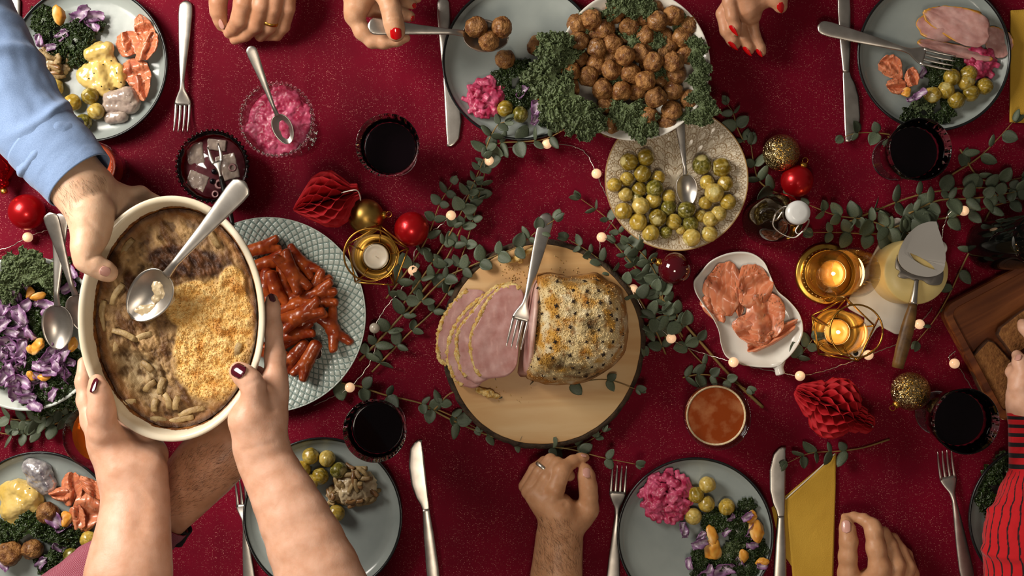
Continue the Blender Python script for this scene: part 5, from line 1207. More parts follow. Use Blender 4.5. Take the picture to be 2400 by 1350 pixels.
def ham_block():
    base = P(*HC, BD_Z); t = thing('baked_ham', 'breadcrumbed baked ham studded with cloves on the birch board', 'ham', (base.x, base.y, BD_Z))
    o = catmull(np.vstack([HO, HO[:1]]), 161)[:-1]; n = 160; rs = np.concatenate([np.linspace(1, .9, 10), np.linspace(.88, 0.0, 46)])
    zc = lambda s: .003 + (HTOP - BD_Z - .003) * np.clip(1 - s ** 4.5, 0, 1) ** .55
    V = []; Cc = []
    for s in rs:
        q = HC + (o - HC) * s; z = np.full(n, zc(s)) + BD_Z; k = K * (CAM_H - z) / CAM_H
        w = np.column_stack([(q[:, 0] - 1200) * k, -(q[:, 1] - 675) * k, z])
        nz = fbm(w * 55, 4, 3); w[:, 2] += .0045 * nz * min(1, (1 - s) * 8 + .25) + .0016 * fbm(w * 260, 2, 6); w[:, :2] += (.002 * fbm(w * 60, 3, 12))[:, None]
        V.append(w - np.array(base)); f1 = fbm(w * 38, 4, 21); f2 = fbm(w * 70, 4, 33)
        c = mixc(hexc('#dfc894'), hexc('#cc9a42'), sstep(-.15, .35, f1)); c = mixc(c, hexc('#a86a20'), .8 * sstep(.1, .5, f2)); c = mixc(c, hexc('#b0702a'), .75 * sstep(.80, .99, s + .1 * f1))
        px, py = q[:, 0], q[:, 1]
        char = np.exp(-(((px - 1385) / 26) ** 2 + ((py - 770) / 34) ** 2)) + .9 * np.exp(-(((px - 1315) / 60) ** 2 + ((py - 855) / 28) ** 2)) + np.exp(-(((px - 1400) / 50) ** 2 + ((py - 880) / 16) ** 2)) + .8 * np.exp(-(((px - 1340) / 40) ** 2 + ((py - 655) / 12) ** 2))+ .6 * np.exp(-(((px - 1255) / 14) ** 2 + ((py - 750) / 20) ** 2))
        c = mixc(c, hexc('#3a2814'), np.clip(char * sstep(-.25, .35, f2 + .15), 0, 1) * .9); c = mixc(c, hexc('#e9dcb8'), .8 * sstep(.0, .4, fbm(w * 45, 3, 51)) * (py > 690) * (char < .3))
        Cc.append(c)
    v = np.vstack(V); m = mat('ham_crust', (1, 1, 1), rough=.75, attr=True, bump=1.0, bscale=800, bdist=.002)
    f = [tuple(map(int, q)) for q in grid_faces(len(rs), n, True)] + [tuple(range(n))[::-1]]
    obj('crumb_crust', mesh('ham_crust', v, f, np.vstack(Cc)), m, t)
    cg = np.random.RandomState(8); Ca = np.vstack(Cc); pick = cg.randint(n * 6, n * 50, 5200); bv, bf = ico(1); VV = []; FF = []; CC = []
    for i_, k_ in enumerate(pick):
        r_ = cg.uniform(.0005, .0013); VV.append(bv * r_ * cg.uniform(.7, 1.3, 3) + v[k_] + np.append(cg.normal(size=2) * .0012, r_ * .3)); FF.append(bf + i_ * len(bv)); CC.append(np.tile(np.clip(Ca[k_] * cg.uniform(.8, 1.25), 0, 1), (len(bv), 1)))
    cbs = obj('crumb_topping', mesh('ham_crumbs', np.vstack(VV), np.vstack(FF), np.vstack(CC)), mat('ham_crumb_top', (1, 1, 1), rough=.7, attr=True, spec=.3), t); cbs['kind'] = 'stuff'
    # cut face leaning outwards on the left
    nv, nw = 40, 14; y = np.linspace(0, 1, nv); w = np.linspace(0, 1, nw); Y, Wt = np.meshgrid(y, w, indexing='ij')
    xt = np.interp(Y, [0, .3, .6, 1], [1252, 1247, 1240, 1232]) + 10; xb = np.interp(Y, [0, .3, .6, 1], [1244, 1236, 1228, 1216])
    prof = np.sin(np.pi * np.clip(Y, .0, 1)) ** .35; z = BD_Z + .002 + (.082 * prof) * Wt; px = xb + (xt - xb) * Wt; py = 652 + (884 - 652) * (.02 + .96 * Y)
    k = K * (CAM_H - z) / CAM_H; g = np.stack([(px - 1200) * k, -(py - 675) * k, z], -1) - np.array(base)
    col = ham_col(Y * .6 + .2, Wt * .6 + .2, z, 4); col = mixc(col, hexc('#e6cdbf'), .6 * sstep(.8, .98, Wt)); vv, ff = sheet(g, .006)
    obj('cut_face', mesh('ham_cut', vv, ff, np.vstack([col.reshape(-1, 3)] * 2)), M['ham_meat'], t)['label'] = 'pink sliced face'
    # cloves
    star = []
    for i in range(4):
        a = i * math.pi / 2; star.append(loft([(0, 0, .0005), (.0022 * math.cos(a), .0022 * math.sin(a), .0012), (.0046 * math.cos(a), .0046 * math.sin(a), .0004)], [.0016, .0015, .0003], [.0008, .0008, .0003], 6))
    star.append(ball(.0017, (0, 0, .0016), 1)); star.append(loft([(0, 0, .001), (0, 0, -.004)], [.001, .0006], None, 6))
    cm = mesh('clove', *join(*star)); mat('clove', '#1e120a', '#33200f', scale=300, rough=.7)
    ang = np.arctan2(*(HO - HC).T[::-1]); od = np.argsort(ang); ra = np.linalg.norm(HO - HC, axis=1)
    for x, y in [(632,485),(733,450),(817,497),(877,448),(943,443),(890,503),(950,500),(1003,505),(638,557),(728,578),(818,555),(893,562),(960,562),(1013,562),(653,620),(735,633),(826,617),(893,625),(953,632),(1018,630),(1048,595),(1047,652),(625,665),(737,703),(802,690),(905,690),(953,705),(1018,708),(1080,730),(623,735),(722,768),(798,765),(887,767),(973,767),(1027,768),(1068,795),(700,800),(800,840),(895,850),(975,835),(1020,838),(590,860),(635,857),(710,852),(600,900),(660,945),(720,962),(815,905),(850,930),(915,900),(975,888),(885,950)]:
        p = np.array([980 + x / 2.25, 460 + y / 2.25]); d = p - HC; th = math.atan2(d[1], d[0]); R = np.interp(th, ang[od], ra[od], period=2 * np.pi); s = min(.985, np.linalg.norm(d) / R)
        z = BD_Z + float(zc(s)) + .001; w = P(*p, z); w.z += .0045 * float(fbm(np.array(w) * 55, 4, 3)) * min(1, (1 - s) * 8 + .25)
        # tip outwards with the curve of the crust
        e = 1e-2; sl = (zc(min(s + e, 1)) - zc(max(s - e, 0))) / (2 * e * R * K); nrm = Vector((-sl * math.cos(th), sl * math.sin(th), 1)).normalized()
        oo = obj('clove', cm, M['clove'], t); oo.matrix_local = Matrix.Translation(w - base) @ nrm.to_track_quat('Z', 'Y').to_matrix().to_4x4() @ Matrix.Rotation(fr.uniform(0, 1.5), 4, 'Z') @ Matrix.Scale(fr.uniform(.6, .95), 4)
ham_block()
def ham_slice(out, crust, z0, th, tx, label, seed):
    px = lambda q: (980 + q[0] / 2.25, 460 + q[1] / 2.25)
    c0 = np.mean([px(q) for q in out], 0); c = P(*c0, z0); t = thing('ham_slice', label, 'ham', c, 0, 'carved ham slices on the board')
    o = catmull(np.vstack([out, out[:1]]), 91)[:-1]; o = np.array([(P(*px(q), z0) - c).xy[:] for q in o])
    n = 20; rings = []; cc = []
    for s, z in [(1, -th / 2), (1.006, 0)] + [(s, th / 2) for s in np.linspace(1, .02, n)]:
        q = o * s; zz = z + tx * q[:, 0] + .003 * fbm(np.column_stack([q * 22, np.full(len(q), seed)]), 3, seed); rings.append(np.column_stack([q, zz]))
        f1 = fbm(np.column_stack([q[:, 0] * 60, q[:, 1] * 25, np.full(len(q), seed)]), 4, seed + 5); c1 = mixc(hexc('#b58680'), hexc('#c9a09a'), np.clip(.5 + 1.1 * f1, 0, 1)); st = fbm(np.column_stack([q[:, 0] * 160, q[:, 1] * 30, np.full(len(q), seed)]), 3, seed + 9)
        cc.append(mixc(c1, hexc('#dcb4ac'), .5 * sstep(.2, .5, st)))
    v = np.vstack(rings); f = [tuple(map(int, q)) for q in grid_faces(len(rings), len(o), True)] + [tuple(range(len(o)))[::-1], tuple(range((len(rings) - 1) * len(o), len(rings) * len(o)))]
    obj('meat', mesh('ham_slice_meat', v, f, np.vstack(cc)), M['ham_meat'], t)
    k = catmull(np.array(crust, float), 60); k = np.array([(P(*px(q), z0) - c)[:] for q in k]); k[:, 2] += tx * k[:, 0] + .0008
    hw = .0036 + .0026 * fbm(np.column_stack([np.arange(60) * .3, np.zeros(60), np.full(60, seed)]), 3, seed); tv, tf = loft(k, hw, hw * .6, 10); tv += .0026 * np.column_stack([fbm(tv * 260 + seed, 2, 1), fbm(tv * 260, 2, 2), .6 * fbm(tv * 260, 2, 3)])
    obj('crumb_edge', mesh('ham_slice_crust', tv, tf), M['ham_crumb'], t)['label'] = 'golden breadcrumb edge'
mat('ham_crumb', '#c4923a', '#e6cc8c', scale=160, rough=.75, bump=.9, bscale=600)
ham_slice([(262,492),(190,560),(125,665),(106,770),(112,855),(150,888),(240,860),(320,700),(360,560),(340,500)], [(262,496),(190,560),(125,665),(106,770),(112,855),(150,885)], BD_Z + .006, .005, .02, 'leftmost carved ham slice with a clove at its edge', 1)
ham_slice([(345,520),(262,595),(200,680),(165,765),(160,870),(190,950),(240,1000),(330,990),(400,800),(420,600)], [(350,518),(262,595),(200,680),(165,765),(160,870),(190,950),(235,995)], BD_Z + .013, .005, .05, 'second carved ham slice from the left', 2)
ham_slice([(470,462),(390,495),(320,570),(265,640),(220,700),(203,780),(215,880),(255,955),(330,982),(430,900),(500,700),(510,540)], [(500,462),(470,464),(390,495),(320,570),(265,640),(220,700),(203,780),(215,880),(255,952)], BD_Z + .021, .005, .08, 'third carved ham slice from the left', 3)
ham_slice([(510,468),(548,500),(556,540),(540,610),(532,700),(528,820),(515,900),(470,945),(400,958),(335,955),(300,900),(283,820),(285,730),(322,655),(352,590),(385,530),(440,480)], [(535,490),(510,470),(440,484),(385,530),(345,590),(315,655),(280,735),(280,820),(300,900),(330,950)], BD_Z + .032, .005, .12, 'topmost carved ham slice under the carving fork', 4)
# crumbs and crust shards on the board
cr = random.Random(3); crm = mesh('bread_crumb_bit', *ball(.0016, sub=1))
blob('crust_shard', [('c', [(1190, 615, BD_Z + .004, 5), (1215, 605, BD_Z + .008, 8), (1252, 580, BD_Z + .006, 6)]), (1220, 612, BD_Z + .004, 7)], .0014, M['ham_crumb'], 'broken golden crust shard at the top of the board', 'crust', (.003, 160, 3, 2))
blob('crust_shard', [('c', [(1122, 915, BD_Z + .004, 7), (1145, 922, BD_Z + .006, 9), (1166, 930, BD_Z + .004, 5)])], .0014, M['ham_crumb'], 'small crust piece on the board below the slices', 'crust', (.003, 160, 3, 4))
vv = []
for i in range(90):
    x, y = (cr.gauss(1205, 18), cr.gauss(640, 18)) if i < 60 else (cr.uniform(1290, 1360), cr.uniform(600, 640)) if i < 75 else (cr.uniform(1150, 1260), cr.uniform(905, 950))
    b_, f_ = ball(cr.uniform(.0005, .0012), sub=1); vv.append((b_ + np.array(P(x, y, BD_Z + .0008)), f_))
o = obj('bread_crumbs', mesh('bread_crumbs', *join(*vv)), M['ham_crumb']); tag(o, 'loose golden breadcrumbs scattered on the birch board', 'crumbs', None, 'stuff')

# ------------------------------------------------------------------ sausages
mat('sausage', '#83290c', '#b5541f', scale=45, rough=.28, bump=.1, bscale=200, vary=.18, coat=.2, sss=.08, sssr=(1, .3, .1))
def sausage_mesh(kind):
    h = .0013; s = SDF((-.045, -.022, -.014), (.045, .022, .016), h); r = .0098
    for e, n in ((1, kind[0]), (-1, kind[1])):
        if n == 0: s.caps([((0, 0, 0), r), ((e * .030, 0, 0), r * .93)], .002)
        else:
            s.caps([((0, 0, 0), r), ((e * .014, 0, 0), r)], .003)
            sp = .0050 if n == 2 else .0085
            for q in (-1, 1): s.caps([((e * .010, q * .0024, 0), r * .84), ((e * .024, q * sp, .001), r * .74), ((e * .034, q * sp * 1.5, .002), r * .62)], .0008)
    idx, X = s.near(.004); s.d[idx] += (.0006 * fbm(X * 120, 2, 3)).astype(np.float32)
    return mesh('sausage', *s.mesh())
SG = [sausage_mesh((2, 0)), sausage_mesh((2, 2)), sausage_mesh((3, 3)), sausage_mesh((0, 2))]
for x0, y0, x1, y1, z, k in [(95,170,285,120,.022,0),(170,290,300,250,.024,0),(340,190,540,510,.046,1),(390,160,640,370,.026,1),(255,335,360,640,.038,0),(365,330,395,520,.026,0),(385,620,520,530,.030,0),(570,540,690,400,.026,1),(560,560,740,480,.036,0),(330,680,610,560,.038,0),(345,790,690,620,.050,1),(460,810,700,660,.030,1),(350,900,600,820,.034,0),(380,1150,560,930,.026,3),(660,920,490,1230,.032,0),(700,660,860,980,.024,2),(610,610,720,580,.026,0),(230,420,225,520,.028,0),(330,860,560,760,.022,1),(120,330,220,480,.022,0),(300,980,420,900,.022,1),(80,520,260,640,.022,1),(120,760,330,740,.024,1),(160,980,330,1060,.022,1)]:
    a = P(560 + x0 / 3.553, 540 + y0 / 3.553, z); b = P(560 + x1 / 3.553, 540 + y1 / 3.553, z); o = obj('small_sausage', SG[k], M['sausage']); L = (b - a).length; s = L / .076
    s = max(1.12, min(1.6, s * 1.3)); d = b - a
    o.matrix_world = Matrix.Translation((a + b) / 2) @ Matrix.Rotation(math.atan2(d.y, d.x), 4, 'Z') @ Matrix.Rotation(fr.uniform(-.5, .5), 4, 'X') @ Matrix.Diagonal((max(.8, L / .076), s, s, 1)); tag(o, 'glossy small split sausage in the heap on the green plate', 'sausage', 'small sausages on the green plate')

# ------------------------------------------------------------------ salmon
SM = 'smoked salmon slices in the white leaf dish'
salmon([(1640, 690), (1690, 612), (1738, 640), (1722, 752)], .012, .014, 1.0, 3, 'smoked salmon slice with a dark spot, top left in the leaf dish', SM, axis=0)
salmon([(1730, 630), (1790, 625), (1812, 690), (1745, 735)], .014, .016, 1.0, 5, 'smoked salmon slice with dill, top right in the leaf dish', SM, axis=1, ph=.1)
salmon([(1640, 700), (1690, 690), (1700, 760), (1655, 735)], .010, .008, 1.0, 8, 'small orange salmon fold at the left of the leaf dish', SM)
salmon([(1750, 700), (1828, 690), (1838, 780), (1760, 800)], .016, .014, .9, 11, 'broad smoked salmon slice in the middle of the leaf dish', SM, axis=0, ph=.05)
salmon([(1708, 760), (1770, 735), (1812, 800), (1760, 812)], .013, .012, 1.0, 13, 'wavy smoked salmon slice at the lower left of the leaf dish', SM, axis=1)
salmon([(1752, 800), (1850, 750), (1864, 772), (1770, 828)], .012, .012, 1.0, 17, 'rolled salmon strip with dill edge at the bottom of the leaf dish', SM, axis=1)
salmon([(1720, 640), (1745, 640), (1745, 730), (1718, 735)], .010, .008, .9, 19, 'narrow dill-speckled salmon strip between the upper two slices', SM)
for k, qs in (('tl', [[(800, 250), (930, 210), (980, 350), (830, 390)], [(920, 130), (1000, 110), (1090, 260), (960, 300)], [(1000, 240), (1090, 230), (1060, 380), (920, 420)], [(840, 430), (990, 400), (1040, 560), (890, 600)], [(890, 540), (1030, 520), (1020, 640), (970, 700)]]),
              ('bl', [[(400, 720), (500, 700), (520, 860), (400, 900)], [(310, 820), (420, 780), (430, 880), (340, 860)], [(500, 710), (660, 780), (650, 880), (520, 800)], [(500, 800), (640, 850), (600, 1050), (440, 1060)], [(430, 940), (520, 900), (540, 1040), (450, 1050)]]),
              ('tr', [[(1190, 480), (1250, 380), (1350, 400), (1360, 560)], [(1250, 560), (1370, 540), (1390, 640), (1290, 640)], [(1380, 520), (1440, 450), (1490, 560), (1400, 600)]])):
    for i, q in enumerate(qs):
        salmon([Q(k, *c) for c in q], .012 + .004 * (i % 3), .014, 1.0 if i % 2 else .9, 23 + i * 3 + len(k) + ord(k[0]), 'folded smoked salmon slice on the ' + NM[k], 'smoked salmon on the ' + NM[k], axis=i % 2)
# folded ham on the upper right plate
def hp(q, z, h, nf, s, label, **k): patch([Q('tr', *c) for c in q], z, h, nf, s, .003, ham_col, 'ham_slice', M['ham_meat'], label, 'ham', 'folded ham slices on the plate', **k)
hp([(1940, 180), (2110, 230), (2115, 360), (1960, 400)], .014, .006, .5, 3, 'ham slice tip sticking out at the right of the folded ham')
hp([(1470, 260), (1880, 340), (1970, 430), (1560, 350)], .014, .010, .6, 5, 'lower ham slice beside the fork tines', axis=1)
hp([(1440, 170), (1640, 45), (1960, 110), (1640, 300)], .020, .014, .7, 7, 'rolled inner layer of the folded ham slice', axis=1)
hp([(1500, 130), (1610, 40), (1960, 110), (1900, 360)], .030, .014, .55, 9, 'large folded pink ham slice on top of the plate', axis=1)

# ------------------------------------------------------------------ herring, mustard sauce, beetroot
mat('mustard', '#cfae58', '#dcc07a', scale=40, rough=.18, coat=.4, sss=.2, sssr=(1, .7, .3)); mat('pepper', '#1a140c', rough=.7)
mat('herring', '#97857c', '#bba898', scale=70, rough=.2, coat=.5, bump=.1, bscale=200); mat('herring_silver', '#7a747c', '#c9c4c2', scale=90, rough=.18, metal=.35, coat=.4)
def sauce(k, pts, chains, label, peps):
    parts = [(*Q(k, x, y), .012, r / XF[k][2]) for x, y, r in pts] + [('c', [(*Q(k, x, y), z, r / XF[k][2]) for x, y, z, r in c]) for c in chains]
    parts = [p if p[0] == 'c' else (p[0], p[1], .011, p[3], p[3], p[3] * .55) for p in parts]
    o = blob('mustard_herring', parts, .0015, M['mustard'], label, 'herring', (.0014, 130, 2, 6), None, None, .007, .0078)
    dep = bpy.context.evaluated_depsgraph_get(); dep.update()
    for x, y in peps:
        w = P(*Q(k, x, y), .03); ok, loc, nr, _ = o.ray_cast(w - o.location, Vector((0, 0, -1)))
        if ok: obj('peppercorn', PEP, M['pepper'], o, loc)
PEP = mesh('pepper_speck', *ball(.0013, sub=1))
sauce('tl', [(690, 370, 85), (620, 520, 90), (800, 520, 75), (720, 600, 70), (730, 450, 85)], [[(620, 370, .018, 45), (740, 330, .02, 45)], [(680, 480, .02, 40), (720, 580, .016, 40)], [(820, 470, .018, 30), (830, 580, .015, 30)], [(560, 520, .014, 30), (660, 600, .014, 30)]], 'mustard sauce herring on the plate by the blue sleeve', [(600, 535), (700, 440), (750, 410), (820, 560), (690, 590), (735, 605), (795, 498), (640, 500)])
sauce('bl', [(130, 850, 110), (190, 880, 90), (90, 930, 90), (60, 820, 70), (130, 980, 60)], [[(110, 790, .018, 50), (200, 850, .02, 50)], [(60, 940, .018, 50), (130, 900, .02, 55)]], 'mustard sauce herring on the lower left plate', [(180, 800), (60, 950), (30, 960), (150, 920)])
def herring(k, ch, label, m='herring', seed=1): 
    return blob('pickled_herring', [('c', [(*Q(k, x, y), z, r / XF[k][2]) for x, y, z, r in c]) for c in ch], .0014, M[m], label, 'herring', (.0012, 160, 2, seed), None, None, .006, .0078)
herring('tl', [[(760, 680, .014, 52), (880, 660, .017, 60), (920, 710, .014, 50)], [(740, 740, .012, 40), (900, 740, .013, 45)]], 'grey pickled herring piece between mustard and salmon', seed=2)
herring('tl', [[(760, 810, .010, 45), (840, 800, .011, 45)]], 'pale herring fillet piece at the lower plate edge', seed=4)
herring('bl', [[(200, 660, .014, 60), (260, 690, .016, 62), (310, 770, .013, 50)], [(220, 740, .013, 50), (290, 800, .011, 40)]], 'silver skinned herring piece at the top of the lower left plate', 'herring_silver', 6)
# herring in the red dish: brine surface with fillets and berries
c = HD_C; R = HD_R
mat('brine', '#4a1c22', '#6a383e', scale=40, rough=.08, coat=.5, detail=6)
o = obj('brine', mesh('brine', *lathe([(0, .0165), (.025, .0165), (.042, .0225), (R * .955 - .0055, .0385), (R * .955 - .0057, .0395), (0, .0392)], 64)), M['brine'], None, (c.x, c.y, 0)); tag(o, 'pinkish brine in the dark red herring dish', 'brine')
def fil(pts, label, seed): blob('pickled_herring', [pts], .0011, M['herring'], label, 'herring', (.0012, 130, 3, seed), None, 'herring pieces in the red dish', .003)
fil(('b', 458, 360, .0385, 22, 27, 3.5, .15, .05, 7), 'herring fillet piece left of the pickle fork tip', 1); fil(('b', 508, 340, .040, 22, 13, 4, -.1, .05, 3), 'herring fillet piece pinned by the pickle fork', 2); fil(('b', 533, 392, .0385, 24, 30, 3.5, .25, -.05, 3), 'large herring piece right of the pickle fork', 3); fil(('b', 462, 425, .0382, 24, 20, 3, -.4, .05, 3), 'herring piece at the lower left of the red dish', 5)
mat('berry', '#0e0a12', rough=.15); mat('onion', '#b98a88', rough=.15, coat=.4)
bm2 = mesh('juniper_berry', *ball(.0046, sub=3))
for x, y in ((502, 402), (498, 425)): tag(obj('juniper_berry', bm2, M['berry'], None, P(x, y, .0415)), 'round black berry floating beside the pickle fork', 'berry', 'berries in the herring dish')
for x, y, r in ((545, 393, 10), (515, 432, 12), (505, 455, 9)):
    v, f = lathe([(r * K * .55, -.001), (r * K, 0), (r * K * .55, .001)], 24); f = np.vstack([f, np.stack([48 + np.arange(24), 48 + (np.arange(24) + 1) % 24, (np.arange(24) + 1) % 24, np.arange(24)], -1)])
    tag(obj('onion_ring', mesh('onion_ring', v, f), M['onion'], None, P(x, y, .0415)), 'pink onion ring floating in the herring dish', 'onion', 'onion rings in the herring dish')

mat('beetroot', '#a02245', '#c9587a', scale=75, rough=.38, coat=.1, bump=.2, bscale=150, lo=.4, hi=.62, sss=.1, sssr=(1, .2, .3))
def beet(cx, cy, rpx, z0, n, seed, label, hgt=.02, flat=.0078):
    r = random.Random(seed); parts = [(cx, cy, z0, rpx * .8, rpx * .8, 14)]
    for i in range(n):
        a = r.uniform(0, 6.28); q = math.sqrt(r.random()) * rpx * .88; parts.append(('b', cx + q * math.cos(a), cy + q * math.sin(a), z0 + hgt * (1 - (q / rpx) ** 2) * r.uniform(.5, 1.1), r.uniform(6, 11), r.uniform(5, 8), r.uniform(4, 7), r.uniform(0, 3), r.uniform(-.5, .5), 3.5))
    return blob('beetroot_salad', parts, .0014, M['beetroot'], label, 'beetroot salad', (.0009, 300, 2, seed), None, None, .0022, flat)
beet(1137, 228, 54, .012, 70, 1, 'pink beetroot salad heap beside two sprouts below the serving spoon', .016)
beet(1563, 1164, 70, .013, 130, 2, 'large pink beetroot salad heap next to sprouts by the fist', .022)
beet(2296, 150, 42, .012, 40, 3, 'pink beetroot salad heap peeking from under the folded ham', .012)
beet(DG_C.x / S(.115) + 1200, 675 - DG_C.y / S(.115), 86, .108, 150, 4, 'pink beetroot salad filling the pressed glass goblet', .008, .075)

# ------------------------------------------------------------------ gratin dish held in the air
mat('stoneware', '#e6dcc6', '#d9ccb0', scale=14, rough=.18); mat('stoneware_out', '#22383c', rough=.2)
GA, GB = 220 * S(GR_Z), 289 * S(GR_Z); GC = P(401, 747, GR_Z)
def oval(prof, n=128):
    a = np.linspace(0, 2 * np.pi, n, endpoint=False); rings = [np.column_stack([(GA - d) * np.cos(a), (GB - d) * np.sin(a), np.full(n, z)]) for d, z in prof]
    return np.vstack(rings), grid_faces(len(prof), n, True)
dish = thing('gratin_dish', 'oval cream stoneware dish of gratin held up by several hands', 'dish', (GC.x, GC.y, GR_Z - .062))
DZ = GR_Z - .062
v, f = oval([(.004, .056), (.0, .059), (.0005, .0615), (.003, .062), (.0065, .0612), (.009, .058), (.0125, .04), (.022, .014), (.035, .008), (.08, .007), (GA - .0002, .007)]); obj('inner_glaze', mesh('dish_inner', v, f), M['stoneware'], dish)
v, f = oval([(.0042, .0562), (.006, .045), (.013, .018), (.022, .004), (.030, 0), (.06, .0005), (GA - .0002, .0005)]); obj('outer_glaze', mesh('dish_outer', v, f[:, ::-1]), M['stoneware_out'], dish)
def gratin():
    nr, na = 120, 330; a = np.linspace(0, 2 * np.pi, na, endpoint=False); rr = np.linspace(0, 1, nr); A, Rr = np.meshgrid(a, rr, indexing='xy')
    ga, gb = GA - .0160, GB - .0160; x = Rr * np.cos(A) * ga; y = Rr * np.sin(A) * gb; z = np.full(x.shape, .030)
    PX = 401 + x / S(GR_Z - .02); PY = 747 - y / S(GR_Z - .02); q = np.stack([x, y, 0 * x], -1)
    n1 = fbm(q * 34, 4, 2); n2 = fbm(q * 75, 4, 7); n3 = fbm(q * 260, 3, 11); n4 = fbm(np.stack([x * 60 + y * 30, y * 22 - x * 10, 0 * x], -1), 4, 15)
    el = lambda cx, cy, rx, ry, th=0: np.sqrt((((PX - cx) * math.cos(th) + (PY - cy) * math.sin(th)) / rx) ** 2 + ((-(PX - cx) * math.sin(th) + (PY - cy) * math.cos(th)) / ry) ** 2)
    crust = np.maximum(sstep(1.05, .85, el(492, 805, 100, 150, .12) + .22 * n1), sstep(1.05, .85, el(440, 720, 70, 60) + .2 * n1)); crust = np.maximum(crust, sstep(1.05, .85, el(530, 680, 36, 60) + .2 * n1))
    dark = np.maximum(sstep(1.1, .7, el(420, 612, 110, 42, .12) + .3 * n1), .9 * sstep(1.1, .7, el(298, 690, 22, 66, -.2) + .3 * n1)); dark = dark * (1 - crust)
    scoop = sstep(1.1, .6, el(290, 890, 92, 80, .3) + .25 * n1) * (1 - crust) * (1 - sstep(.78, .95, Rr))
    z = z + .0045 * n1 + .0028 * n2 + .0008 * n3 + .004 * crust + .003 * dark - .016 * scoop + .008 * np.abs(n4) * (1 - crust)
    z += .0026 * crust * np.abs(n3) + .0016 * crust * n2; z = np.where(Rr > .93, z + (Rr - .93) / .07 * .004, z)
    c = mixc(hexc('#5e3e22'), hexc('#a78558'), np.clip(.5 + 1.5 * n4 + .3 * n1, 0, 1)); c = mixc(c, hexc('#432a16'), .75 * sstep(.05, .4, -n2))
    c = mixc(c, hexc('#b7a27c'), .75 * scoop * sstep(-.3, .3, n2 + .1)); c = mixc(c, hexc('#5b462c'), .8 * scoop * sstep(.0, .35, -n2))
    cc = mixc(hexc('#d8a858'), hexc('#e6c684'), np.clip(.5 + 1.2 * n2, 0, 1)); cc = mixc(cc, hexc('#b5752a'), .8 * sstep(.12, .45, n1 - .2 * n2)); cc = mixc(cc, hexc('#c98d3c'), .5 * sstep(0, .3, -n3)); c = mixc(c, cc, crust)
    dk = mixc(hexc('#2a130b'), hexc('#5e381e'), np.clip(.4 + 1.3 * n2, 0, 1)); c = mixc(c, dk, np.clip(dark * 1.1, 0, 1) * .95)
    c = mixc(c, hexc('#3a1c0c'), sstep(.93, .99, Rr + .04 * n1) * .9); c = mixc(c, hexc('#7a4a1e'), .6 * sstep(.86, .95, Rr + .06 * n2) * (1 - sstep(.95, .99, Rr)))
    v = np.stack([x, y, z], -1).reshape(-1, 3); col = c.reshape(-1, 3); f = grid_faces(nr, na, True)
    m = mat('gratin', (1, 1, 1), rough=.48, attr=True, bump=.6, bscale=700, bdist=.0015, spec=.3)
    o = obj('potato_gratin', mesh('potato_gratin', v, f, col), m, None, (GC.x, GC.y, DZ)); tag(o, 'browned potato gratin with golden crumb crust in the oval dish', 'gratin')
    # crumbs of the crust
    cg = np.random.RandomState(5); cand = np.nonzero((crust > .55).ravel() & (Rr.ravel() < .95) & (np.arange(Rr.size) > na * 6))[0]; wgt = Rr.ravel()[cand]; pick = cg.choice(cand, 3600, p=wgt / wgt.sum()); bv, bf = ico(1); bv = bv[:, :]; VV = []; FF = []; CC = []
    for i_, k_ in enumerate(pick):
        r_ = cg.uniform(.0004, .0012); VV.append(bv * r_ * cg.uniform(.7, 1.3, 3) + v[k_] + np.append(cg.normal(size=2) * .0009, r_ * .2)); FF.append(bf + i_ * len(bv)); CC.append(np.tile(np.clip(col[k_] * cg.uniform(.85, 1.12), 0, 1), (len(bv), 1)))
    cbs = obj('crumb_topping', mesh('crumb_topping', np.vstack(VV), np.vstack(FF), np.vstack(CC)), mat('crumb_top', (1, 1, 1), rough=.6, attr=True, spec=.3), o); cbs['kind'] = 'stuff'
    # burnt ring baked onto the wall
    n = 200; a = np.linspace(0, 2 * np.pi, n, endpoint=False); w = .5 + .5 * fbm(np.column_stack([np.cos(a) * 5, np.sin(a) * 5, 0 * a]), 3, 3); rings = []
    for d, z0, q_ in ((.0166, .028, 0), (.0150, .0330, 0), (.0136, .0375, .5), (.0122, .0415, 1)): rings.append(np.column_stack([(GA - d - .0003 + .0022 * w * q_) * np.cos(a), (GB - d - .0003 + .0022 * w * q_) * np.sin(a), z0 + .008 * (w - .4) * q_]))
    obj('burnt_rim', mesh('gratin_burnt_rim', np.vstack(rings), grid_faces(4, n, True)), mat('burnt', '#4a220c', '#8a5522', scale=120, rough=.6, bump=.5, bscale=300), o)
    # potato sticks poking out
    mat('potato', '#866a42', '#ab9264', scale=90, rough=.5, coat=.0, bump=.5, bscale=300, vary=.2); gr = random.Random(4)
    st = [q_ for i_, q_ in enumerate([(243, 740, 80, 88), (275, 690, 62, 60), (290, 785, 66, -22), (275, 812, 24, 80), (335, 790, 50, 20), (380, 905, 44, 75), (392, 940, 40, -70), (365, 950, 34, 85), (415, 945, 34, 80), (420, 985, 80, 14), (450, 965, 70, 18), (372, 985, 40, -10), (352, 905, 38, 40), (300, 945, 40, 10), (330, 965, 44, 25), (345, 860, 36, -40), (578, 665, 36, 78), (582, 710, 40, 60), (590, 690, 34, 100), (330, 560, 60, 40), (300, 580, 50, 55), (360, 540, 64, 30), (400, 530, 50, 24), (440, 515, 50, -60), (470, 520, 54, -50), (500, 560, 50, -60), (520, 590, 44, -70), (270, 620, 40, 70), (550, 900, 44, -50), (520, 955, 50, 30), (560, 820, 36, 80), (570, 770, 34, -80), (245, 820, 40, 75), (310, 830, 50, -30), (360, 880, 40, 60)]) if i_ < 14 or i_ % 5 == 0]
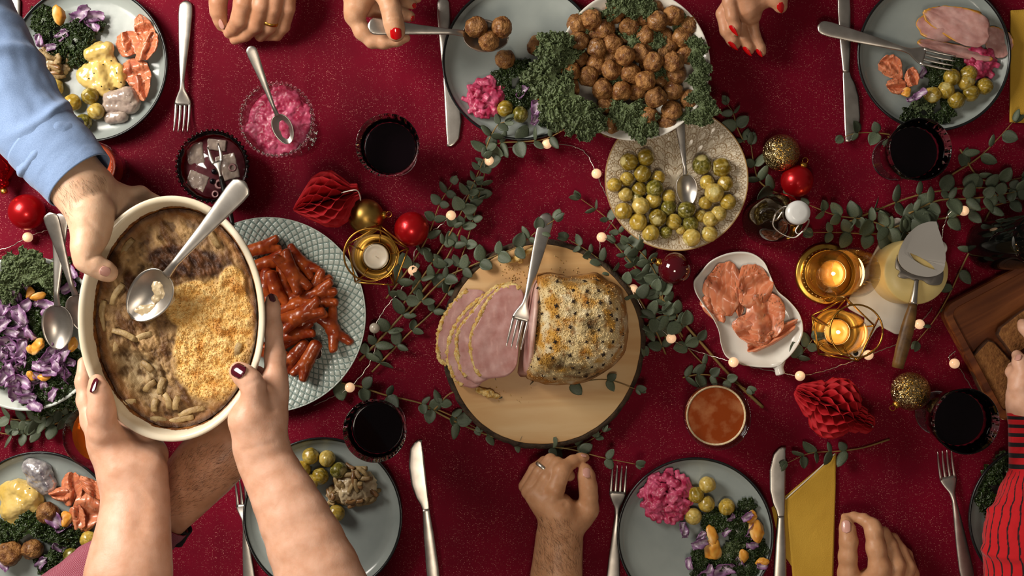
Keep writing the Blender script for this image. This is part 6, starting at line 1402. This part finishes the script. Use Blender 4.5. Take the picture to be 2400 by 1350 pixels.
    for x, y, L, an in st:
        s = S(GR_Z - .02); Lm = L * s * .9; hv, hf = loft([(-Lm / 2, 0, 0), (0, .002, .0012), (Lm / 2, 0, -.001)], [.0036, .0042, .0043, .0038], [.003, .0034, .0036, .003], 8, 9, exp=5); hv += .0009 * np.column_stack([noise(hv * 250, 1), noise(hv * 250, 2), noise(hv * 250, 3)])
        i = int(np.argmin(((PX - x) ** 2 + (PY - y) ** 2).ravel())); pz = v[i, 2]; p = P(x, y, DZ + pz) - Vector((GC.x, GC.y, DZ))
        ob = obj('potato_stick', mesh('potato_stick', hv, hf), M['potato'], o, (p.x, p.y, pz - .0002), (gr.uniform(-.3, .3), gr.uniform(-.15, .15), math.radians(an)))
gratin()
# smear of gratin in the spoon
s_ = P(365, 705, GR_Z)
mat('cream_food', '#b79f7a', '#d0bd98', scale=90, rough=.3, coat=.25)
o = blob('gratin_bite', [(335, 728, 0.380, 20, 12, 5), (360, 722, 0.382, 18, 9, 4), (372, 672, 0.390, 13, 18, 7), (384, 690, 0.388, 12, 9, 5), (398, 700, 0.388, 9, 12, 4), (350, 738, 0.380, 14, 8, 4), (366, 700, 0.385, 10, 8, 4)], .0013, M['cream_food'], 'smear of creamy gratin left in the big spoon', 'gratin', (.002, 200, 3, 2), None, None, .004)
# gratin helping on the lower plate, and the crusty piece on the upper left plate
def helping(k, cx, cy, n, rad, seed, label):
    r = random.Random(seed); px, py = Q(k, cx, cy); base = blob('gratin_helping', [(px, py, .011, rad, rad * .9, 16), (px - rad * .3, py + rad * .2, .013, rad * .6, rad * .7, 20)], .0018, M['cream_food'], label, 'gratin', (.006, 110, 4, seed), None, None, .006, .0078)
    for i in range(n):
        a = r.uniform(0, 6.28); q = math.sqrt(r.random()) * rad * 1.05; L = r.uniform(18, 36) * K; hv, hf = loft([(-L / 2, 0, 0), (0, r.uniform(-.003, .003), .001), (L / 2, 0, 0)], [.003, .004, .0038, .003], [.0026, .0034, .003], 8, 8, exp=3)
        hv += .0007 * np.column_stack([noise(hv * 250 + i, 1), noise(hv * 250 + i, 2), noise(hv * 250 + i, 3)]); w = P(px + q * math.cos(a), py + q * math.sin(a), .012 + .017 * max(0, 1 - (q / rad) ** 2) + r.uniform(-.003, .003)) - base.location
        obj('potato_stick', mesh('potato_stick', hv, hf), M['potato_brown'] if r.random() < .35 else M['potato'], base, w, (r.uniform(-.6, .6), r.uniform(-.5, .5), r.uniform(0, 3.2)))
mat('potato_brown', '#6e4a28', '#8f6a40', scale=80, rough=.35, coat=.2)
helping('bm', 880, 720, 30, 48, 1, 'heap of potato gratin on the grey plate below the goblet')
helping('bm', 740, 780, 10, 18, 2, 'small browned gratin bit beside the heap')
helping('tl', 370, 430, 26, 42, 3, 'piece of potato gratin on the plate by the blue sleeve')

blob('beetroot_bite', [(662, 285, .136, 12), (668, 300, .133, 15), (672, 315, .130, 13)], .0013, M['beetroot'], 'pink beetroot salad coating the small spoon in the goblet', 'beetroot salad', (.001, 200, 2, 3), None, None, .004)
# ------------------------------------------------------------------ people: arms and hands reaching in
from mathutils.bvhtree import BVHTree
def skin(name, a, b): return mat(name, a, b, scale=55, rough=.42, bump=.22, bscale=420, bdist=.0008, sss=.22, sssr=(1, .32, .18), ssss=.006, detail=5, spec=.4)
skin('skin_light', '#cf9d80', '#dcae94'); skin('skin_fair', '#d2a888', '#ddb799'); skin('skin_mid', '#c2906c', '#d0a280'); skin('skin_tan', '#b98660', '#c89670'); skin('skin_warm', '#b98462', '#c89474')
mat('nail_burgundy', '#4a0a1a', rough=.12, coat=.8); mat('nail_red', '#c0060c', rough=.12, coat=.8); mat('nail_bare', '#cf9a8c', rough=.25, coat=.3)
mat('hair_dark', '#4a2f1a', rough=.6)
class Arm:
    def __init__(s, h=.0021): s.ch = []; s.h = h
    def chain(s, pts, k=.006, own=None): s.ch.append((pts, k, own)); return s
    def limb(s, pts, flat=.42, k=.02, dirn=None):
        """flattened limb: two parallel chains; pts (px,py,z,halfwidth)"""
        p = np.array(pts, float); p = catmull(p, 2 * len(p) + 1)
        d = np.gradient(p[:, :2], axis=0); d /= np.linalg.norm(d, axis=1)[:, None]; nrm = np.column_stack([-d[:, 1], d[:, 0]])
        for sg in (-1, 1):
            q = p.copy(); q[:, :2] += nrm * (p[:, 3] * flat * sg)[:, None]; q[:, 3] *= (1 - flat); s.ch.append(([tuple(x) for x in q], k, .01))
        q = p.copy(); q[:, 3] *= .72; s.ch.append(([tuple(x) for x in q], k, .01)); return s
    def build(s, parent, m, name='arm', creases=()):
        lo = np.full(3, 9.); hi = -lo
        for pts, k, own in s.ch:
            for x, y, z, r in pts:
                c = np.array(P(x, y, z)); rr = r * S(z); lo = np.minimum(lo, c - rr); hi = np.maximum(hi, c + rr)
        sd = SDF(lo - .008, hi + .008, s.h)
        for pts, k, own in s.ch: sd.caps([(P(x, y, z), r * S(z)) for x, y, z, r in pts], k, own)
        idx, X = sd.near(.006); sd.d[idx] += (.0003 * fbm(X * 90, 2, 3)).astype(np.float32)
        for (x0, y0, x1, y1, z, w, dep) in creases:          # soft grooves between (x0,y0) and (x1,y1)
            a = np.array(P(x0, y0, z)); b = np.array(P(x1, y1, z)); idx, X = sd.near(.006); ab = b - a; t = np.clip(((X - a) @ ab) / (ab @ ab), 0, 1); q = X - a - t[:, None] * ab
            dd = np.linalg.norm(q[:, :2], axis=1); sd.d[idx] += (dep * np.exp(-(dd / w) ** 2) * (X[:, 2] > z - .03)).astype(np.float32)
        v, f = sd.mesh(); s.o = obj(name, mesh(name, v, f), m, parent); s.bvh = BVHTree.FromPolygons([tuple(x) for x in v], [tuple(map(int, q)) for q in f]); s.v = v; s.f = f
        return s
    def hit(s, px, py, zt=1.2):
        a = P(px, py, zt); c = Vector((0, 0, CAM_H)); d = (a - c).normalized(); loc, n, i, dist = s.bvh.ray_cast(c, d); return loc, n
    def nail(s, px, py, dx, dy, L, W, m, z=.4, tilt=None, point=False, lift=.0):
        loc, n = s.hit(px, py)
        if loc is None: return
        if tilt is not None: n = (n + Vector(tilt)).normalized()
        d = Vector((dx, -dy, 0)); d = (d - n * d.dot(n)).normalized(); y = n.cross(d); k = S(loc.z)
        u = np.linspace(-1, 1, 15); v = np.linspace(-1, 1, 9); U, V = np.meshgrid(u, v, indexing='ij')
        if point: w = np.where(U < 0, np.sqrt(np.clip(1 - (U * .98) ** 4, 0, 1)), (1 - U) ** .8 * .92 + .08)
        else: w = (1 - np.clip(np.abs(U), 0, 1) ** 5) * .9 + .1
        g = np.stack([U * L / 2 * k, V * w * W / 2 * k, -.16 * W * k * (V * w) ** 2 - .06 * L * k * U ** 2 + .0011 + lift], -1)
        R = Matrix((d, y, n)).transposed(); vv, ff = sheet(g, .0011); vv = np.array([(R @ Vector(q)) for q in vv])
        obj('fingernail', mesh('fingernail', vv, ff), m, s.o, loc); return
    def ring(s, px, py, z, ax, R, r, m, wide=1.6):
        a = np.linspace(0, 2 * np.pi, 37)[:-1]; b = np.linspace(0, 2 * np.pi, 9)[:-1]; A, B = np.meshgrid(a, b, indexing='ij'); q = np.stack([(R + r * np.cos(B)) * np.cos(A), (R + r * np.cos(B)) * np.sin(A), wide * r * np.sin(B)], -1).reshape(-1, 3)
        f = []; n, k = 36, 8
        for i in range(n):
            for j in range(k): f.append((i * k + j, ((i + 1) % n) * k + j, ((i + 1) % n) * k + (j + 1) % k, i * k + (j + 1) % k))
        R_ = Vector((ax[0], -ax[1], ax[2])).normalized().to_track_quat('Z', 'Y').to_matrix(); o = obj('finger_ring', mesh('finger_ring', np.array([R_ @ Vector(x) for x in q]), f), m, s.o, P(px, py, z)); return o
    def hair(s, poly, n, dx, dy, L, seed=0):
        r = random.Random(seed); V = []; F = []; xs = [p[0] for p in poly]; ys = [p[1] for p in poly]
        def inside(x, y):
            c = False
            for i in range(len(poly)):
                (x1, y1), (x2, y2) = poly[i], poly[i - 1]
                if (y1 > y) != (y2 > y) and x < (x2 - x1) * (y - y1) / (y2 - y1) + x1: c = not c
            return c
        vs = []
        for _ in range(n):
            x, y = r.uniform(min(xs), max(xs)), r.uniform(min(ys), max(ys))
            if not inside(x, y): continue
            loc, nn = s.hit(x, y)
            if loc is None: continue
            d = Vector((dx + r.uniform(-.45, .45), -dy + r.uniform(-.45, .45), 0)); d = (d - nn * d.dot(nn)).normalized(); l = L * r.uniform(.6, 1.2)
            pts = [loc, loc + d * l * .5 + nn * l * .12, loc + d * l + nn * l * .10]
            vs.append(loft([p[:] for p in pts], [.00010, .00008, .00003], None, 3))
        if vs:
            o = obj('arm_hair', mesh('arm_hair', *join(*vs)), M['hair_dark'], s.o); o['kind'] = 'stuff'
def sleeve(name, pts, m, parent, n=70, seg=64, wr=(.003, 30), col=None, hollow=True, seed=1, ry=.8, folds=()):
    """cloth tube; pts (px,py,z,r) from the open end inwards"""
    c = np.array([P(x, y, z)[:] for x, y, z, r in pts]); R = np.array([r * S(z) for x, y, z, r in pts]); C_ = catmull(c, n); Rr = interp(R, n) if len(R) < 3 else catmull(np.column_stack([R, R, R]), n)[:, 0]
    t, s, u = frames(C_); a = np.linspace(0, 2 * np.pi, seg, endpoint=False); A, T = np.meshgrid(a, np.linspace(0, 1, n), indexing='xy')
    q = np.stack([np.cos(A) * 1.2, np.sin(A) * 1.2, T * wr[1] * .25], -1); w = wr[0] * fbm(q, 4, seed)
    for t0, wd, amp in folds: w = w + amp * np.exp(-((T - t0 - .03 * np.sin(A * 2 + t0 * 9)) / wd) ** 2) * (.5 + .5 * np.cos(A * 1.5 + t0 * 20))
    rad = Rr[:, None] + w
    V = C_[:, None, :] + s[:, None, :] * (rad * np.cos(A))[..., None] + u[:, None, :] * (rad * ry * np.sin(A))[..., None]
    Vi = C_[:, None, :] + s[:, None, :] * ((rad - .0016) * np.cos(A))[..., None] + u[:, None, :] * ((rad - .0016) * ry * np.sin(A))[..., None]
    v = np.vstack([V.reshape(-1, 3), Vi.reshape(-1, 3)]); f = grid_faces(n, seg, True); N = n * seg; j = np.arange(seg); k = (j + 1) % seg
    F = np.vstack([f[:, ::-1], f + N, np.stack([j, k, k + N, j + N], -1), np.stack([(n - 1) * seg + j, (n - 1) * seg + j + N, (n - 1) * seg + k + N, (n - 1) * seg + k], -1)])
    cc = None
    if col is not None: cc = np.vstack([col(A, T).reshape(-1, 3)] * 2)
    return obj(name, mesh(name, v, F, cc), m, parent)

# --- blue shirt, gold ring
def fabric(name, c1, c2, scale=1200, rough=.8, attr=False):
    m = mat(name, c1, c2, scale=scale, rough=rough, bump=.25, bscale=1500, bdist=.0006, attr=attr, sheen=.2); return m
fabric('blue_cloth', '#6d86ad', '#7f97bd', 900)
per = thing('person', 'person in a light blue shirt holding the gratin dish, gold ring on the other hand', 'person', (0, 0, 0))
A = Arm(.0021)
A.limb([(184, 436, .393, 66), (150, 385, .388, 62), (105, 328, .383, 56), (60, 265, .378, 54)], .38)
A.chain([(188, 445, .398, 52), (212, 500, .400, 50), (215, 545, .405, 40)], .016)           # thumb side of the hand
A.chain([(225, 440, .378, 46), (262, 478, .352, 44), (310, 520, .335, 28)], .014)           # palm passing under the dish
A.chain([(228, 480, .375, 40), (246, 515, .355, 32)], .012)
A.chain([(214, 530, .408, 38), (203, 580, .418, 31), (201, 612, .422, 27)], .014)            # thumb, first joint
A.chain([(203, 606, .421, 26), (222, 622, .420, 25), (247, 635, .415, 23), (256, 640, .413, 20)], .006)            # thumb tip on the rim
for i, (x, y) in enumerate(((330, 455), (345, 500), (340, 545), (320, 585))):                # four fingers under the dish
    A.chain([(262 + 8 * i, 452 + 26 * i, .365, 20), (x, y, .336, 17), (x + 60, y + 30, .318, 15), (x + 105, y + 45, .317, 13)], .008)
A.build(per, M['skin_fair'], 'arm', [(185, 470, 255, 425, .43, .005, .0012), (205, 515, 232, 545, .43, .003, .0010), (214, 608, 232, 592, .43, .003, .0016)])
A.nail(246, 636, .85, .42, 26, 22, M['nail_bare'], tilt=(.15, -.2, .1))
A.hair([(115, 445), (200, 410), (250, 405), (240, 430), (165, 480), (160, 520)], 260, .5, .8, .012, 3)
SL = [(184, 418, .395, 84), (150, 380, .39, 87), (90, 315, .385, 93), (10, 200, .375, 104), (-60, 90, .365, 116), (-120, -20, .36, 122)]
sleeve('sleeve', SL[1:], M['blue_cloth'], per, 90, 72, (.006, 16), seed=3, ry=.82, folds=((.12, .03, .006), (.26, .03, .007), (.42, .04, .008), (.55, .03, .007), (.7, .04, .008)))
sleeve('cuff', [(187, 422, .395, 88), (150, 380, .39, 92), (96, 322, .385, 96)], M['blue_cloth'], per, 40, 72, (.002, 10), seed=8, ry=.82)
# second hand of the same person, with the ring
D = Arm(.0018)
D.limb([(628, -60, .062, 52), (632, -150, .055, 42), (640, -260, .06, 50), (650, -380, .07, 58)], .36)
D.chain([(590, -60, .062, 30), (580, -25, .070, 26), (571, 8, .070, 24), (563, 44, .056, 22), (549, 65, .036, 17), (536, 78, .022, 12)], .0028)
D.chain([(620, -55, .066, 28), (618, -25, .074, 24), (612, 12, .070, 22), (600, 58, .050, 20), (575, 82, .030, 15), (550, 93, .018, 12)], .0022)
D.chain([(648, -55, .062, 26), (646, -20, .070, 23), (640, 20, .062, 21), (630, 62, .042, 18), (610, 84, .024, 14)], .0022)
D.chain([(670, -55, .054, 24), (675, -18, .060, 20), (674, 20, .052, 18), (664, 62, .034, 16), (648, 82, .022, 14), (622, 86, .016, 10)], .0022)
D.chain([(560, -70, .05, 26), (520, -30, .045, 22), (511, 5, .040, 19), (512, 28, .034, 18), (517, 50, .026, 14), (519, 62, .020, 11)], .008)
D.build(per, M['skin_warm'])
D.nail(517, 56, .12, 1, 26, 14, M['nail_bare'], tilt=(-.5, .0, .1))
D.ring(632, 52, .047, (-.35, 1, -.5), .0128, .0016, M['gold'], 2.0)

# --- bare forearms, burgundy nails
per = thing('person', 'person with bare forearms and burgundy nails holding the gratin dish with both hands', 'person', (0, 0, 0))
B = Arm(.0023)
B.limb([(312, 1112, .392, 72), (318, 1180, .402, 73), (310, 1270, .425, 84), (300, 1360, .44, 98), (290, 1500, .45, 104), (285, 1640, .44, 100)], .38)
B.chain([(288, 1100, .395, 58), (262, 1048, .392, 48), (242, 1008, .402, 34)], .014)         # ball of the thumb
B.chain([(244, 1010, .412, 34), (238, 965, .420, 30), (237, 935, .424, 27)], .010)
B.chain([(237, 940, .424, 26), (231, 915, .424, 25), (227, 896, .420, 19)], .005)
B.chain([(300, 1095, .385, 56), (312, 1048, .350, 50), (300, 1000, .325, 30)], .016)
B.chain([(345, 1100, .39, 44), (356, 1066, .362, 34), (352, 1030, .335, 26)], .010)          # outer side of the palm
B.chain([(240, 1030, .395, 34), (218, 985, .385, 26), (203, 940, .378, 20), (196, 895, .374, 17), (196, 850, .365, 14)], .010)   # index finger along the dish wall
for i, (x, y) in enumerate(((285, 930), (325, 935), (360, 945))): B.chain([(285 + 26 * i, 1020, .365, 22), (x - 10, y + 30, .334, 18), (x, y - 40, .317, 16), (x + 4, y - 90, .317, 13)], .008)
B.build(per, M['skin_light'], 'arm', [(340, 1090, 345, 1040, .45, .006, .0025), (262, 985, 268, 970, .44, .004, .003), (250, 1010, 268, 985, .44, .003, .0012), (250, 1108, 380, 1090, .46, .003, .0010), (318, 1140, 322, 1240, .46, .010, .0018)])
B.nail(220, 903, -.12, -1, 38, 20, M['nail_burgundy'], tilt=(-.55, .1, .2))
B2 = Arm(.0023)
B2.limb([(606, 1046, .405, 54), (632, 1100, .41, 60), (685, 1205, .425, 77), (748, 1350, .44, 96), (800, 1490, .45, 102), (845, 1620, .44, 100)], .36)
B2.chain([(604, 1030, .408, 52), (588, 985, .412, 46), (598, 945, .415, 32)], .016)
B2.chain([(598, 950, .418, 29), (596, 915, .424, 27), (588, 893, .426, 27)], .009)
B2.chain([(590, 897, .426, 26), (572, 880, .424, 26), (560, 870, .420, 23)], .005)
B2.chain([(622, 1030, .405, 48), (628, 975, .398, 42), (638, 920, .388, 34), (644, 885, .382, 29)], .014)
B2.chain([(645, 890, .382, 27), (645, 835, .376, 24), (641, 770, .370, 20), (638, 720, .366, 17), (637, 702, .364, 14)], .006)
for i, (x, y) in enumerate(((575, 850), (570, 890), (560, 925))): B2.chain([(632 - 8 * i, 905 + 25 * i, .366, 22), (605 - 8 * i, 880 + 22 * i, .336, 18), (x - 30, y - 10, .317, 16), (x - 80, y - 15, .317, 13)], .008)
B2.build(per, M['skin_light'], 'arm', [(632, 962, 617, 915, .44, .004, .0022), (575, 905, 603, 888, .45, .003, .0008), (560, 1060, 650, 1040, .46, .004, .0010)])
B2.nail(558, 868, -.85, -.52, 40, 33, M['nail_burgundy'], tilt=(-.1, .1, .4))
B2.nail(638, 698, 0, -1, 24, 16, M['nail_burgundy'], tilt=(.4, .3, 0))

# --- checked sleeve hand supporting the dish from below
def check_mat():
    m = mat('check_cloth', '#7a1832', rough=.85); N = m.node_tree.nodes; L = m.node_tree.links; b = N['Principled BSDF']
    at = N.new('ShaderNodeAttribute'); at.attribute_name = 'Col'; sp = N.new('ShaderNodeSeparateColor'); L.new(at.outputs['Color'], sp.inputs[0]); w = []
    for i, fq in ((0, 48.0), (1, 62.0)):
        mu = N.new('ShaderNodeMath'); mu.operation = 'MULTIPLY'; mu.inputs[1].default_value = fq * 3; L.new(sp.outputs[i], mu.inputs[0]); fc = N.new('ShaderNodeMath'); fc.operation = 'FRACT'; L.new(mu.outputs[0], fc.inputs[0]); gt = N.new('ShaderNodeMath'); gt.operation = 'GREATER_THAN'; gt.inputs[1].default_value = .55; L.new(fc.outputs[0], gt.inputs[0]); w.append(gt)
    mn = N.new('ShaderNodeMath'); mn.operation = 'MULTIPLY'; L.new(w[0].outputs[0], mn.inputs[0]); L.new(w[1].outputs[0], mn.inputs[1])
    mx = N.new('ShaderNodeMix'); mx.data_type = 'RGBA'; L.new(mn.outputs[0], mx.inputs[0]); mx.inputs[6].default_value = (*hexc('#7a1630'), 1); mx.inputs[7].default_value = (*hexc('#c9a0ac'), 1); L.new(mx.outputs[2], b.inputs['Base Color'])
check_mat(); mat('band_black', '#141012', rough=.85)
per = thing('person', 'person in a small checked burgundy shirt supporting the gratin dish from below', 'person', (0, 0, 0))
Cc = Arm(.0023)
Cc.limb([(545, 1030, .300, 66), (490, 1085, .295, 74), (430, 1150, .285, 66), (390, 1195, .28, 58), (330, 1260, .27, 62), (250, 1330, .26, 70)], .34)
Cc.chain([(470, 1120, .318, 14), (520, 1075, .322, 11), (560, 1040, .318, 10)], .012); Cc.chain([(500, 1130, .310, 12), (545, 1085, .316, 10), (575, 1060, .312, 9)], .012)
for i in range(4): Cc.chain([(555 - 24 * i, 1010 - 8 * i, .298, 28), (540 - 32 * i, 950 - 5 * i, .300, 24), (520 - 40 * i, 890, .316, 18), (500 - 40 * i, 850, .322, 15)], .010)
Cc.chain([(570, 1060, .30, 34), (600, 1010, .30, 28), (600, 960, .305, 22)], .012)
Cc.build(per, M['skin_warm'])
Cc.hair([(395, 1080), (480, 1040), (560, 1060), (560, 1130), (480, 1165), (430, 1215), (395, 1210)], 900, .75, -.5, .009, 5)
sleeve('sleeve', [(388, 1206, .278, 68), (345, 1250, .274, 70), (260, 1328, .265, 78), (170, 1400, .26, 86), (80, 1470, .26, 94)], M['check_cloth'], per, 70, 64, (.005, 20), col=lambda A_, T_: np.stack([(A_ / 6.2832), T_, 0 * A_], -1), seed=5, ry=.8)
sleeve('dark_cuff_band', [(398, 1205, .266, 66), (372, 1236, .264, 70)], M['band_black'], per, 16, 48, (.002, 8), seed=6, ry=.75)  # black ring set slightly lower than the sleeve's open end

# --- red nails: spoon hand and open hand
per = thing('person', 'person with bright red nails holding the meatball spoon, other hand open', 'person', (0, 0, 0))
E = Arm(.0017)
E.limb([(842, -30, .105, 46), (835, -90, .11, 42), (830, -180, .12, 46), (830, -300, .13, 56)], .3)
E.chain([(845, -10, .108, 36), (838, 15, .106, 26), (832, 30, .103, 21)], .010)
E.chain([(826, 18, .104, 18), (830, 38, .098, 20), (850, 74, .094, 19), (872, 96, .092, 17)], .008)
E.chain([(872, 96, .092, 17), (900, 99, .093, 16), (930, 95, .093, 14), (952, 89, .092, 10)], .004)
E.chain([(880, -40, .115, 32), (905, -15, .130, 26), (916, 20, .136, 22), (922, 50, .134, 22), (927, 72, .131, 20), (929, 80, .129, 17)], .008)
E.chain([(855, 15, .085, 24), (900, 28, .078, 18), (940, 34, .076, 16), (960, 38, .074, 13)], .006)
E.chain([(860, -10, .078, 24), (910, 0, .070, 17), (945, 6, .068, 15), (964, 10, .066, 12)], .006)
E.chain([(870, -30, .07, 22), (925, -20, .062, 16), (960, -10, .060, 14), (978, -4, .058, 11)], .006)
E.build(per, M['skin_mid'], 'arm', [(908, 42, 938, 38, .17, .0016, .0007), (908, 33, 938, 30, .17, .0014, .0006)])
E.nail(928, 79, .1, 1, 29, 26, M['nail_red'], tilt=(0, -.1, .6))
E.nail(968, 43, .5, .7, 14, 11, M['nail_red']); E.nail(971, 13, .5, .7, 12, 10, M['nail_red'])
F_ = Arm(.0017)
F_.limb([(1752, -35, .062, 48), (1758, -100, .06, 42), (1770, -190, .07, 44), (1790, -300, .09, 54)], .36)
F_.chain([(1745, -10, .064, 40), (1752, 18, .060, 32), (1762, 38, .054, 20)], .012)
F_.chain([(1772, -30, .068, 34), (1790, -8, .066, 24), (1810, -18, .074, 20), (1824, -4, .076, 19), (1830, 16, .072, 15)], .010)
F_.chain([(1718, -25, .07, 22), (1710, 4, .074, 17), (1716, 38, .072, 15.5), (1723, 62, .066, 14), (1727, 74, .062, 10)], .003)
F_.chain([(1722, -5, .055, 22), (1694, 32, .052, 16), (1703, 72, .050, 16), (1717, 95, .046, 14), (1725, 106, .043, 10)], .003)
F_.chain([(1738, 20, .050, 20), (1737, 58, .046, 13), (1743, 88, .044, 14), (1754, 110, .040, 13), (1758, 118, .038, 10)], .0024)
F_.chain([(1760, 30, .050, 18), (1764, 58, .046, 14), (1769, 82, .043, 13), (1782, 112, .038, 12.5), (1786, 122, .036, 10)], .0024)
F_.build(per, M['skin_warm'], 'arm', [(1733, 20, 1775, 5, .12, .0016, .0008), (1735, 52, 1772, 55, .12, .0016, .0010)])  # darker skin than the spoon hand: shade put into the colour
for x, y, dx, dy, L, W in ((1718, 78, .45, 1, 32, 12), (1717, 114, .55, 1, 32, 12), (1750, 127, .6, 1, 30, 13), (1778, 130, .5, 1, 24, 11)):
    F_.nail(x - 1 + 3, y - 6, dx, dy, L, W, M['nail_red'], tilt=(-.35, -.1, .3), point=True)
F_.nail(1831, 18, .35, 1, 28, 20, M['nail_red'], tilt=(.4, -.1, .2), point=True)
F_.ring(1736, 47, .048, (.1, 1, -.1), .0105, .0012, M['steel'], 1.4)

# --- fist with a silver ring and second hand by the napkin
per = thing('person', 'person resting a ringed fist beside the beetroot plate, other hand by the napkin', 'person', (0, 0, 0))
G_ = Arm(.0018)
G_.limb([(1312, 1240, .050, 47), (1310, 1275, .046, 49), (1304, 1350, .048, 56), (1298, 1450, .055, 64), (1292, 1520, .06, 68)], .3)
G_.chain([(1318, 1228, .054, 40), (1305, 1195, .062, 38), (1286, 1180, .066, 26)], .014)
G_.chain([(1310, 1215, .056, 40), (1270, 1170, .058, 30), (1250, 1158, .058, 20)], .014)
G_.chain([(1330, 1225, .052, 36), (1358, 1208, .048, 32), (1380, 1192, .050, 23)], .012)
G_.chain([(1378, 1194, .052, 23), (1380, 1165, .058, 20), (1378, 1140, .061, 20), (1374, 1115, .060, 18.5), (1371, 1101, .058, 15)], .008)
G_.chain([(1285, 1184, .070, 23), (1302, 1145, .074, 22), (1316, 1106, .070, 21), (1322, 1098, .066, 19)], .0035)
G_.chain([(1318, 1100, .068, 19), (1342, 1082, .056, 15), (1362, 1074, .050, 12.5), (1373, 1072, .047, 9)], .004)
G_.chain([(1254, 1166, .062, 20), (1282, 1122, .066, 18.5), (1306, 1088, .058, 17), (1322, 1092, .042, 14), (1335, 1115, .03, 13)], .0025)
G_.chain([(1240, 1152, .052, 19), (1266, 1108, .056, 17), (1290, 1078, .048, 15), (1308, 1088, .032, 13), (1322, 1110, .022, 12)], .0025)
G_.chain([(1232, 1140, .040, 17), (1254, 1100, .042, 15), (1276, 1082, .034, 13), (1296, 1096, .022, 12)], .0025)
G_.build(per, M['skin_tan'], 'arm', [(1325, 1190, 1345, 1180, .11, .003, .0016)])
G_.nail(1376, 1108, .25, -1, 26, 19, M['nail_bare'], tilt=(.3, .2, .2))
G_.nail(1368, 1068, 1, -.25, 14, 9, M['nail_bare'], tilt=(0, .5, 0))
G_.ring(1272, 1096, .053, (.62, -.78, -.1), .0122, .0013, M['steel'], 2.4)
G_.hair([(1252, 1350), (1262, 1270), (1270, 1215), (1340, 1225), (1362, 1270), (1355, 1350)], 700, -.35, -.7, .010, 9)
H_ = Arm(.0018)
H_.limb([(2062, 1378, .048, 66), (2072, 1430, .046, 52), (2085, 1500, .05, 52), (2100, 1600, .06, 60)], .36)
H_.chain([(2010, 1385, .048, 38), (1988, 1345, .052, 23), (1987, 1305, .056, 20), (1989, 1268, .056, 20), (1986, 1240, .053, 17), (1983, 1222, .050, 13)], .008)
H_.chain([(2055, 1375, .062, 34), (2062, 1330, .068, 24), (2053, 1285, .068, 21), (2048, 1245, .064, 19), (2044, 1232, .060, 18)], .009)
H_.chain([(2046, 1234, .060, 18), (2025, 1218, .052, 14), (2002, 1211, .046, 11), (1978, 1210, .044, 7)], .004)
H_.chain([(2085, 1370, .058, 30), (2100, 1325, .060, 22), (2086, 1280, .052, 18), (2070, 1250, .044, 16), (2045, 1240, .034, 13)], .003)
H_.chain([(2105, 1375, .05, 28), (2126, 1330, .050, 20), (2110, 1290, .042, 16), (2092, 1264, .034, 15), (2066, 1255, .024, 12)], .003)
H_.chain([(2120, 1385, .042, 24), (2138, 1345, .036, 16), (2124, 1300, .028, 14), (2105, 1280, .02, 12)], .003)
H_.build(per, M['skin_tan'], 'arm', [(1970, 1277, 2004, 1273, .11, .0018, .0008)])
H_.nail(1983, 1234, -.06, -1, 30, 21, M['nail_bare'], tilt=(-.1, .1, .5))

# --- striped red sleeve reaching for bread
per = thing('person', 'person in a red and black striped sleeve taking bread from the tray', 'person', (0, 0, 0))
I_ = Arm(.002)
I_.limb([(2408, 950, .075, 42), (2416, 990, .07, 42), (2424, 1080, .075, 48)], .3)
I_.chain([(2400, 935, .078, 34), (2392, 905, .082, 26), (2385, 885, .080, 18)], .012); I_.chain([(2390, 945, .07, 26), (2378, 925, .068, 17)], .01)
I_.chain([(2410, 915, .082, 28), (2402, 880, .088, 20), (2392, 850, .082, 17), (2384, 833, .066, 13)], .008)
I_.chain([(2385, 885, .078, 18), (2372, 872, .066, 14), (2374, 860, .054, 12)], .006)
I_.chain([(2425, 900, .085, 26), (2440, 850, .085, 20), (2425, 800, .075, 16), (2402, 768, .060, 13), (2396, 758, .054, 11)], .008)
I_.chain([(2440, 905, .078, 26), (2465, 860, .078, 20), (2470, 820, .06, 16)], .008)
I_.build(per, M['skin_light'], 'arm'); I_.nail(2386, 838, -.2, -1, 18, 15, M['nail_bare'], tilt=(-.3, .2, 0))
mat('striped_cloth', (1, 1, 1), rough=.85, attr=True, sheen=.2, bump=.2, bscale=1400)
red, blk = hexc('#c20514'), hexc('#0e080c')
def cuffc(A_, T_): return mixc(red, blk, ((T_ * 6.2 + .22) % 1 > .58) * 1.0)
def bodyc(A_, T_): ph = A_ / 6.2832 * 30 + .5 * fbm(np.stack([T_ * 5, 0 * A_, 0 * A_], -1), 2, 3); return mixc(red, blk, (np.abs((ph % 1) - .5) < .085) * 1.0)
sleeve('cuff', [(2422, 968, .075, 60), (2424, 1030, .078, 59), (2428, 1108, .082, 62)], M['striped_cloth'], per, 150, 48, (.0015, 10), col=cuffc, seed=4, ry=.7)
sleeve('sleeve', [(2428, 1102, .082, 63), (2432, 1140, .088, 86), (2438, 1180, .095, 110), (2442, 1240, .10, 136), (2446, 1300, .10, 138), (2452, 1380, .105, 142), (2460, 1480, .11, 150)], M['striped_cloth'], per, 120, 480, (.006, 22), col=bodyc, seed=9, ry=.6, folds=((.38, .03, .010), (.62, .04, .006)))
